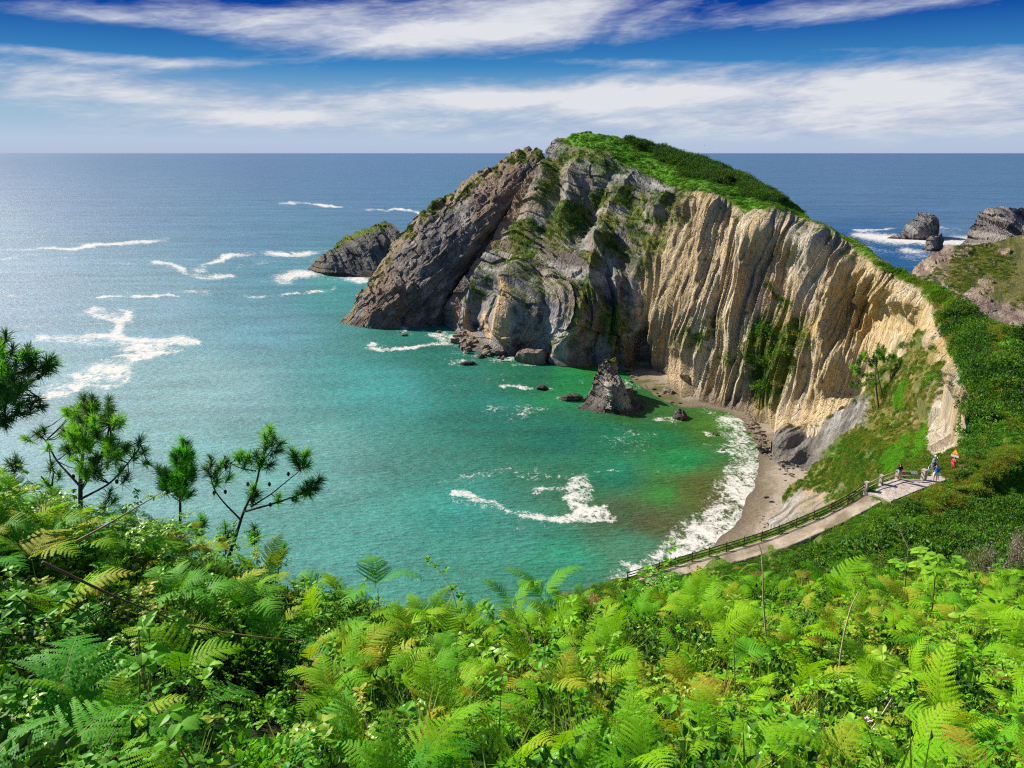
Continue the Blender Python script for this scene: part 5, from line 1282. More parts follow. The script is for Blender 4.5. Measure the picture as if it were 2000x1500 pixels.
# bramble sprays
BR = [bramble(1), bramble(2, 1.3), bramble(3, .9)]; BRY = [bramble(4, 1.0, 'bramy', 1.15), bramble(5, .8, 'bramy', 1.1)]
BSRC = {'bram': [], 'bramy': []}
bn = [(1890, 1420, 4.3, 1.0, .5, 'bramy', 'bright bramble with large light green leaves low on the right'), (1960, 1380, 4.6, 1.0, 2.6, 'bramy', 'light green bramble leaves at the right edge'), (1790, 1390, 4.8, .9, 1.2, 'bramy', 'pale three part bramble leaves beside the dead fern'),
      (1650, 1470, 3.5, 1.0, 1.0, 'bram', 'dark glossy bramble at the bottom behind the seed heads'), (1560, 1480, 3.4, .9, 3.0, 'bram', 'glossy bramble leaves at the bottom right of the middle'), (1480, 1490, 3.6, .9, .4, 'bram', 'broad bramble leaf cluster at the bottom edge'),
      (190, 1110, 4.2, 1.0, 2.5, 'bram', 'bramble with dark ribbed leaves above the brown cane'), (40, 1090, 3.8, 1.0, 1.5, 'bram', 'dark bramble leaves at the left end of the brown cane'), (330, 1170, 5.5, .8, .9, 'bram', 'bramble tip with silvery leaves over the cane'),
      (230, 1215, 4.2, .8, 3.5, 'bram', 'bramble leaves hanging under the brown cane'), (180, 1470, 2.9, .8, 1.1, 'bram', 'rounded leaves at the bottom beside the dark ferns'), (430, 1380, 4.0, 1.0, .6, 'bram', 'bramble sprawling in the shaded hollow on the left'),
      (500, 1450, 3.6, .9, 2.0, 'bram', 'bramble trailing at the bottom of the shaded hollow'), (930, 1280, 6.4, .9, .5, 'bramy', 'pale leafed bramble tip standing up in the middle'), (1000, 1385, 5.0, .9, 1.5, 'bramy', 'broad pale green leaves in the middle of the slope'),
      (880, 1150, 8.2, .9, .3, 'bram', 'dark bramble tip against the water at the low point of the crest'), (640, 1130, 7.8, 1.0, 2.2, 'bram', 'thorny bramble spray reaching over the water left of the middle'), (1290, 1085, 9.0, .9, 2.6, 'bramy', 'leafy bramble tip in front of the surf at the fence end'),
      (1330, 1110, 9.2, .9, .2, 'bramy', 'bramble leaves in front of the last fence posts'), (1700, 1300, 6.3, 1.1, .8, 'bram', 'deep green bramble mass on the right behind the dry stem'), (1620, 1290, 6.6, 1.0, 2.8, 'bram', 'dark bramble behind the pale dry stem')]
def bram(loc, sc, rz, kd, i, lb, gp):
    me = (BR if kd == 'bram' else BRY); o = obj('bramble', me[i % len(me)], loc=loc, label=lb, cat='bramble', group=gp)
    o.scale = (sc, sc, sc); o.rotation_euler = (0, 0, rz)
    if len(BSRC[kd]) < 4: BSRC[kd].append(o)
for i, (px, py, d, sc, rz, kd, lb) in enumerate(bn):
    bram(tuple(rise(px, py, d) - np.array([0, 0, .45 * sc])), sc, rz, kd, i, lb, 'brambles on the near slope')
p, n, rr, ij = pick(SN, 120, wgt * inview, 77)
for i in range(len(p)):
    x, y, d = topx(p[i]); kd = 'bramy' if (rr.random() < .35 and x > 600) else 'bram'
    bram(tuple(p[i] + np.array([0, 0, rr.uniform(0, .35)])), rr.uniform(.6, 1.1), rr.uniform(0, 6.28), kd, i, ('light' if kd == 'bramy' else 'dark') + ' bramble ' + zones[0 if x < 620 else (1 if x < 1300 else 2)], ('light' if kd == 'bramy' else 'dark') + ' brambles tangled in the bracken')
crest = dens * sstep(640, 560, SN.PX) * sstep(1230, 1160, SN.PY)
crest2 = dens * sstep(1130, 1170, SN.PX) * sstep(1420, 1360, SN.PX) * sstep(1290, 1240, SN.PY)
# uncountable undergrowth between them
tg = [tuft(1), tuft(2, 30, .45), tuft(3, 24, .3)]
gt = []
for i, (px, py, d, lb) in enumerate([(1520, 1360, 5.2, 'grass tuft with light blades under the big arching fern'), (560, 1480, 3.2, 'grass tuft with bright tips at the bottom left of the middle'), (1560, 1110, 12, 'long grass tuft below the dirt path')]):
    o = obj('grass_tuft', tg[i], loc=tuple(rise(px, py, d) - np.array([0, 0, .3])), label=lb, cat='grass tuft'); gt.append(o)
def under(name, n, src, smin, smax, hmin, hmax, seed, label, w=None, jit=.25, amt=.3):
    n = int(n * 1.3); p, nn, rr, ij = pick(SN, n, wgt if w is None else w, seed)
    p = p + np.array([0, 0, 1.0]) * rr.uniform(hmin, hmax, n)[:, None]
    scatter(name, p, lean_rot(nn, rr, amt, jit), rr.uniform(smin, smax, n), src, label)
DD = sstep(3, 7, SN.D)
lf = sstep(500, 800, SN.PX + .6 * (1300 - SN.PY))
under('bracken_undergrowth', 2300, FSRC['fern'], .3, .62, -.1, .55, 5, 'dense bracken undergrowth between the larger ferns', wgt * (.35 + .65 * lf))
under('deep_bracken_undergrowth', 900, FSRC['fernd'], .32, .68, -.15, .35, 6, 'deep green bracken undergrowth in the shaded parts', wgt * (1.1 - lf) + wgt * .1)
under('yellow_bracken_undergrowth', 360, FSRC['ferny'], .3, .6, 0, .55, 7, 'yellowing bracken tips in the undergrowth', wgt * (.2 + .8 * lf))
under('bramble_undergrowth', 3000, BSRC['bram'], .32, .66, -.3, .3, 8, 'dark bramble leaves filling the undergrowth', dens / (.3 + SN.D * .12) * np.clip(hole, .35, 1))
under('light_bramble_undergrowth', 2200, BSRC['bramy'], .24, .5, -.1, .4, 9, 'light green leaves filling the undergrowth', wgt * (.3 + .7 * lf))
under('grass_undergrowth', 900, gt, .6, 1.1, 0, .3, 10, 'grass blades in the undergrowth', wgt * (.3 + .7 * lf))
bmask = sstep(2.0, 2.6, SN.D) * dens
p, nn, rr, ij = pick(SN, 3600, bmask * (.3 + .7 * hole), 61)
scatter('leafy_undergrowth', p + np.array([0, 0, 1.0]) * rr.uniform(0, .3, 3600)[:, None], lean_rot(nn, rr, .5, .2), rr.uniform(.14, .36, 3600), [SRC['green'][0], SRC['bright'][0], SRC['dark'][0], SRC['green'][1]], 'low leafy undergrowth covering the soil of the near slope')

under('crest_bracken', 300, FSRC['fern'] + FSRC['fernd'], .35, .7, .25, .82, 21, 'bracken and leaves rising along the left crest in front of the pines', crest)
under('crest_brambles', 420, BSRC['bram'] + BSRC['bramy'], .35, .7, 0, .75, 22, 'bramble tangle along the left crest in front of the pines', crest)
under('crest_yellow_tips', 130, FSRC['ferny'], .3, .6, .35, .85, 23, 'yellow bracken tips along the left crest', crest)
under('path_end_bracken', 130, FSRC['fern'], .3, .6, .05, .5, 24, 'bracken hiding the lower end of the dirt path', crest2)
under('path_end_brambles', 160, BSRC['bram'] + BSRC['bramy'], .3, .55, 0, .48, 25, 'brambles hiding the lower end of the dirt path', crest2)
under('dead_litter', 260, FSRC['fernb'], .35, .8, -.2, .35, 26, 'dead brown bracken caught in the undergrowth', wgt)
# long canes and dry stems
def cane(name, pts, rad, mat, label, cat, leafmat=None):
    P_ = np.array([W(*q) for q in pts]); k = len(P_)
    tt = np.linspace(0, k - 1, 5 * k); Q = np.stack([np.interp(tt, range(k), P_[:, c]) for c in range(3)], 1)
    for _ in range(3): Q[1:-1] = (Q[:-2] + Q[2:] + 2 * Q[1:-1]) / 4
    m_ = MB(); m_.tube(Q, np.linspace(rad, rad * .35, len(Q)), 6)
    rr = np.random.default_rng(int(pts[0][0]))
    for i in range(3, len(Q) - 2, 3):
        d_ = rr.normal(size=3); d_ /= np.linalg.norm(d_); m_.tube([Q[i], Q[i] + d_ * rad * 2.2], [rad * .4, .0002], 4)
    return obj(name, m_.mesh(name, [mat], True), label=label, cat=cat)
cane('bramble_cane', [(82, 1098, 3.6), (150, 1130, 3.7), (230, 1168, 3.8), (300, 1195, 3.9), (342, 1212, 4.0)], .008, CANE, 'long dark brown thorny cane slanting down across the left ferns', 'cane')
cane('bramble_cane', [(368, 1222, 4.1), (440, 1236, 4.3), (520, 1246, 4.4), (592, 1252, 4.6)], .006, mat_plain('orange_cane', (.38, .22, .08), .6, .3), 'orange brown cane running on to the right of the dark one', 'cane')
cane('dry_stem', [(148, 1058, 5.2), (200, 1030, 5.4), (260, 995, 5.6), (310, 965, 5.8)], .009, mat_plain('tan_cane', (.34, .22, .12), .7, .2), 'tan dry stem leaning up to the right under the pines', 'dry stem')
cane('dry_stem', [(1497, 1250, 6.2), (1491, 1180, 6.1), (1490, 1120, 6.0), (1487, 1075, 6.0), (1480, 1060, 6.0)], .008, DEAD, 'pale bent dry stem standing in front of the dirt path', 'dry stem')
cane('dry_stem', [(1640, 1340, 5.2), (1640, 1290, 5.1), (1650, 1230, 5.0), (1662, 1185, 5.0), (1676, 1157, 5.0)], .008, DEAD, 'pale curved dry stem with seed husks leaning to the right', 'dry stem')
cane('dry_stem', [(1778, 1078, 8.5), (1765, 1050, 8.5), (1752, 1022, 8.5), (1747, 1018, 8.5)], .008, DEAD, 'short pale dry stem in front of the dark gully bushes', 'dry stem')
cane('dry_stem', [(1070, 1345, 5.6), (1065, 1310, 5.5), (1040, 1260, 5.6), (1015, 1215, 5.8), (965, 1200, 6)], .005, CANE, 'dark arched stem in the middle of the slope', 'dry stem')
cane('dry_stem', [(850, 1230, 6.6), (880, 1170, 6.6), (905, 1110, 6.7)], .004, DEAD, 'thin bare twig leaning over the water at the crest', 'dry stem')
for (x, y0, y1, d, lb) in [(288, 1440, 1180, 3.3, 'tall slim dark stem with a curled tip in the left hollow'), (268, 1430, 1195, 3.2, 'second slim stem beside the one with the curled tip'), (1430, 1440, 1230, 4.4, 'upright dark green stem rising among the lower right ferns'), (1713, 1200, 1075, 8.5, 'thin upright stem behind the dry one on the right'), (645, 1360, 1250, 5, 'upright green stalk in the left middle of the slope')]:
    cane('fern_stalk', [(x, y0, d), (x + 6, (y0 + y1) / 2, d), (x + 2, y1 + 14, d), (x + 10, y1, d)], .005, STEM, lb, 'stalk')
# blackberry seed heads and flowers, bottom right
rr = np.random.default_rng(4)
hd = obj('bramble_flowers', None, loc=tuple(W(1690, 1440, 3.9)), label='spray of whitish bramble flowers and seed heads in the lower right', cat='flower spray')
pts = [W(1660, 1500, 3.9), W(1690, 1440, 3.9), W(1720, 1400, 3.9), W(1745, 1360, 3.95)]; o0 = W(1690, 1440, 3.9)
m_ = MB(); m_.tube(np.array(pts) - o0, .004, 5); obj('stem', m_.mesh('stem', [DEAD], True), parent=hd)
FLW = mat_plain('flower_white', (.75, .60, .62), .7, .2); HUSK = mat_plain('pale_husk', (.50, .50, .36), .8, .1)
for i in range(34):
    t_ = rr.uniform(0, 1); b_ = np.array([np.interp(t_ * 3, range(4), np.array(pts)[:, c]) for c in range(3)]) - o0 + rr.normal(size=3) * .03
    m_ = MB(); big = t_ < .5
    for k in range(5 if big else 4):
        a = k * 1.256 + rr.random(); R_ = .012 if big else .006
        d1 = np.array([math.cos(a), math.sin(a) * .6, .4 * rr.random() + math.sin(a) * .3]) * R_; s_ = np.array([-math.sin(a), math.cos(a), .1]) * R_ * .5
        m_.add([b_, b_ + d1 * .6 - s_, b_ + d1 * 1.3, b_ + d1 * .6 + s_], [[0, 1, 2, 3]])
    m_.tube([b_ - [0, 0, .004], b_ + [0, 0, .005]], [.005, .003], 5)
    obj('flower' if big else 'seed_head', m_.mesh('flower', [FLW if big else HUSK]), parent=hd)
# broad lobed leaves against the gully
for (cx_, cy_, d, n_, S, lb) in [(1830, 1105, 8.0, 6, .24, 'plant with big bright lobed leaves standing against the dark gully'), (1775, 1075, 8.6, 4, .17, 'smaller lobed leaf plant beside the short dry stem')]:
    c0 = W(cx_, cy_, d); e = obj('lobed_leaf_plant', None, loc=tuple(c0 - np.array([0, 0, .5])), label=lb, cat='plant'); rr = np.random.default_rng(cx_)
    m_ = MB(); m_.tube([(0, 0, -.5), (.03, 0, 0), (0, .02, .55)], [.008, .007, .004], 6); obj('stem', m_.mesh('stem', [CANE], True), parent=e)
    for k in range(n_):
        a = k * 2.1; q_ = np.array([.20 * math.cos(a), .12 * math.sin(a), .38 + .05 * k]) * (S / .22); lv = LV()
        lv.tube(np.array([[0, .02, .4], q_]), .0025, 4, 1)
        out = np.array([math.cos(a), math.sin(a) * .6, -.25]); sd2 = np.cross(out, [0, 0, 1]); sd2 /= np.linalg.norm(sd2); out /= np.linalg.norm(out)
        for aa, ll in ((0, 1), (45, .9), (-45, .9), (95, .65), (-95, .65)):
            c, s_ = math.cos(math.radians(aa)), math.sin(math.radians(aa)); lv.leaf(q_, out * c + sd2 * s_, S * .62 * ll, S * .42, 0, .15, .15, 6)
        obj('leaf', lv.mesh('leaf', [LEAFM['bramy'], STEM]), parent=e)
# grey heath bushes on the right
for i, (x, y, d, S, lb) in enumerate([(1925, 1105, 17, .95, 'grey feathery heath bush, the lower and wider one beside the gully'), (1990, 1085, 17.5, 1.15, 'grey feathery heath bush, the taller one at the right edge')]):
    rr = np.random.default_rng(70 + i); e = obj('heath_bush', None, loc=tuple(W(x, y, d) - np.array([0, 0, S * .55])), label=lb, cat='bush', group='grey heath bushes'); lv = LV(); tw = MB()
    for k in range(46):
        a = rr.uniform(0, 6.28); sp = rr.uniform(0, .55); b_ = np.array([0, 0, 0.]); tip = np.array([math.cos(a) * sp, math.sin(a) * sp, rr.uniform(.7, 1.05) * (1.05 - .55 * sp)]) * S * 1.05
        mid = tip * .5 + rr.normal(size=3) * .04; tw.tube([b_, mid, tip], [.012, .007, .002], 4)
        for j in range(70):
            u = rr.uniform(.2, 1); p_ = (mid * 2 * u if u < .5 else mid + (tip - mid) * (u - .5) * 2) + rr.normal(size=3) * .018
            dd = (tip - mid) / np.linalg.norm(tip - mid) + rr.normal(size=3) * .5; dd /= np.linalg.norm(dd); s_ = np.cross(dd, rr.normal(size=3)); s_ /= np.linalg.norm(s_)
            lv.add(np.array([p_ - s_ * .006, p_ + s_ * .006, p_ + dd * .06]), [[0, 1, 2]], 0 if (p_[2] > .3 * S or rr.random() < .3) else 1)
    obj('foliage', lv.mesh('foliage', [LEAFM['grey'], LEAFM['gold']]), parent=e); obj('stem', tw.mesh('stem', [BARK]), parent=e)
# ================================================================== PINES
CONE = mat_plain('pine_cone', (.10, .055, .035), .8, .2, .4, 60, .5)
def pine(label, base, limbs, tufts, seed, trunk_r=.06, nn=75, L=.14, cones=(), w=.0024, dark=.35):
    """limbs: lists of (px, py, depth); tufts: (px, py, depth, dx, dy) with screen heading of the shoot turned into a world heading"""
    rr = np.random.default_rng(seed); o0 = W(*base)
    e = obj('pine_tree', None, loc=tuple(o0), label=label, cat='tree')
    for k, (ln, r0, r1) in enumerate(limbs):
        P_ = np.array([W(*q) for q in ln]) - o0; n_ = len(P_); tt = np.linspace(0, n_ - 1, 4 * n_)
        Q = np.stack([np.interp(tt, range(n_), P_[:, c]) for c in range(3)], 1)
        for _ in range(2): Q[1:-1] = (Q[:-2] + Q[2:] + 2 * Q[1:-1]) / 4
        m_ = MB(); m_.tube(Q, np.linspace(r0, r1, len(Q)) * (.62 if r0 < .2 and L < .5 else .85), 7); obj('trunk' if k == 0 else 'branch', m_.mesh('branch', [BARK], True), parent=e)
    lv = LV()
    ends = [np.array(W(*ln[-1])) - o0 for ln, _, _ in limbs]
    allp = np.vstack([np.array([W(*q) for q in ln]) - o0 for ln, _, _ in limbs]); tb = MB()
    for (x, y, d, dx, dy) in tufts:
        tip = W(x, y, d) - o0; dir_ = W(x + dx, y + dy, d) - W(x, y, d); dir_ = dir_ / (np.linalg.norm(dir_) + 1e-6) + np.array([0, rr.uniform(-.5, .5), .25])
        j = np.argmin(np.linalg.norm(allp - tip, axis=1)); q0 = allp[j]
        mid = (q0 + tip) / 2 + np.array([0, 0, -.03]); tb.tube([q0, mid, tip], [.009, .007, .004] if L < .5 else [.05, .04, .02], 5)
        needles(lv, tip, dir_, rr, L * (1.12 if L < .5 else 1) * rr.uniform(.85, 1.1), int(nn * 1.5), 1 if rr.random() < dark else 0, w * (1.5 if w < .01 else 1))
    obj('crown', lv.mesh('crown', [LEAFM['needle'], LEAFM['needled']]), parent=e)
    obj('twig_sprays', tb.mesh('twig_sprays', [BARK]), parent=e)
    for (x, y, d) in cones:
        c_ = W(x, y, d) - o0; m_ = MB(); m_.tube([c_ + [0, 0, .03], c_ + [0, 0, .01], c_ - [0, 0, .02], c_ - [0, 0, .045]], [.008, .026, .024, .006], 8)
        obj('pine_cone', m_.mesh('pine_cone', [CONE]), parent=e)
    return e
rr = np.random.default_rng(12)
def fill(outline, n, d, spread=.5, seed=0, up=-1, cx=None):
    r_ = np.random.default_rng(seed); out = []; xs = [q[0] for q in outline]; ys = [q[1] for q in outline]
    cx = np.mean(xs) if cx is None else cx
    while len(out) < n:
        x, y = r_.uniform(min(xs), max(xs)), r_.uniform(min(ys), max(ys))
        if sdpoly(np.array([x]), np.array([y]), outline)[0] < 0: out.append((x, y, d + r_.uniform(-spread, spread), (x - cx) * .02 + r_.uniform(-.5, .5), -1 + r_.uniform(-.5, .3)))
    return out
D2 = 11.5
pine('pine with a dense green crown left of centre above the ferns', (155, 1010, D2), [
    ([(158, 1120, D2), (157, 1000, D2), (157, 930, D2), (165, 860, D2), (175, 800, D2)], .07, .02), ([(156, 960, D2), (200, 890, D2), (215, 830, D2), (212, 790, D2)], .04, .012), ([(157, 950, D2), (110, 900, D2 + .3), (90, 860, D2 + .3), (72, 845, D2 + .3)], .03, .01),
    ([(157, 975, D2), (215, 945, D2 - .3), (250, 905, D2 - .3), (275, 870, D2 - .3)], .03, .01), ([(155, 990, D2), (110, 960, D2), (80, 930, D2)], .03, .01), ([(95, 990, D2), (100, 960, D2), (105, 920, D2), (98, 900, D2)], .03, .01), ([(157, 1000, D2), (190, 1000, D2), (215, 970, D2)], .02, .008)],
    fill([(150, 790), (165, 775), (182, 778), (205, 780), (232, 790), (245, 830), (252, 880), (235, 900), (215, 890), (200, 920), (160, 925), (135, 910), (120, 860), (125, 810)], 82, D2, .6, 1) +
    [(165, 772, D2, .2, -1), (213, 778, D2, .2, -1), (128, 800, D2, -.5, -1), (180, 775, D2, 0, -1), (240, 820, D2, .6, -1), (275, 855, D2 - .3, .3, -1), (285, 880, D2 - .3, .8, -.3), (262, 885, D2 - .3, .2, -1), (290, 905, D2 - .3, .8, 0), (72, 845, D2 + .3, -.7, -.6), (50, 855, D2 + .3, -1, -.2), (85, 835, D2 + .3, .1, -1), (95, 870, D2, .5, -.6),
     (100, 905, D2, 0, -1), (115, 925, D2, .4, -1), (90, 940, D2, -.5, -.8), (105, 960, D2, 0, -1), (215, 960, D2, .3, -1), (205, 985, D2, .3, -.9), (225, 975, D2, .6, -.5), (130, 985, D2, -.3, -1), (235, 915, D2 - .3, .2, -1), (250, 930, D2 - .3, .5, -.5)],
    1, nn=85, cones=[(228, 940, D2 - .3), (143, 930, D2 - .2)])
D3_ = 11.8
pine('small pine top with a narrow upright crown between the two wider pines', (355, 1000, D3_), [([(352, 1080, D3_), (352, 980, D3_), (352, 920, D3_), (356, 870, D3_)], .04, .012)],
    fill([(345, 880), (357, 855), (370, 870), (378, 900), (388, 940), (385, 960), (330, 965), (305, 940), (325, 915)], 44, D3_, .45, 2) + [(357, 858, D3_, 0, -1), (340, 885, D3_, -.3, -1), (375, 885, D3_, .4, -1), (308, 915, D3_, -.6, -.8), (320, 930, D3_, -.4, -1)], 2, nn=95, cones=[(372, 965, D3_)])
D4 = 12.0
pine('open pine with thin twisting branches and dark cones over the water', (455, 1060, D4), [
    ([(440, 1110, D4), (460, 1050, D4), (475, 1000, D4), (500, 950, D4), (510, 900, D4), (520, 860, D4)], .05, .012), ([(470, 1015, D4), (440, 985, D4), (420, 960, D4), (410, 930, D4), (412, 905, D4)], .025, .008), ([(475, 1000, D4), (530, 985, D4 - .2), (570, 972, D4 - .2), (605, 958, D4 - .2), (622, 945, D4 - .2)], .03, .008),
    ([(490, 990, D4), (530, 965, D4), (560, 940, D4), (585, 920, D4), (595, 905, D4)], .022, .007), ([(500, 920, D4), (470, 915, D4), (450, 905, D4), (440, 890, D4)], .018, .006), ([(510, 905, D4), (530, 880, D4), (540, 860, D4)], .015, .006), ([(440, 1085, D4), (445, 1060, D4), (440, 1040, D4)], .02, .008)],
    [(527, 835, D4, .1, -1), (515, 850, D4, -.5, -.8), (535, 855, D4, .4, -1), (550, 865, D4, .8, -.5), (520, 870, D4, .2, -1), (545, 880, D4, .8, -.2), (500, 885, D4, -.2, -1), (515, 895, D4, .3, -1), (485, 890, D4, -.4, -1), (470, 885, D4, 0, -1), (480, 900, D4, .2, -1), (462, 890, D4, -.5, -.8), (505, 905, D4, 0, -1), (530, 905, D4, .6, -.4),
     (412, 895, D4, -.2, -1), (402, 915, D4, -.5, -.7), (420, 920, D4, .2, -1), (432, 905, D4, .3, -1), (425, 935, D4, .4, -1), (443, 900, D4, .2, -1), (448, 930, D4, .5, -.6), (595, 890, D4, .3, -1), (575, 890, D4, -.3, -1), (604, 905, D4, .8, -.4), (580, 905, D4, -.5, -.7), (600, 882, D4, .5, -1), (572, 880, D4, -.4, -1),
     (612, 940, D4 - .2, .6, -.8), (625, 935, D4 - .2, .8, -.6), (600, 945, D4 - .2, 0, -1), (590, 955, D4 - .2, -.4, -.7), (618, 955, D4 - .2, .8, .2), (580, 965, D4 - .2, .1, -1), (605, 965, D4 - .2, .5, .5), (495, 950, D4, .2, -1), (490, 970, D4, -.3, -1), (500, 965, D4, .5, -.8), (440, 1025, D4, 0, -1), (450, 1040, D4, .5, -1), (428, 1050, D4, -.6, -.8), (440, 1060, D4, 0, -1), (545, 970, D4, .3, -1)],
    3, nn=92, L=.15, cones=[(563, 925, D4), (526, 945, D4), (484, 945, D4), (418, 962, D4), (440, 960, D4), (528, 985, D4 - .2), (572, 975, D4 - .2)])
D1 = 9.0
pine('pine with dark green clustered needles at the left edge', (-60, 900, D1), [
    ([(-80, 1000, D1), (-60, 900, D1), (-30, 800, D1), (-10, 730, D1), (5, 690, D1)], .08, .02), ([(-40, 830, D1), (10, 790, D1), (40, 770, D1), (75, 775, D1)], .03, .01), ([(-20, 750, D1), (30, 730, D1), (70, 722, D1), (100, 708, D1)], .03, .01), ([(-60, 880, D1), (0, 830, D1), (30, 810, D1), (60, 800, D1)], .025, .008)],
    fill([(-40, 660), (5, 655), (40, 680), (70, 690), (65, 740), (40, 765), (0, 780), (-40, 780)], 60, D1, .5, 4) + [(10, 650, D1, .1, -1), (0, 665, D1, -.3, -1), (25, 680, D1, .4, -1), (55, 680, D1, .2, -1), (70, 690, D1, .5, -1), (100, 700, D1, .6, -.6), (108, 712, D1, 1, -.1), (92, 705, D1, .2, -1), (85, 720, D1, .3, -.5), (98, 722, D1, .8, .3),
     (30, 770, D1, .1, -1), (50, 785, D1, .7, -.3), (75, 780, D1, .9, -.2), (82, 795, D1, .8, .3), (60, 795, D1, .3, -.6), (35, 790, D1, 0, -1), (10, 800, D1, 0, -1), (20, 820, D1, .5, .2), (0, 815, D1, 0, -.7), (45, 808, D1, .8, .4), (10, 830, D1, .2, .6)], 5, nn=75, L=.125, dark=.75, cones=[(75, 735, D1), (88, 726, D1), (43, 762, D1)])
D5 = 9.5
pine('pine twig tips poking up above the ferns at the left edge', (10, 960, D5), [([(0, 1020, D5), (15, 960, D5), (30, 925, D5), (30, 905, D5)], .02, .006), ([(0, 990, D5), (-5, 950, D5)], .015, .006)], [(30, 895, D5, 0, -1), (38, 905, D5, .6, -.6), (20, 905, D5, -.4, -.8), (5, 920, D5, .1, -1), (0, 940, D5, -.3, -1), (15, 945, D5, .2, -1)], 6, nn=70, L=.12, dark=.8)
D6 = 10.5
pine('low pine shoots rising from the fern crest right of the open pine', (545, 1110, D6), [([(540, 1150, D6), (545, 1100, D6), (552, 1075, D6)], .02, .006), ([(360, 1100, D6), (385, 1050, D6), (392, 1020, D6)], .02, .006), ([(500, 1090, D6), (497, 1060, D6), (496, 1040, D6)], .015, .006)],
    [(555, 1065, D6, .2, -1), (548, 1078, D6, -.3, -1), (538, 1085, D6, -.6, -.7), (530, 1095, D6, -.3, -.8), (392, 1010, D6, 0, -1), (400, 1020, D6, .5, -.8), (380, 1025, D6, -.5, -.8), (390, 1040, D6, 0, -1), (497, 1030, D6, 0, -1), (503, 1045, D6, .4, -1), (490, 1050, D6, -.3, -1)], 7, nn=75, L=.12)
# the lone pine on the spur above the beach
p0, n0, d0 = onsheet(SE, 1716, 800); dd_ = float(d0)
k_ = dd_
T = lambda x, y, o=0.0: (x, y, k_ + o)
tf = fill([(1705, 690), (1712, 672), (1728, 668), (1730, 685), (1722, 700), (1712, 712), (1700, 712), (1690, 700)], 30, k_, 2.0, 8) + fill([(1680, 682), (1690, 680), (1695, 700), (1680, 712), (1670, 700)], 12, k_, 1.5, 9) + fill([(1655, 712), (1672, 716), (1700, 730), (1690, 736), (1665, 726)], 12, k_, 1.5, 10) \
    + fill([(1720, 695), (1740, 688), (1748, 692), (1742, 702), (1725, 706)], 9, k_, 1.5, 11) + fill([(1656, 745), (1672, 742), (1695, 748), (1680, 756), (1664, 754)], 9, k_, 1.5, 12)
pine('lone pine with two thin bare trunks and a sparse crown on the brown slope', (1716, 805, k_), [
    ([T(1717, 808), T(1714, 780), T(1711, 755), T(1710, 735), T(1712, 710), T(1714, 690), T(1716, 676)], .28, .06), ([T(1729, 797), T(1722, 765), T(1716, 740), T(1714, 720)], .22, .10), ([T(1711, 735), T(1690, 730), T(1670, 722), T(1658, 714)], .09, .03), ([T(1712, 722), T(1695, 712), T(1682, 700), T(1676, 692)], .08, .03),
    ([T(1712, 712), T(1698, 700), T(1692, 684)], .07, .03), ([T(1714, 700), T(1728, 698), T(1742, 692)], .07, .03), ([T(1711, 750), T(1690, 750), T(1665, 750)], .06, .02), ([T(1712, 742), T(1704, 740), T(1696, 744), T(1690, 758)], .04, .01), ([T(1714, 740), T(1724, 730), T(1732, 716)], .05, .02)],
    tf, 9, nn=46, L=.85, w=.045, dark=.6)
# ================================================================== PATH, FENCE, RAILING, PEOPLE, SIGN
def poly3(l, z=0.0): return np.array([W(x, y, d) + np.array([0, 0, z]) for x, y, d in l])
def resample(P_, n):
    s_ = np.r_[0, np.cumsum(np.linalg.norm(np.diff(P_, axis=0), axis=1))]; t_ = np.linspace(0, s_[-1], n)
    return np.stack([np.interp(t_, s_, P_[:, c]) for c in range(3)], 1), s_[-1]
def smooth(Q, k=4):
    for _ in range(k): Q[1:-1] = (Q[:-2] + Q[2:] + 2 * Q[1:-1]) / 4
    return Q
LP, _ = resample(poly3(pathL), 80); RP, _ = resample(poly3(pathR), 80); LP = smooth(LP); RP = smooth(RP); RP = LP + (RP - LP) * .84
cols_ = []
tt = np.linspace(0, 1, 14)[:, None, None]
PP = LP[None] * (1 - tt) + RP[None] * tt
edge_n = .16 * fbm(PP[..., 0] * 1.2, PP[..., 1] * 1.2, 3, 3)
PP[..., 2] += .03 * fbm(PP[..., 0] * 1.5, PP[..., 1] * 1.5, 0, 3) + .02
PP[0, :, :2] += edge_n[0][:, None]; PP[-1, :, :2] += edge_n[-1][:, None] * 1.2
sk0 = PP[0:1] - np.array([0, 0, .5]); sk1 = PP[-1:] - np.array([0, 0, .5]); PA = np.concatenate([sk0, PP, sk1], 0)
cn_ = fbm(PA[..., 0] * .9, PA[..., 1] * .9, 3, 5) * 1.9
pc_ = np.zeros(PA.shape) + np.array([.27, .22, .165]); pc_ = mixc(pc_, (.17, .135, .095), sstep(0, .8, cn_)); pc_ = mixc(pc_, (.42, .35, .28), sstep(.2, .9, -cn_) * .6); pc_ = mixc(pc_, (.15, .15, .05), np.clip(sstep(.8, 1, np.linspace(0, 1, 16))[:, None] * sstep(-.3, .4, cn_), 0, 1))
obj('dirt_path', mesh_np('dirt_path', PA.reshape(-1, 3), grid_faces(16, 80), mat_vcol('path_dirt', 4, .6, .10, .30, (1, 1, 1)), pc_), kind='structure')
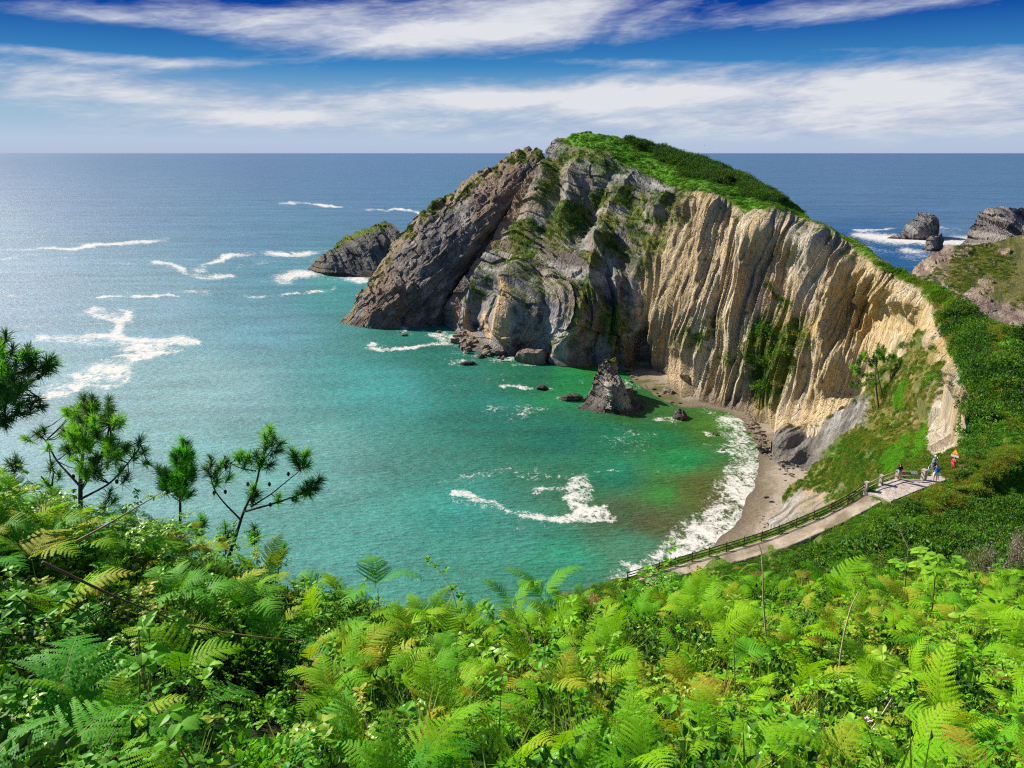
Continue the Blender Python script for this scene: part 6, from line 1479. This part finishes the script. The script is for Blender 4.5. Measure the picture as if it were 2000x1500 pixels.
# paved platform
PV = NT('stone_paving'); br = PV.n('ShaderNodeTexVoronoi', feature='DISTANCE_TO_EDGE'); br.inputs['Scale'].default_value = 2.2; PV.l(PV.pos(), br.inputs['Vector'])
vo = PV.n('ShaderNodeTexVoronoi'); vo.inputs['Scale'].default_value = 2.2; PV.l(PV.pos(), vo.inputs['Vector'])
sc_ = PV.n('ShaderNodeSeparateColor'); PV.l(vo.outputs['Color'], sc_.inputs[0])
c_ = PV.ramp(sc_.outputs[0], [(0, (.44, .36, .33)), (1, (.58, .50, .45))]); n_ = PV.noise(PV.pos(), 5, 4)
c_ = PV.mix(PV.math('MULTIPLY', n_, .5), c_, (.38, .30, .24)); c_ = PV.mix(PV.ramp(br.outputs[0], [(.02, (1, 1, 1)), (.05, (0, 0, 0))]), c_, (.25, .20, .16))
b_ = bsdf(PV, c_, .85, .2, bump(PV, n_, .3, .03)); PV.l(b_.outputs[0], PV.out.inputs[0])
pl = poly3(plat); zc = pl[:, 2].mean(); 
import bmesh
bm = bmesh.new(); vs = [bm.verts.new(v_) for v_ in pl + np.array([0, 0, .06])]; lo = [bm.verts.new(v_ - np.array([0, 0, .55])) for v_ in pl]
bm.faces.new(vs)
for i in range(len(vs)): bm.faces.new((vs[i], lo[i], lo[(i + 1) % len(vs)], vs[(i + 1) % len(vs)]))
bmesh.ops.triangulate(bm, faces=bm.faces[:1]); bmesh.ops.recalc_face_normals(bm, faces=bm.faces)
me = bpy.data.meshes.new('platform'); bm.to_mesh(me); me.materials.append(PV.m); obj('paved_platform_ground', me, kind='structure')
# dark wooden fence
WOOD = mat_plain('dark_fence_wood', (.085, .06, .045), .8, .2, .35, 9, .4); WOODL = mat_plain('pale_rail_wood', (.50, .38, .25), .75, .2, .2, 8, .3); CONC = mat_plain('post_concrete', (.46, .38, .31), .85, .15, .2, 6, .4)
FP, Ltot = resample(smooth(resample(poly3([(1225, 1134, 83.2)] + pathL[1:-1] + [(1687, 962, 75.4)]), 60)[0]), 60)
npst = 15; FPo, _ = resample(FP, npst)
fe = obj('wooden_fence', None, loc=tuple(FPo[0]), label='dark three rail wooden fence following the seaward side of the dirt path', cat='fence')
o0 = FPo[0]
for i in range(npst):
    m_ = MB(); h_ = 1.12; lean = np.array([rng.normal() * .012, rng.normal() * .012, 1]); m_.tube([FPo[i] - o0 - [0, 0, .5], FPo[i] - o0 + lean * h_, FPo[i] - o0 + lean * (h_ + .03)], [.065, .06, .03], 8); obj('post', m_.mesh('post', [WOOD]), parent=fe)
for i in range(npst - 1):
    d_ = FPo[i + 1] - FPo[i]; side = np.cross(d_, [0, 0, 1]); side /= np.linalg.norm(side)
    for h_ in (.35, .68, 1.0):
        m_ = MB(); a_ = FPo[i] - o0 + [0, 0, h_] + side * .075; b_ = FPo[i + 1] - o0 + [0, 0, h_ + rng.normal() * .01] + side * .075
        m_.bar(a_, b_, .035, .10); obj('rail', m_.mesh('rail', [WOOD]), parent=fe)
# pale railing round the platform
rp = [W(1691, 962, 75.3), W(1720, 947, 76), W(1751, 936, 76.9), W(1803, 938.5, 77.0)]
ra = obj('platform_railing', None, loc=tuple(rp[0]), label='pale two rail railing with stout posts along the paved platform', cat='railing'); o0 = rp[0]
for i, q_ in enumerate(rp):
    m_ = MB(); w_ = (.17, .15, .13, .20)[i]; h_ = (1.1, 1.0, .95, 1.15)[i]; R_ = rotm(0, 0, .5)
    m_.box(q_ - o0 + [0, 0, h_ / 2 - .2], (w_ * 2, w_ * 2, h_ + .4), R_); m_.box(q_ - o0 + [0, 0, h_ + .025], (w_ * 2 + .06, w_ * 2 + .06, .05), R_); obj('post', m_.mesh('post', [CONC]), parent=ra)
for i in range(3):
    for h_ in (.42, .88):
        m_ = MB(); a_, b_ = rp[i] - o0 + [0, 0, h_], rp[i + 1] - o0 + [0, 0, h_]; m_.tube([a_, b_], .055, 8); obj('rail', m_.mesh('rail', [WOODL], True), parent=ra)
# information board on the railing
bd = obj('information_board', None, loc=tuple(W(1785, 925, 76.6)), label='small grey tilted board fixed above the railing', cat='board')
m_ = MB(); R_ = rotm(.6, 0, -.1); m_.box((0, 0, .12), (.62, .42, .03), R_); obj('panel', m_.mesh('panel', [mat_plain('grey_board', (.33, .33, .30), .5, .4)]), parent=bd)
m_ = MB(); m_.bar((-.2, .05, -.75), (-.2, .05001, .1), .05, .05) if False else m_.tube([(-.2, .05, -.85), (-.2, .05, .1)], .025, 8); m_.tube([(.2, .05, -.85), (.2, .05, .1)], .025, 8); obj('leg', m_.mesh('leg', [WOOD]), parent=bd)
# metal handrail going up beyond the platform
METAL = mat_plain('grey_metal', (.42, .48, .50), .4, .5, .1, 30, .1, metal=.4)
h0 = [W(1811, 930, 77.5), W(1818, 921, 80), W(1823, 914, 82.5), W(1829, 908, 85)]
hr = obj('metal_handrail', None, loc=tuple(h0[0]), label='thin grey metal handrail where the path leaves the platform', cat='handrail')
m_ = MB(); m_.tube([q_ - h0[0] + [0, 0, 1.0] for q_ in h0], .035, 8); m_.tube([q_ - h0[0] + [0, 0, .5] for q_ in h0], .022, 8); obj('rail', m_.mesh('rail', [METAL], True), parent=hr)
for q_ in h0:
    m_ = MB(); m_.tube([q_ - h0[0] - [0, 0, .3], q_ - h0[0] + [0, 0, 1.0]], .03, 8); obj('post', m_.mesh('post', [METAL], True), parent=hr)
# warning sign
sg0 = W(1861.5, 912, 84)
sg = obj('warning_sign', None, loc=tuple(sg0), label='yellow triangular warning sign with red edge on a white post above the woman in red', cat='sign'); sg.rotation_euler = (0, 0, -.9)
m_ = MB(); m_.tube([(0, 0, -.4), (0, 0, 1.35)], .045, 8); obj('post', m_.mesh('post', [mat_plain('white_paint', (.75, .73, .70), .6, .3, .06)], True), parent=sg)
def tri(s_, y, z0): return [(-s_ / 2, y, z0), (s_ / 2, y, z0), (0, y, z0 + s_ * .87)]
def prism(name, pts, th, mat, par):
    n_ = len(pts); a_ = np.array(pts); b_ = a_ + np.array([0, th, 0]); m_ = MB(); f_ = [[i, (i + 1) % n_, (i + 1) % n_ + n_, i + n_] for i in range(n_)]
    m_.add(np.vstack([a_, b_]), f_); m_.add(a_, [[0, 1, 2]] if n_ == 3 else [[0, 1, 2, 3]]); m_.add(b_, [[2, 1, 0]] if n_ == 3 else [[3, 2, 1, 0]]); return obj(name, m_.mesh(name, [mat]), parent=par)
prism('red_triangle', tri(.86, -.07, 1.45), .02, mat_plain('sign_red', (.65, .10, .05), .5, .3, .05), sg)
prism('yellow_triangle', tri(.64, -.077, 1.52), .006, mat_plain('sign_yellow', (.95, .62, .04), .5, .3, .05), sg)
prism('white_plate', [(-.40, -.07, 1.18), (.40, -.07, 1.18), (.40, -.07, 1.42), (-.40, -.07, 1.42)], .02, mat_plain('sign_white', (.8, .78, .76), .5, .3, .03), sg)

# ------------------------------------------------------------------ people
def person(loc, heading, h, label, cloth, pose, skin=(.45, .26, .17), hair=(.05, .03, .02), long_hair=False):
    """continuous skinned body, +Y is forward; cloth: list of (name, z0, z1, colour, swell, arms?)"""
    s_ = h / 1.75
    J = {'pel': (0, 0, .95), 'sp1': (0, .0, 1.12), 'sp2': (0, .01, 1.30), 'chest': (0, 0, 1.42), 'neck': (0, .0, 1.52), 'hd0': (0, .01, 1.60), 'hd1': (0, .015, 1.68), 'top': (0, .0, 1.745)}
    R_ = {'pel': .135, 'sp1': .115, 'sp2': .13, 'chest': .12, 'neck': .052, 'hd0': .078, 'hd1': .092, 'top': .06}
    E = [('pel', 'sp1'), ('sp1', 'sp2'), ('sp2', 'chest'), ('chest', 'neck'), ('neck', 'hd0'), ('hd0', 'hd1'), ('hd1', 'top')]
    J['nose'] = (0, .112, 1.655); R_['nose'] = .012; E.append(('hd1', 'nose'))
    for sd, sx in (('l', -1), ('r', 1)):
        lg = pose.get('leg_' + sd, (0, 0)); ar = pose.get('arm_' + sd, ((.05, -.02), (.06, .08)))
        J['hip' + sd] = (sx * .10, 0, .88); R_['hip' + sd] = .10
        J['kn' + sd] = (sx * .10, lg[0] * .5, .48); R_['kn' + sd] = .058
        J['an' + sd] = (sx * .10, lg[1] * .9, .09); R_['an' + sd] = .040
        J['he' + sd] = (sx * .10, lg[1] * .9 - .03, .035); R_['he' + sd] = .035
        J['to' + sd] = (sx * .115, lg[1] * .9 + .16, .028); R_['to' + sd] = .030
        J['sh' + sd] = (sx * .185, 0, 1.40); R_['sh' + sd] = .062
        (ex, ey), (hx, hy) = ar[0], ar[1]; ez = pose.get('ez_' + sd, 1.12); hz = pose.get('hz_' + sd, .86)
        J['el' + sd] = (sx * (.22 + ex), ey, ez); R_['el' + sd] = .042
        J['wr' + sd] = (sx * (.22 + hx), hy, hz); R_['wr' + sd] = .027
        wv = np.array(J['wr' + sd]); ev = np.array(J['el' + sd]); hd = (wv - ev) / np.linalg.norm(wv - ev)
        pm = wv + hd * .06; J['pa' + sd] = tuple(pm); R_['pa' + sd] = .030
        sd_v = np.array([0, 1.0, 0]) - hd * hd[1]; sd_v /= np.linalg.norm(sd_v)
        E += [('pel', 'hip' + sd), ('hip' + sd, 'kn' + sd), ('kn' + sd, 'an' + sd), ('an' + sd, 'he' + sd), ('an' + sd, 'to' + sd), ('chest', 'sh' + sd), ('sh' + sd, 'el' + sd), ('el' + sd, 'wr' + sd), ('wr' + sd, 'pa' + sd)]
        curl = np.array([-sx, 0, 0]) * .02
        for k in range(4):
            off = sd_v * (k - 1.5) * .021; ln = (.062, .078, .072, .055)[k]
            a_ = 'f%d%s' % (k, sd); J[a_] = tuple(pm + off + hd * ln * .5); J[a_ + 't'] = tuple(pm + off + hd * ln + curl); R_[a_] = .009; R_[a_ + 't'] = .007; E += [('pa' + sd, a_), (a_, a_ + 't')]
        J['th' + sd] = tuple(wv + hd * .045 + sd_v * .05); R_['th' + sd] = .010; E.append(('wr' + sd, 'th' + sd))
    nm = list(J); me = bpy.data.meshes.new('body'); me.from_pydata([J[k] for k in nm], [(nm.index(a), nm.index(b)) for a, b in E], [])
    tmp = bpy.data.objects.new('tmp_body', me); COL.objects.link(tmp)
    sk = tmp.modifiers.new('skin', 'SKIN'); sk.use_smooth_shade = True
    for i, k in enumerate(nm): me.skin_vertices[0].data[i].radius = (R_[k], R_[k] * (.72 if k in ('pel', 'sp1', 'sp2', 'chest') else 1))
    me.skin_vertices[0].data[0].use_root = True
    sb = tmp.modifiers.new('sub', 'SUBSURF'); sb.levels = 2; sb.render_levels = 2
    dg = bpy.context.evaluated_depsgraph_get(); dg.update()
    ev = bpy.data.meshes.new_from_object(tmp.evaluated_get(dg)); bpy.data.objects.remove(tmp)
    v = np.empty(len(ev.vertices) * 3); ev.vertices.foreach_get('co', v); v = v.reshape(-1, 3)
    nrm = np.empty(len(ev.vertices) * 3); ev.vertices.foreach_get('normal', nrm); nrm = nrm.reshape(-1, 3)
    fc = [tuple(p_.vertices) for p_ in ev.polygons]
    e = obj('person', None, loc=tuple(loc), label=label, cat='person'); e.rotation_euler = (0, 0, heading); e.scale = (s_,) * 3
    ev.name = 'body'; ev.materials.clear(); ev.materials.append(mat_plain('skin', skin, .6, .3, .1)); obj('body', ev, parent=e)
    for (nm_, z0, z1, colr, sw, arms) in cloth:
        sel = []
        for f_ in fc:
            c_ = v[list(f_)].mean(0)
            if z0 <= c_[2] <= z1 and (arms or abs(c_[0]) < .20 + .0 * c_[2]) and not (arms and abs(c_[0]) > .20 and c_[2] < arms): sel.append(f_)
        idx = sorted({i for f_ in sel for i in f_}); mp = {a: b for b, a in enumerate(idx)}
        flare = np.clip((z1 - v[idx][:, 2]) / (z1 - z0), 0, 1)[:, None] if nm_ in ('dress', 'shorts') else 0
        nv = v[idx] + nrm[idx] * (sw + .03 * flare)
        m2 = bpy.data.meshes.new(nm_); m2.from_pydata([tuple(a) for a in nv], [], [tuple(mp[i] for i in f_) for f_ in sel]); m2.materials.append(mat_plain(nm_ + '_cloth', colr, .85, .1, .12)); 
        for p_ in m2.polygons: p_.use_smooth = True
        obj(nm_, m2, parent=e)
    # hair: cap of the head vertices pushed out
    sel = [f_ for f_ in fc if (lambda c_: c_[2] > 1.60 and abs(c_[0]) < .12 and (c_[1] < .035 or c_[2] > 1.715) and c_[2] > 1.62 + c_[1])(v[list(f_)].mean(0))]
    idx = sorted({i for f_ in sel for i in f_}); mp = {a: b for b, a in enumerate(idx)}
    if idx:
        m2 = bpy.data.meshes.new('hair'); hv = v[idx] + nrm[idx] * .016
        if long_hair: hv = hv + np.array([0, -.01, -.10]) * np.clip((1.72 - hv[:, 2]) / .1, 0, 1)[:, None]
        m2.from_pydata([tuple(a) for a in hv], [], [tuple(mp[i] for i in f_) for f_ in sel]); m2.materials.append(mat_plain('hair', hair, .7, .2)); obj('hair', m2, parent=e)
    # eyes and mouth
    m_ = MB(); [m_.box((sx * .032, .098, 1.672), (.018, .012, .010)) for sx in (-1, 1)]; m_.box((0, .098, 1.612), (.04, .01, .008)); obj('face_features', m_.mesh('face_features', [mat_plain('dark_features', (.12, .05, .04), .6)]), parent=e)
    return e
def rounded(par, name, c, sz, mat):
    bm = bmesh.new(); bmesh.ops.create_cube(bm, size=1); bmesh.ops.scale(bm, vec=sz, verts=bm.verts); bmesh.ops.bevel(bm, geom=bm.edges[:], offset=min(sz) * .3, segments=3, affect='EDGES', profile=.6)
    me = bpy.data.meshes.new(name); bm.to_mesh(me); me.materials.append(mat); o = obj(name, me, parent=par); o.location = c; return o
pf = W(1755.5, 937.5, 76.2)
person(pf + [0, 0, .06], .3, 1.68, 'person in dark top and pale shorts leaning on the platform railing', [('shirt', 1.0, 1.46, (.02, .02, .035), .018, 1.1), ('shorts', .62, 1.02, (.25, .42, .42), .02, 0)],
       {'arm_l': ((-.02, .12), (-.06, .28)), 'hz_l': 1.05, 'ez_l': 1.15, 'arm_r': ((.03, .0), (.05, .02)), 'leg_l': (.04, .05), 'leg_r': (0, -.05)})
bg_ = obj('pink_bag', None, loc=tuple(pf + np.array([.40, 0, .75])), label='small bright pink bag carried by the person at the railing', cat='bag')
rounded(bg_, 'bag_body', (0, 0, 0), (.30, .14, .34), mat_plain('pink_fabric', (.75, .05, .35), .7, .2, .1)); m_ = MB(); a_ = np.linspace(0, math.pi, 10); m_.tube(np.stack([.09 * np.cos(a_), 0 * a_, .16 + .12 * np.sin(a_)], 1), .012, 6); obj('strap', m_.mesh('strap', [mat_plain('pink_strap', (.6, .05, .3), .7)]), parent=bg_)
pf = W(1825.5, 941, 75.6)
person(pf + [0, 0, .06], -.25, 1.86, 'person with a blue backpack and white shorts standing on the platform, seen from behind', [('shirt', 1.0, 1.46, (.10, .03, .08), .018, 1.12), ('shorts', .58, 1.02, (.78, .76, .80), .03, 0)],
       {'leg_l': (.08, .10), 'leg_r': (-.03, -.08)}, skin=(.55, .33, .22))
bp = obj('backpack', None, loc=tuple(pf + np.array([-.03, -.21, 1.34])), label='bright blue backpack worn by the person in white shorts', cat='backpack'); bp.rotation_euler = (0, 0, -.25)
BLUE = mat_plain('blue_nylon', (.02, .16, .60), .6, .3, .15); rounded(bp, 'main_bag', (0, 0, 0), (.36, .20, .48), BLUE); rounded(bp, 'pocket', (0, -.11, -.08), (.26, .09, .22), BLUE)
m_ = MB(); [m_.tube([(sx * .12, .1, .18), (sx * .13, .22, .24), (sx * .13, .33, .1), (sx * .13, .2, -.2)], .018, 6) for sx in (-1, 1)]; obj('strap', m_.mesh('strap', [mat_plain('black_strap', (.02, .02, .03), .7)]), parent=bp)
pf = W(1823, 921, 82.5)
pw = person(pf + [0, 0, .05], .1, 1.75, 'person in a white cap walking away behind the backpack wearer', [('shirt', 1.0, 1.46, (.35, .45, .65), .018, 1.12), ('shorts', .55, 1.02, (.12, .12, .16), .02, 0)], {'leg_l': (-.03, -.10), 'leg_r': (.08, .12)})
m_ = MB(); m_.tube([(0, 0, 1.69), (0, 0, 1.75), (0, 0, 1.80)], [.125, .12, .06], 14); m_.box((0, .13, 1.70), (.15, .13, .012)); obj('cap', m_.mesh('cap', [mat_plain('cap_white', (.8, .78, .78), .8)], True), parent=pw)
pf = W(1859.5, 925.5, 80.5)
person(pf + [0, 0, .30], 1.9, 1.62, 'woman in a loose red dress standing at the far end of the platform', [('dress', .50, 1.45, (.72, .07, .09), .03, 1.05)], {'arm_l': ((.05, .08), (.0, .25)), 'hz_l': 1.2, 'ez_l': 1.14, 'leg_l': (.02, .05)}, skin=(.5, .3, .2), hair=(.03, .02, .02), long_hair=True)
# two gulls
GM = mat_plain('gull_grey', (.14, .15, .18), .7)
for i, (x, y, lb) in enumerate([(1391, 287, 'gull gliding above the ridge, the lower and larger of two'), (1376, 284.5, 'gull gliding above the ridge, the smaller one ahead')]):
    g = obj('gull', None, loc=tuple(W(x, y, 330 + 60 * i)), label=lb, cat='bird', group='gulls over the headland'); g.rotation_euler = (.1, .5 if i == 0 else .2, .6 * i)
    m_ = MB(); m_.tube([(0, -.28, 0), (0, -.15, .02), (0, .05, .03), (0, .2, .03), (0, .27, .04), (0, .33, .02)], [.01, .06, .08, .05, .045, .008], 8); obj('body', m_.mesh('body', [GM], True), parent=g)
    for sx in (-1, 1):
        m_ = MB(); m_.add([(sx * .05, .10, .05), (sx * .4, .16, .20), (sx * .8, .02, .14), (sx * .4, .0, .19), (sx * .05, -.08, .04)], [[0, 1, 3, 4], [1, 2, 3, -1]]); m_.add([(sx * .05, .10, .03), (sx * .4, .16, .18), (sx * .8, .02, .138), (sx * .4, .0, .17), (sx * .05, -.08, .02)], [[4, 3, 1, 0], [3, 2, 1, -1]]); obj('wing', m_.mesh('wing', [GM]), parent=g)

# ================================================================== LOOSE ROCKS
def rockmesh(seed, flat=.7, amp=.35, sub=3, dark=False, light=False):
    bm = bmesh.new(); bmesh.ops.create_icosphere(bm, subdivisions=sub, radius=1)
    v = np.array([tuple(a.co) for a in bm.verts]); d = v.copy(); r_ = np.random.default_rng(seed)
    for _ in range(9):                                                 # chipped flat faces
        n_ = r_.normal(size=3); n_ /= np.linalg.norm(n_); k_ = r_.uniform(.55, .85); over = np.maximum(d @ n_ - k_, 0); d = d - over[:, None] * n_ * .9
    f_ = 1 + amp * fbm(v[:, 0] * 1.7 + seed, v[:, 1] * 1.7, v[:, 2] * 1.7, 4); d = d * f_[:, None] * np.array([1, .8, flat])
    for a, b in zip(bm.verts, d): a.co = b
    me = bpy.data.meshes.new('rock'); bm.to_mesh(me); bm.free()
    h_ = fbm(d[:, 0] * 3, d[:, 1] * 3, d[:, 2] * 3, 4) * 1.9
    c_ = np.zeros(d.shape) + np.array((.10, .085, .075) if dark else ((.42, .34, .25) if light else (.25, .205, .165))); c_ = mixc(c_, (.055, .045, .04) if dark else (.15, .12, .10), sstep(0, .8, h_)); c_ = mixc(c_, (.17, .15, .13) if dark else (.44, .37, .28), sstep(.1, .8, -h_))
    a = me.color_attributes.new('Col', 'FLOAT_COLOR', 'POINT'); cc = np.ones((len(d), 4), np.float32); cc[:, :3] = c_; a.data.foreach_set('color', cc.ravel()); me.materials.append(ROCK)
    return me
RK = [rockmesh(i, .65) for i in range(5)]; RD = [rockmesh(20 + i, .6, .35, 3, True) for i in range(4)]; RL = [rockmesh(40 + i, .5, .3, 3, False, True) for i in range(3)]
def rock(px, py, wpx, z=0.0, lst=RK, i=0, label=None, group=None, hs=1.0, rz=None):
    d = float(dsea(px, py, z)); w_ = wpx / F * d / 2; p_ = W(px, py, d)
    o = obj('boulder', lst[i % len(lst)], loc=tuple(p_ + np.array([0, 0, .12 * w_])), label=label, cat='rock', group=group); o.scale = (w_, w_, w_ * hs); o.rotation_euler = (0, 0, rng.uniform(0, 6.28) if rz is None else rz); return o
rock(1037, 706, 66, 0, RK, 1, 'large sharp topped grey rock in the water under the headland cliff', 'single rocks in the bay', 1.25, .3)
rock(1117, 780, 46, 0, RD, 0, 'low dark rock beside the tall standing rock', 'single rocks in the bay', .7, 0)
rock(1060, 759, 28, 0, RD, 1, 'small black rock awash left of the standing rock', 'single rocks in the bay', .7)
rock(1330, 815, 38, 0, RD, 2, 'dark rounded rock in the shallows at the top of the beach', 'single rocks in the bay', 1.3)
rock(1397, 849, 16, 0, RD, 3, 'little dark rock at the edge of the surf', 'single rocks in the bay', .8)
rock(1410, 878, 12, .1, RL, 0, 'little pale rock in the surf', 'single rocks in the bay', .6)
rock(914, 711, 32, 0, RD, 0, 'flat black rock with white foam at its left end', 'single rocks in the bay', .5)
rock(938, 698, 22, 0, RD, 1, 'small dark rock just off the boulder heap', 'single rocks in the bay', .8)
rock(981, 702, 10, 0, RD, 2, 'tiny dark rock under the headland cliff', 'single rocks in the bay', .8)
rock(792, 656, 16, 0, RD, 3, 'small dark rock off the sea arch', 'single rocks in the bay', .6); rock(781, 650, 8, 0, RD, 0, 'tiny rock closest to the sea arch', 'single rocks in the bay', .6)
rock(857, 650, 12, 0, RK, 2, 'small upright rock at the foot of the reddish rib', 'single rocks in the bay', 1.5)
rock(1165, 790, 60, 0, RD, 1, 'dark ledge at the left foot of the standing rock', 'single rocks in the bay', .5, .2); rock(1243, 797, 40, 0, RD, 3, 'dark rock against the right foot of the standing rock', 'single rocks in the bay', .9)
rock(1229, 764, 26, 0, RK, 0, 'brown rock behind the standing rock', 'single rocks in the bay', 1.3)
rock(1307, 766, 28, .6, RK, 3, 'tan boulder at the mouth of the small cove', 'single rocks in the bay', .8)
rock(1497, 972, 12, 1.2, RD, 0, 'dark stone alone on the wet sand', 'single rocks in the bay', .8)
r = np.random.default_rng(55)
heap = [(880, 650), (905, 655), (930, 672), (960, 680), (985, 690), (940, 690), (900, 668), (915, 680)]
for i in range(50):
    k = r.integers(len(heap) - 1); t_ = r.random(); x = heap[k][0] * (1 - t_) + heap[k + 1][0] * t_ + r.normal() * 7; y = heap[k][1] * (1 - t_) + heap[k + 1][1] * t_ + r.normal() * 4
    rock(x, y, r.uniform(9, 24), r.uniform(0, 1.6), RK, int(r.integers(5)), 'brown boulder in the heap at the foot of the headland', 'boulders heaped under the headland', r.uniform(.7, 1.3))
for i in range(55):
    x = r.uniform(1200, 1330); y = 712 + (x - 1200) * .42 + r.normal() * 13 + 8; y = max(y, 708)
    rock(x, min(y, 815), r.uniform(4, 11), r.uniform(0, .5), RD if r.random() < .5 else RK, int(r.integers(4)), 'small weedy rock on the tidal flat behind the standing rock', 'weedy rocks on the tidal flat', .6)
for i in range(112):
    t_ = r.random(); x = 1462 + 60 * t_ + r.normal() * 14 + (30 if t_ > .6 else 0); y = 832 + 78 * t_ + r.normal() * 14
    if sdpoly(np.array([x]), np.array([y]), shore + [(1700, 1190), (1700, 700)])[0] > 0: x += 18
    rock(x, y, r.uniform(4, 22) if r.random() < .35 else r.uniform(3, 10), r.uniform(.4, 1.6), RK if r.random() < .75 else RL, int(r.integers(3)), 'angular fallen stone on the shore below the pale cliff', 'fallen stones below the pale cliff', .6)
for i in range(55):
    x = r.uniform(1465, 1565); y = 1020 - (x - 1470) * .5 + r.normal() * 22 + 15
    rock(x, y, r.uniform(2.5, 7), r.uniform(1.2, 2.0), RL if r.random() < .6 else RK, int(r.integers(3)), 'small stone scattered at the top of the sandy beach', 'stones scattered on the sand', .6)
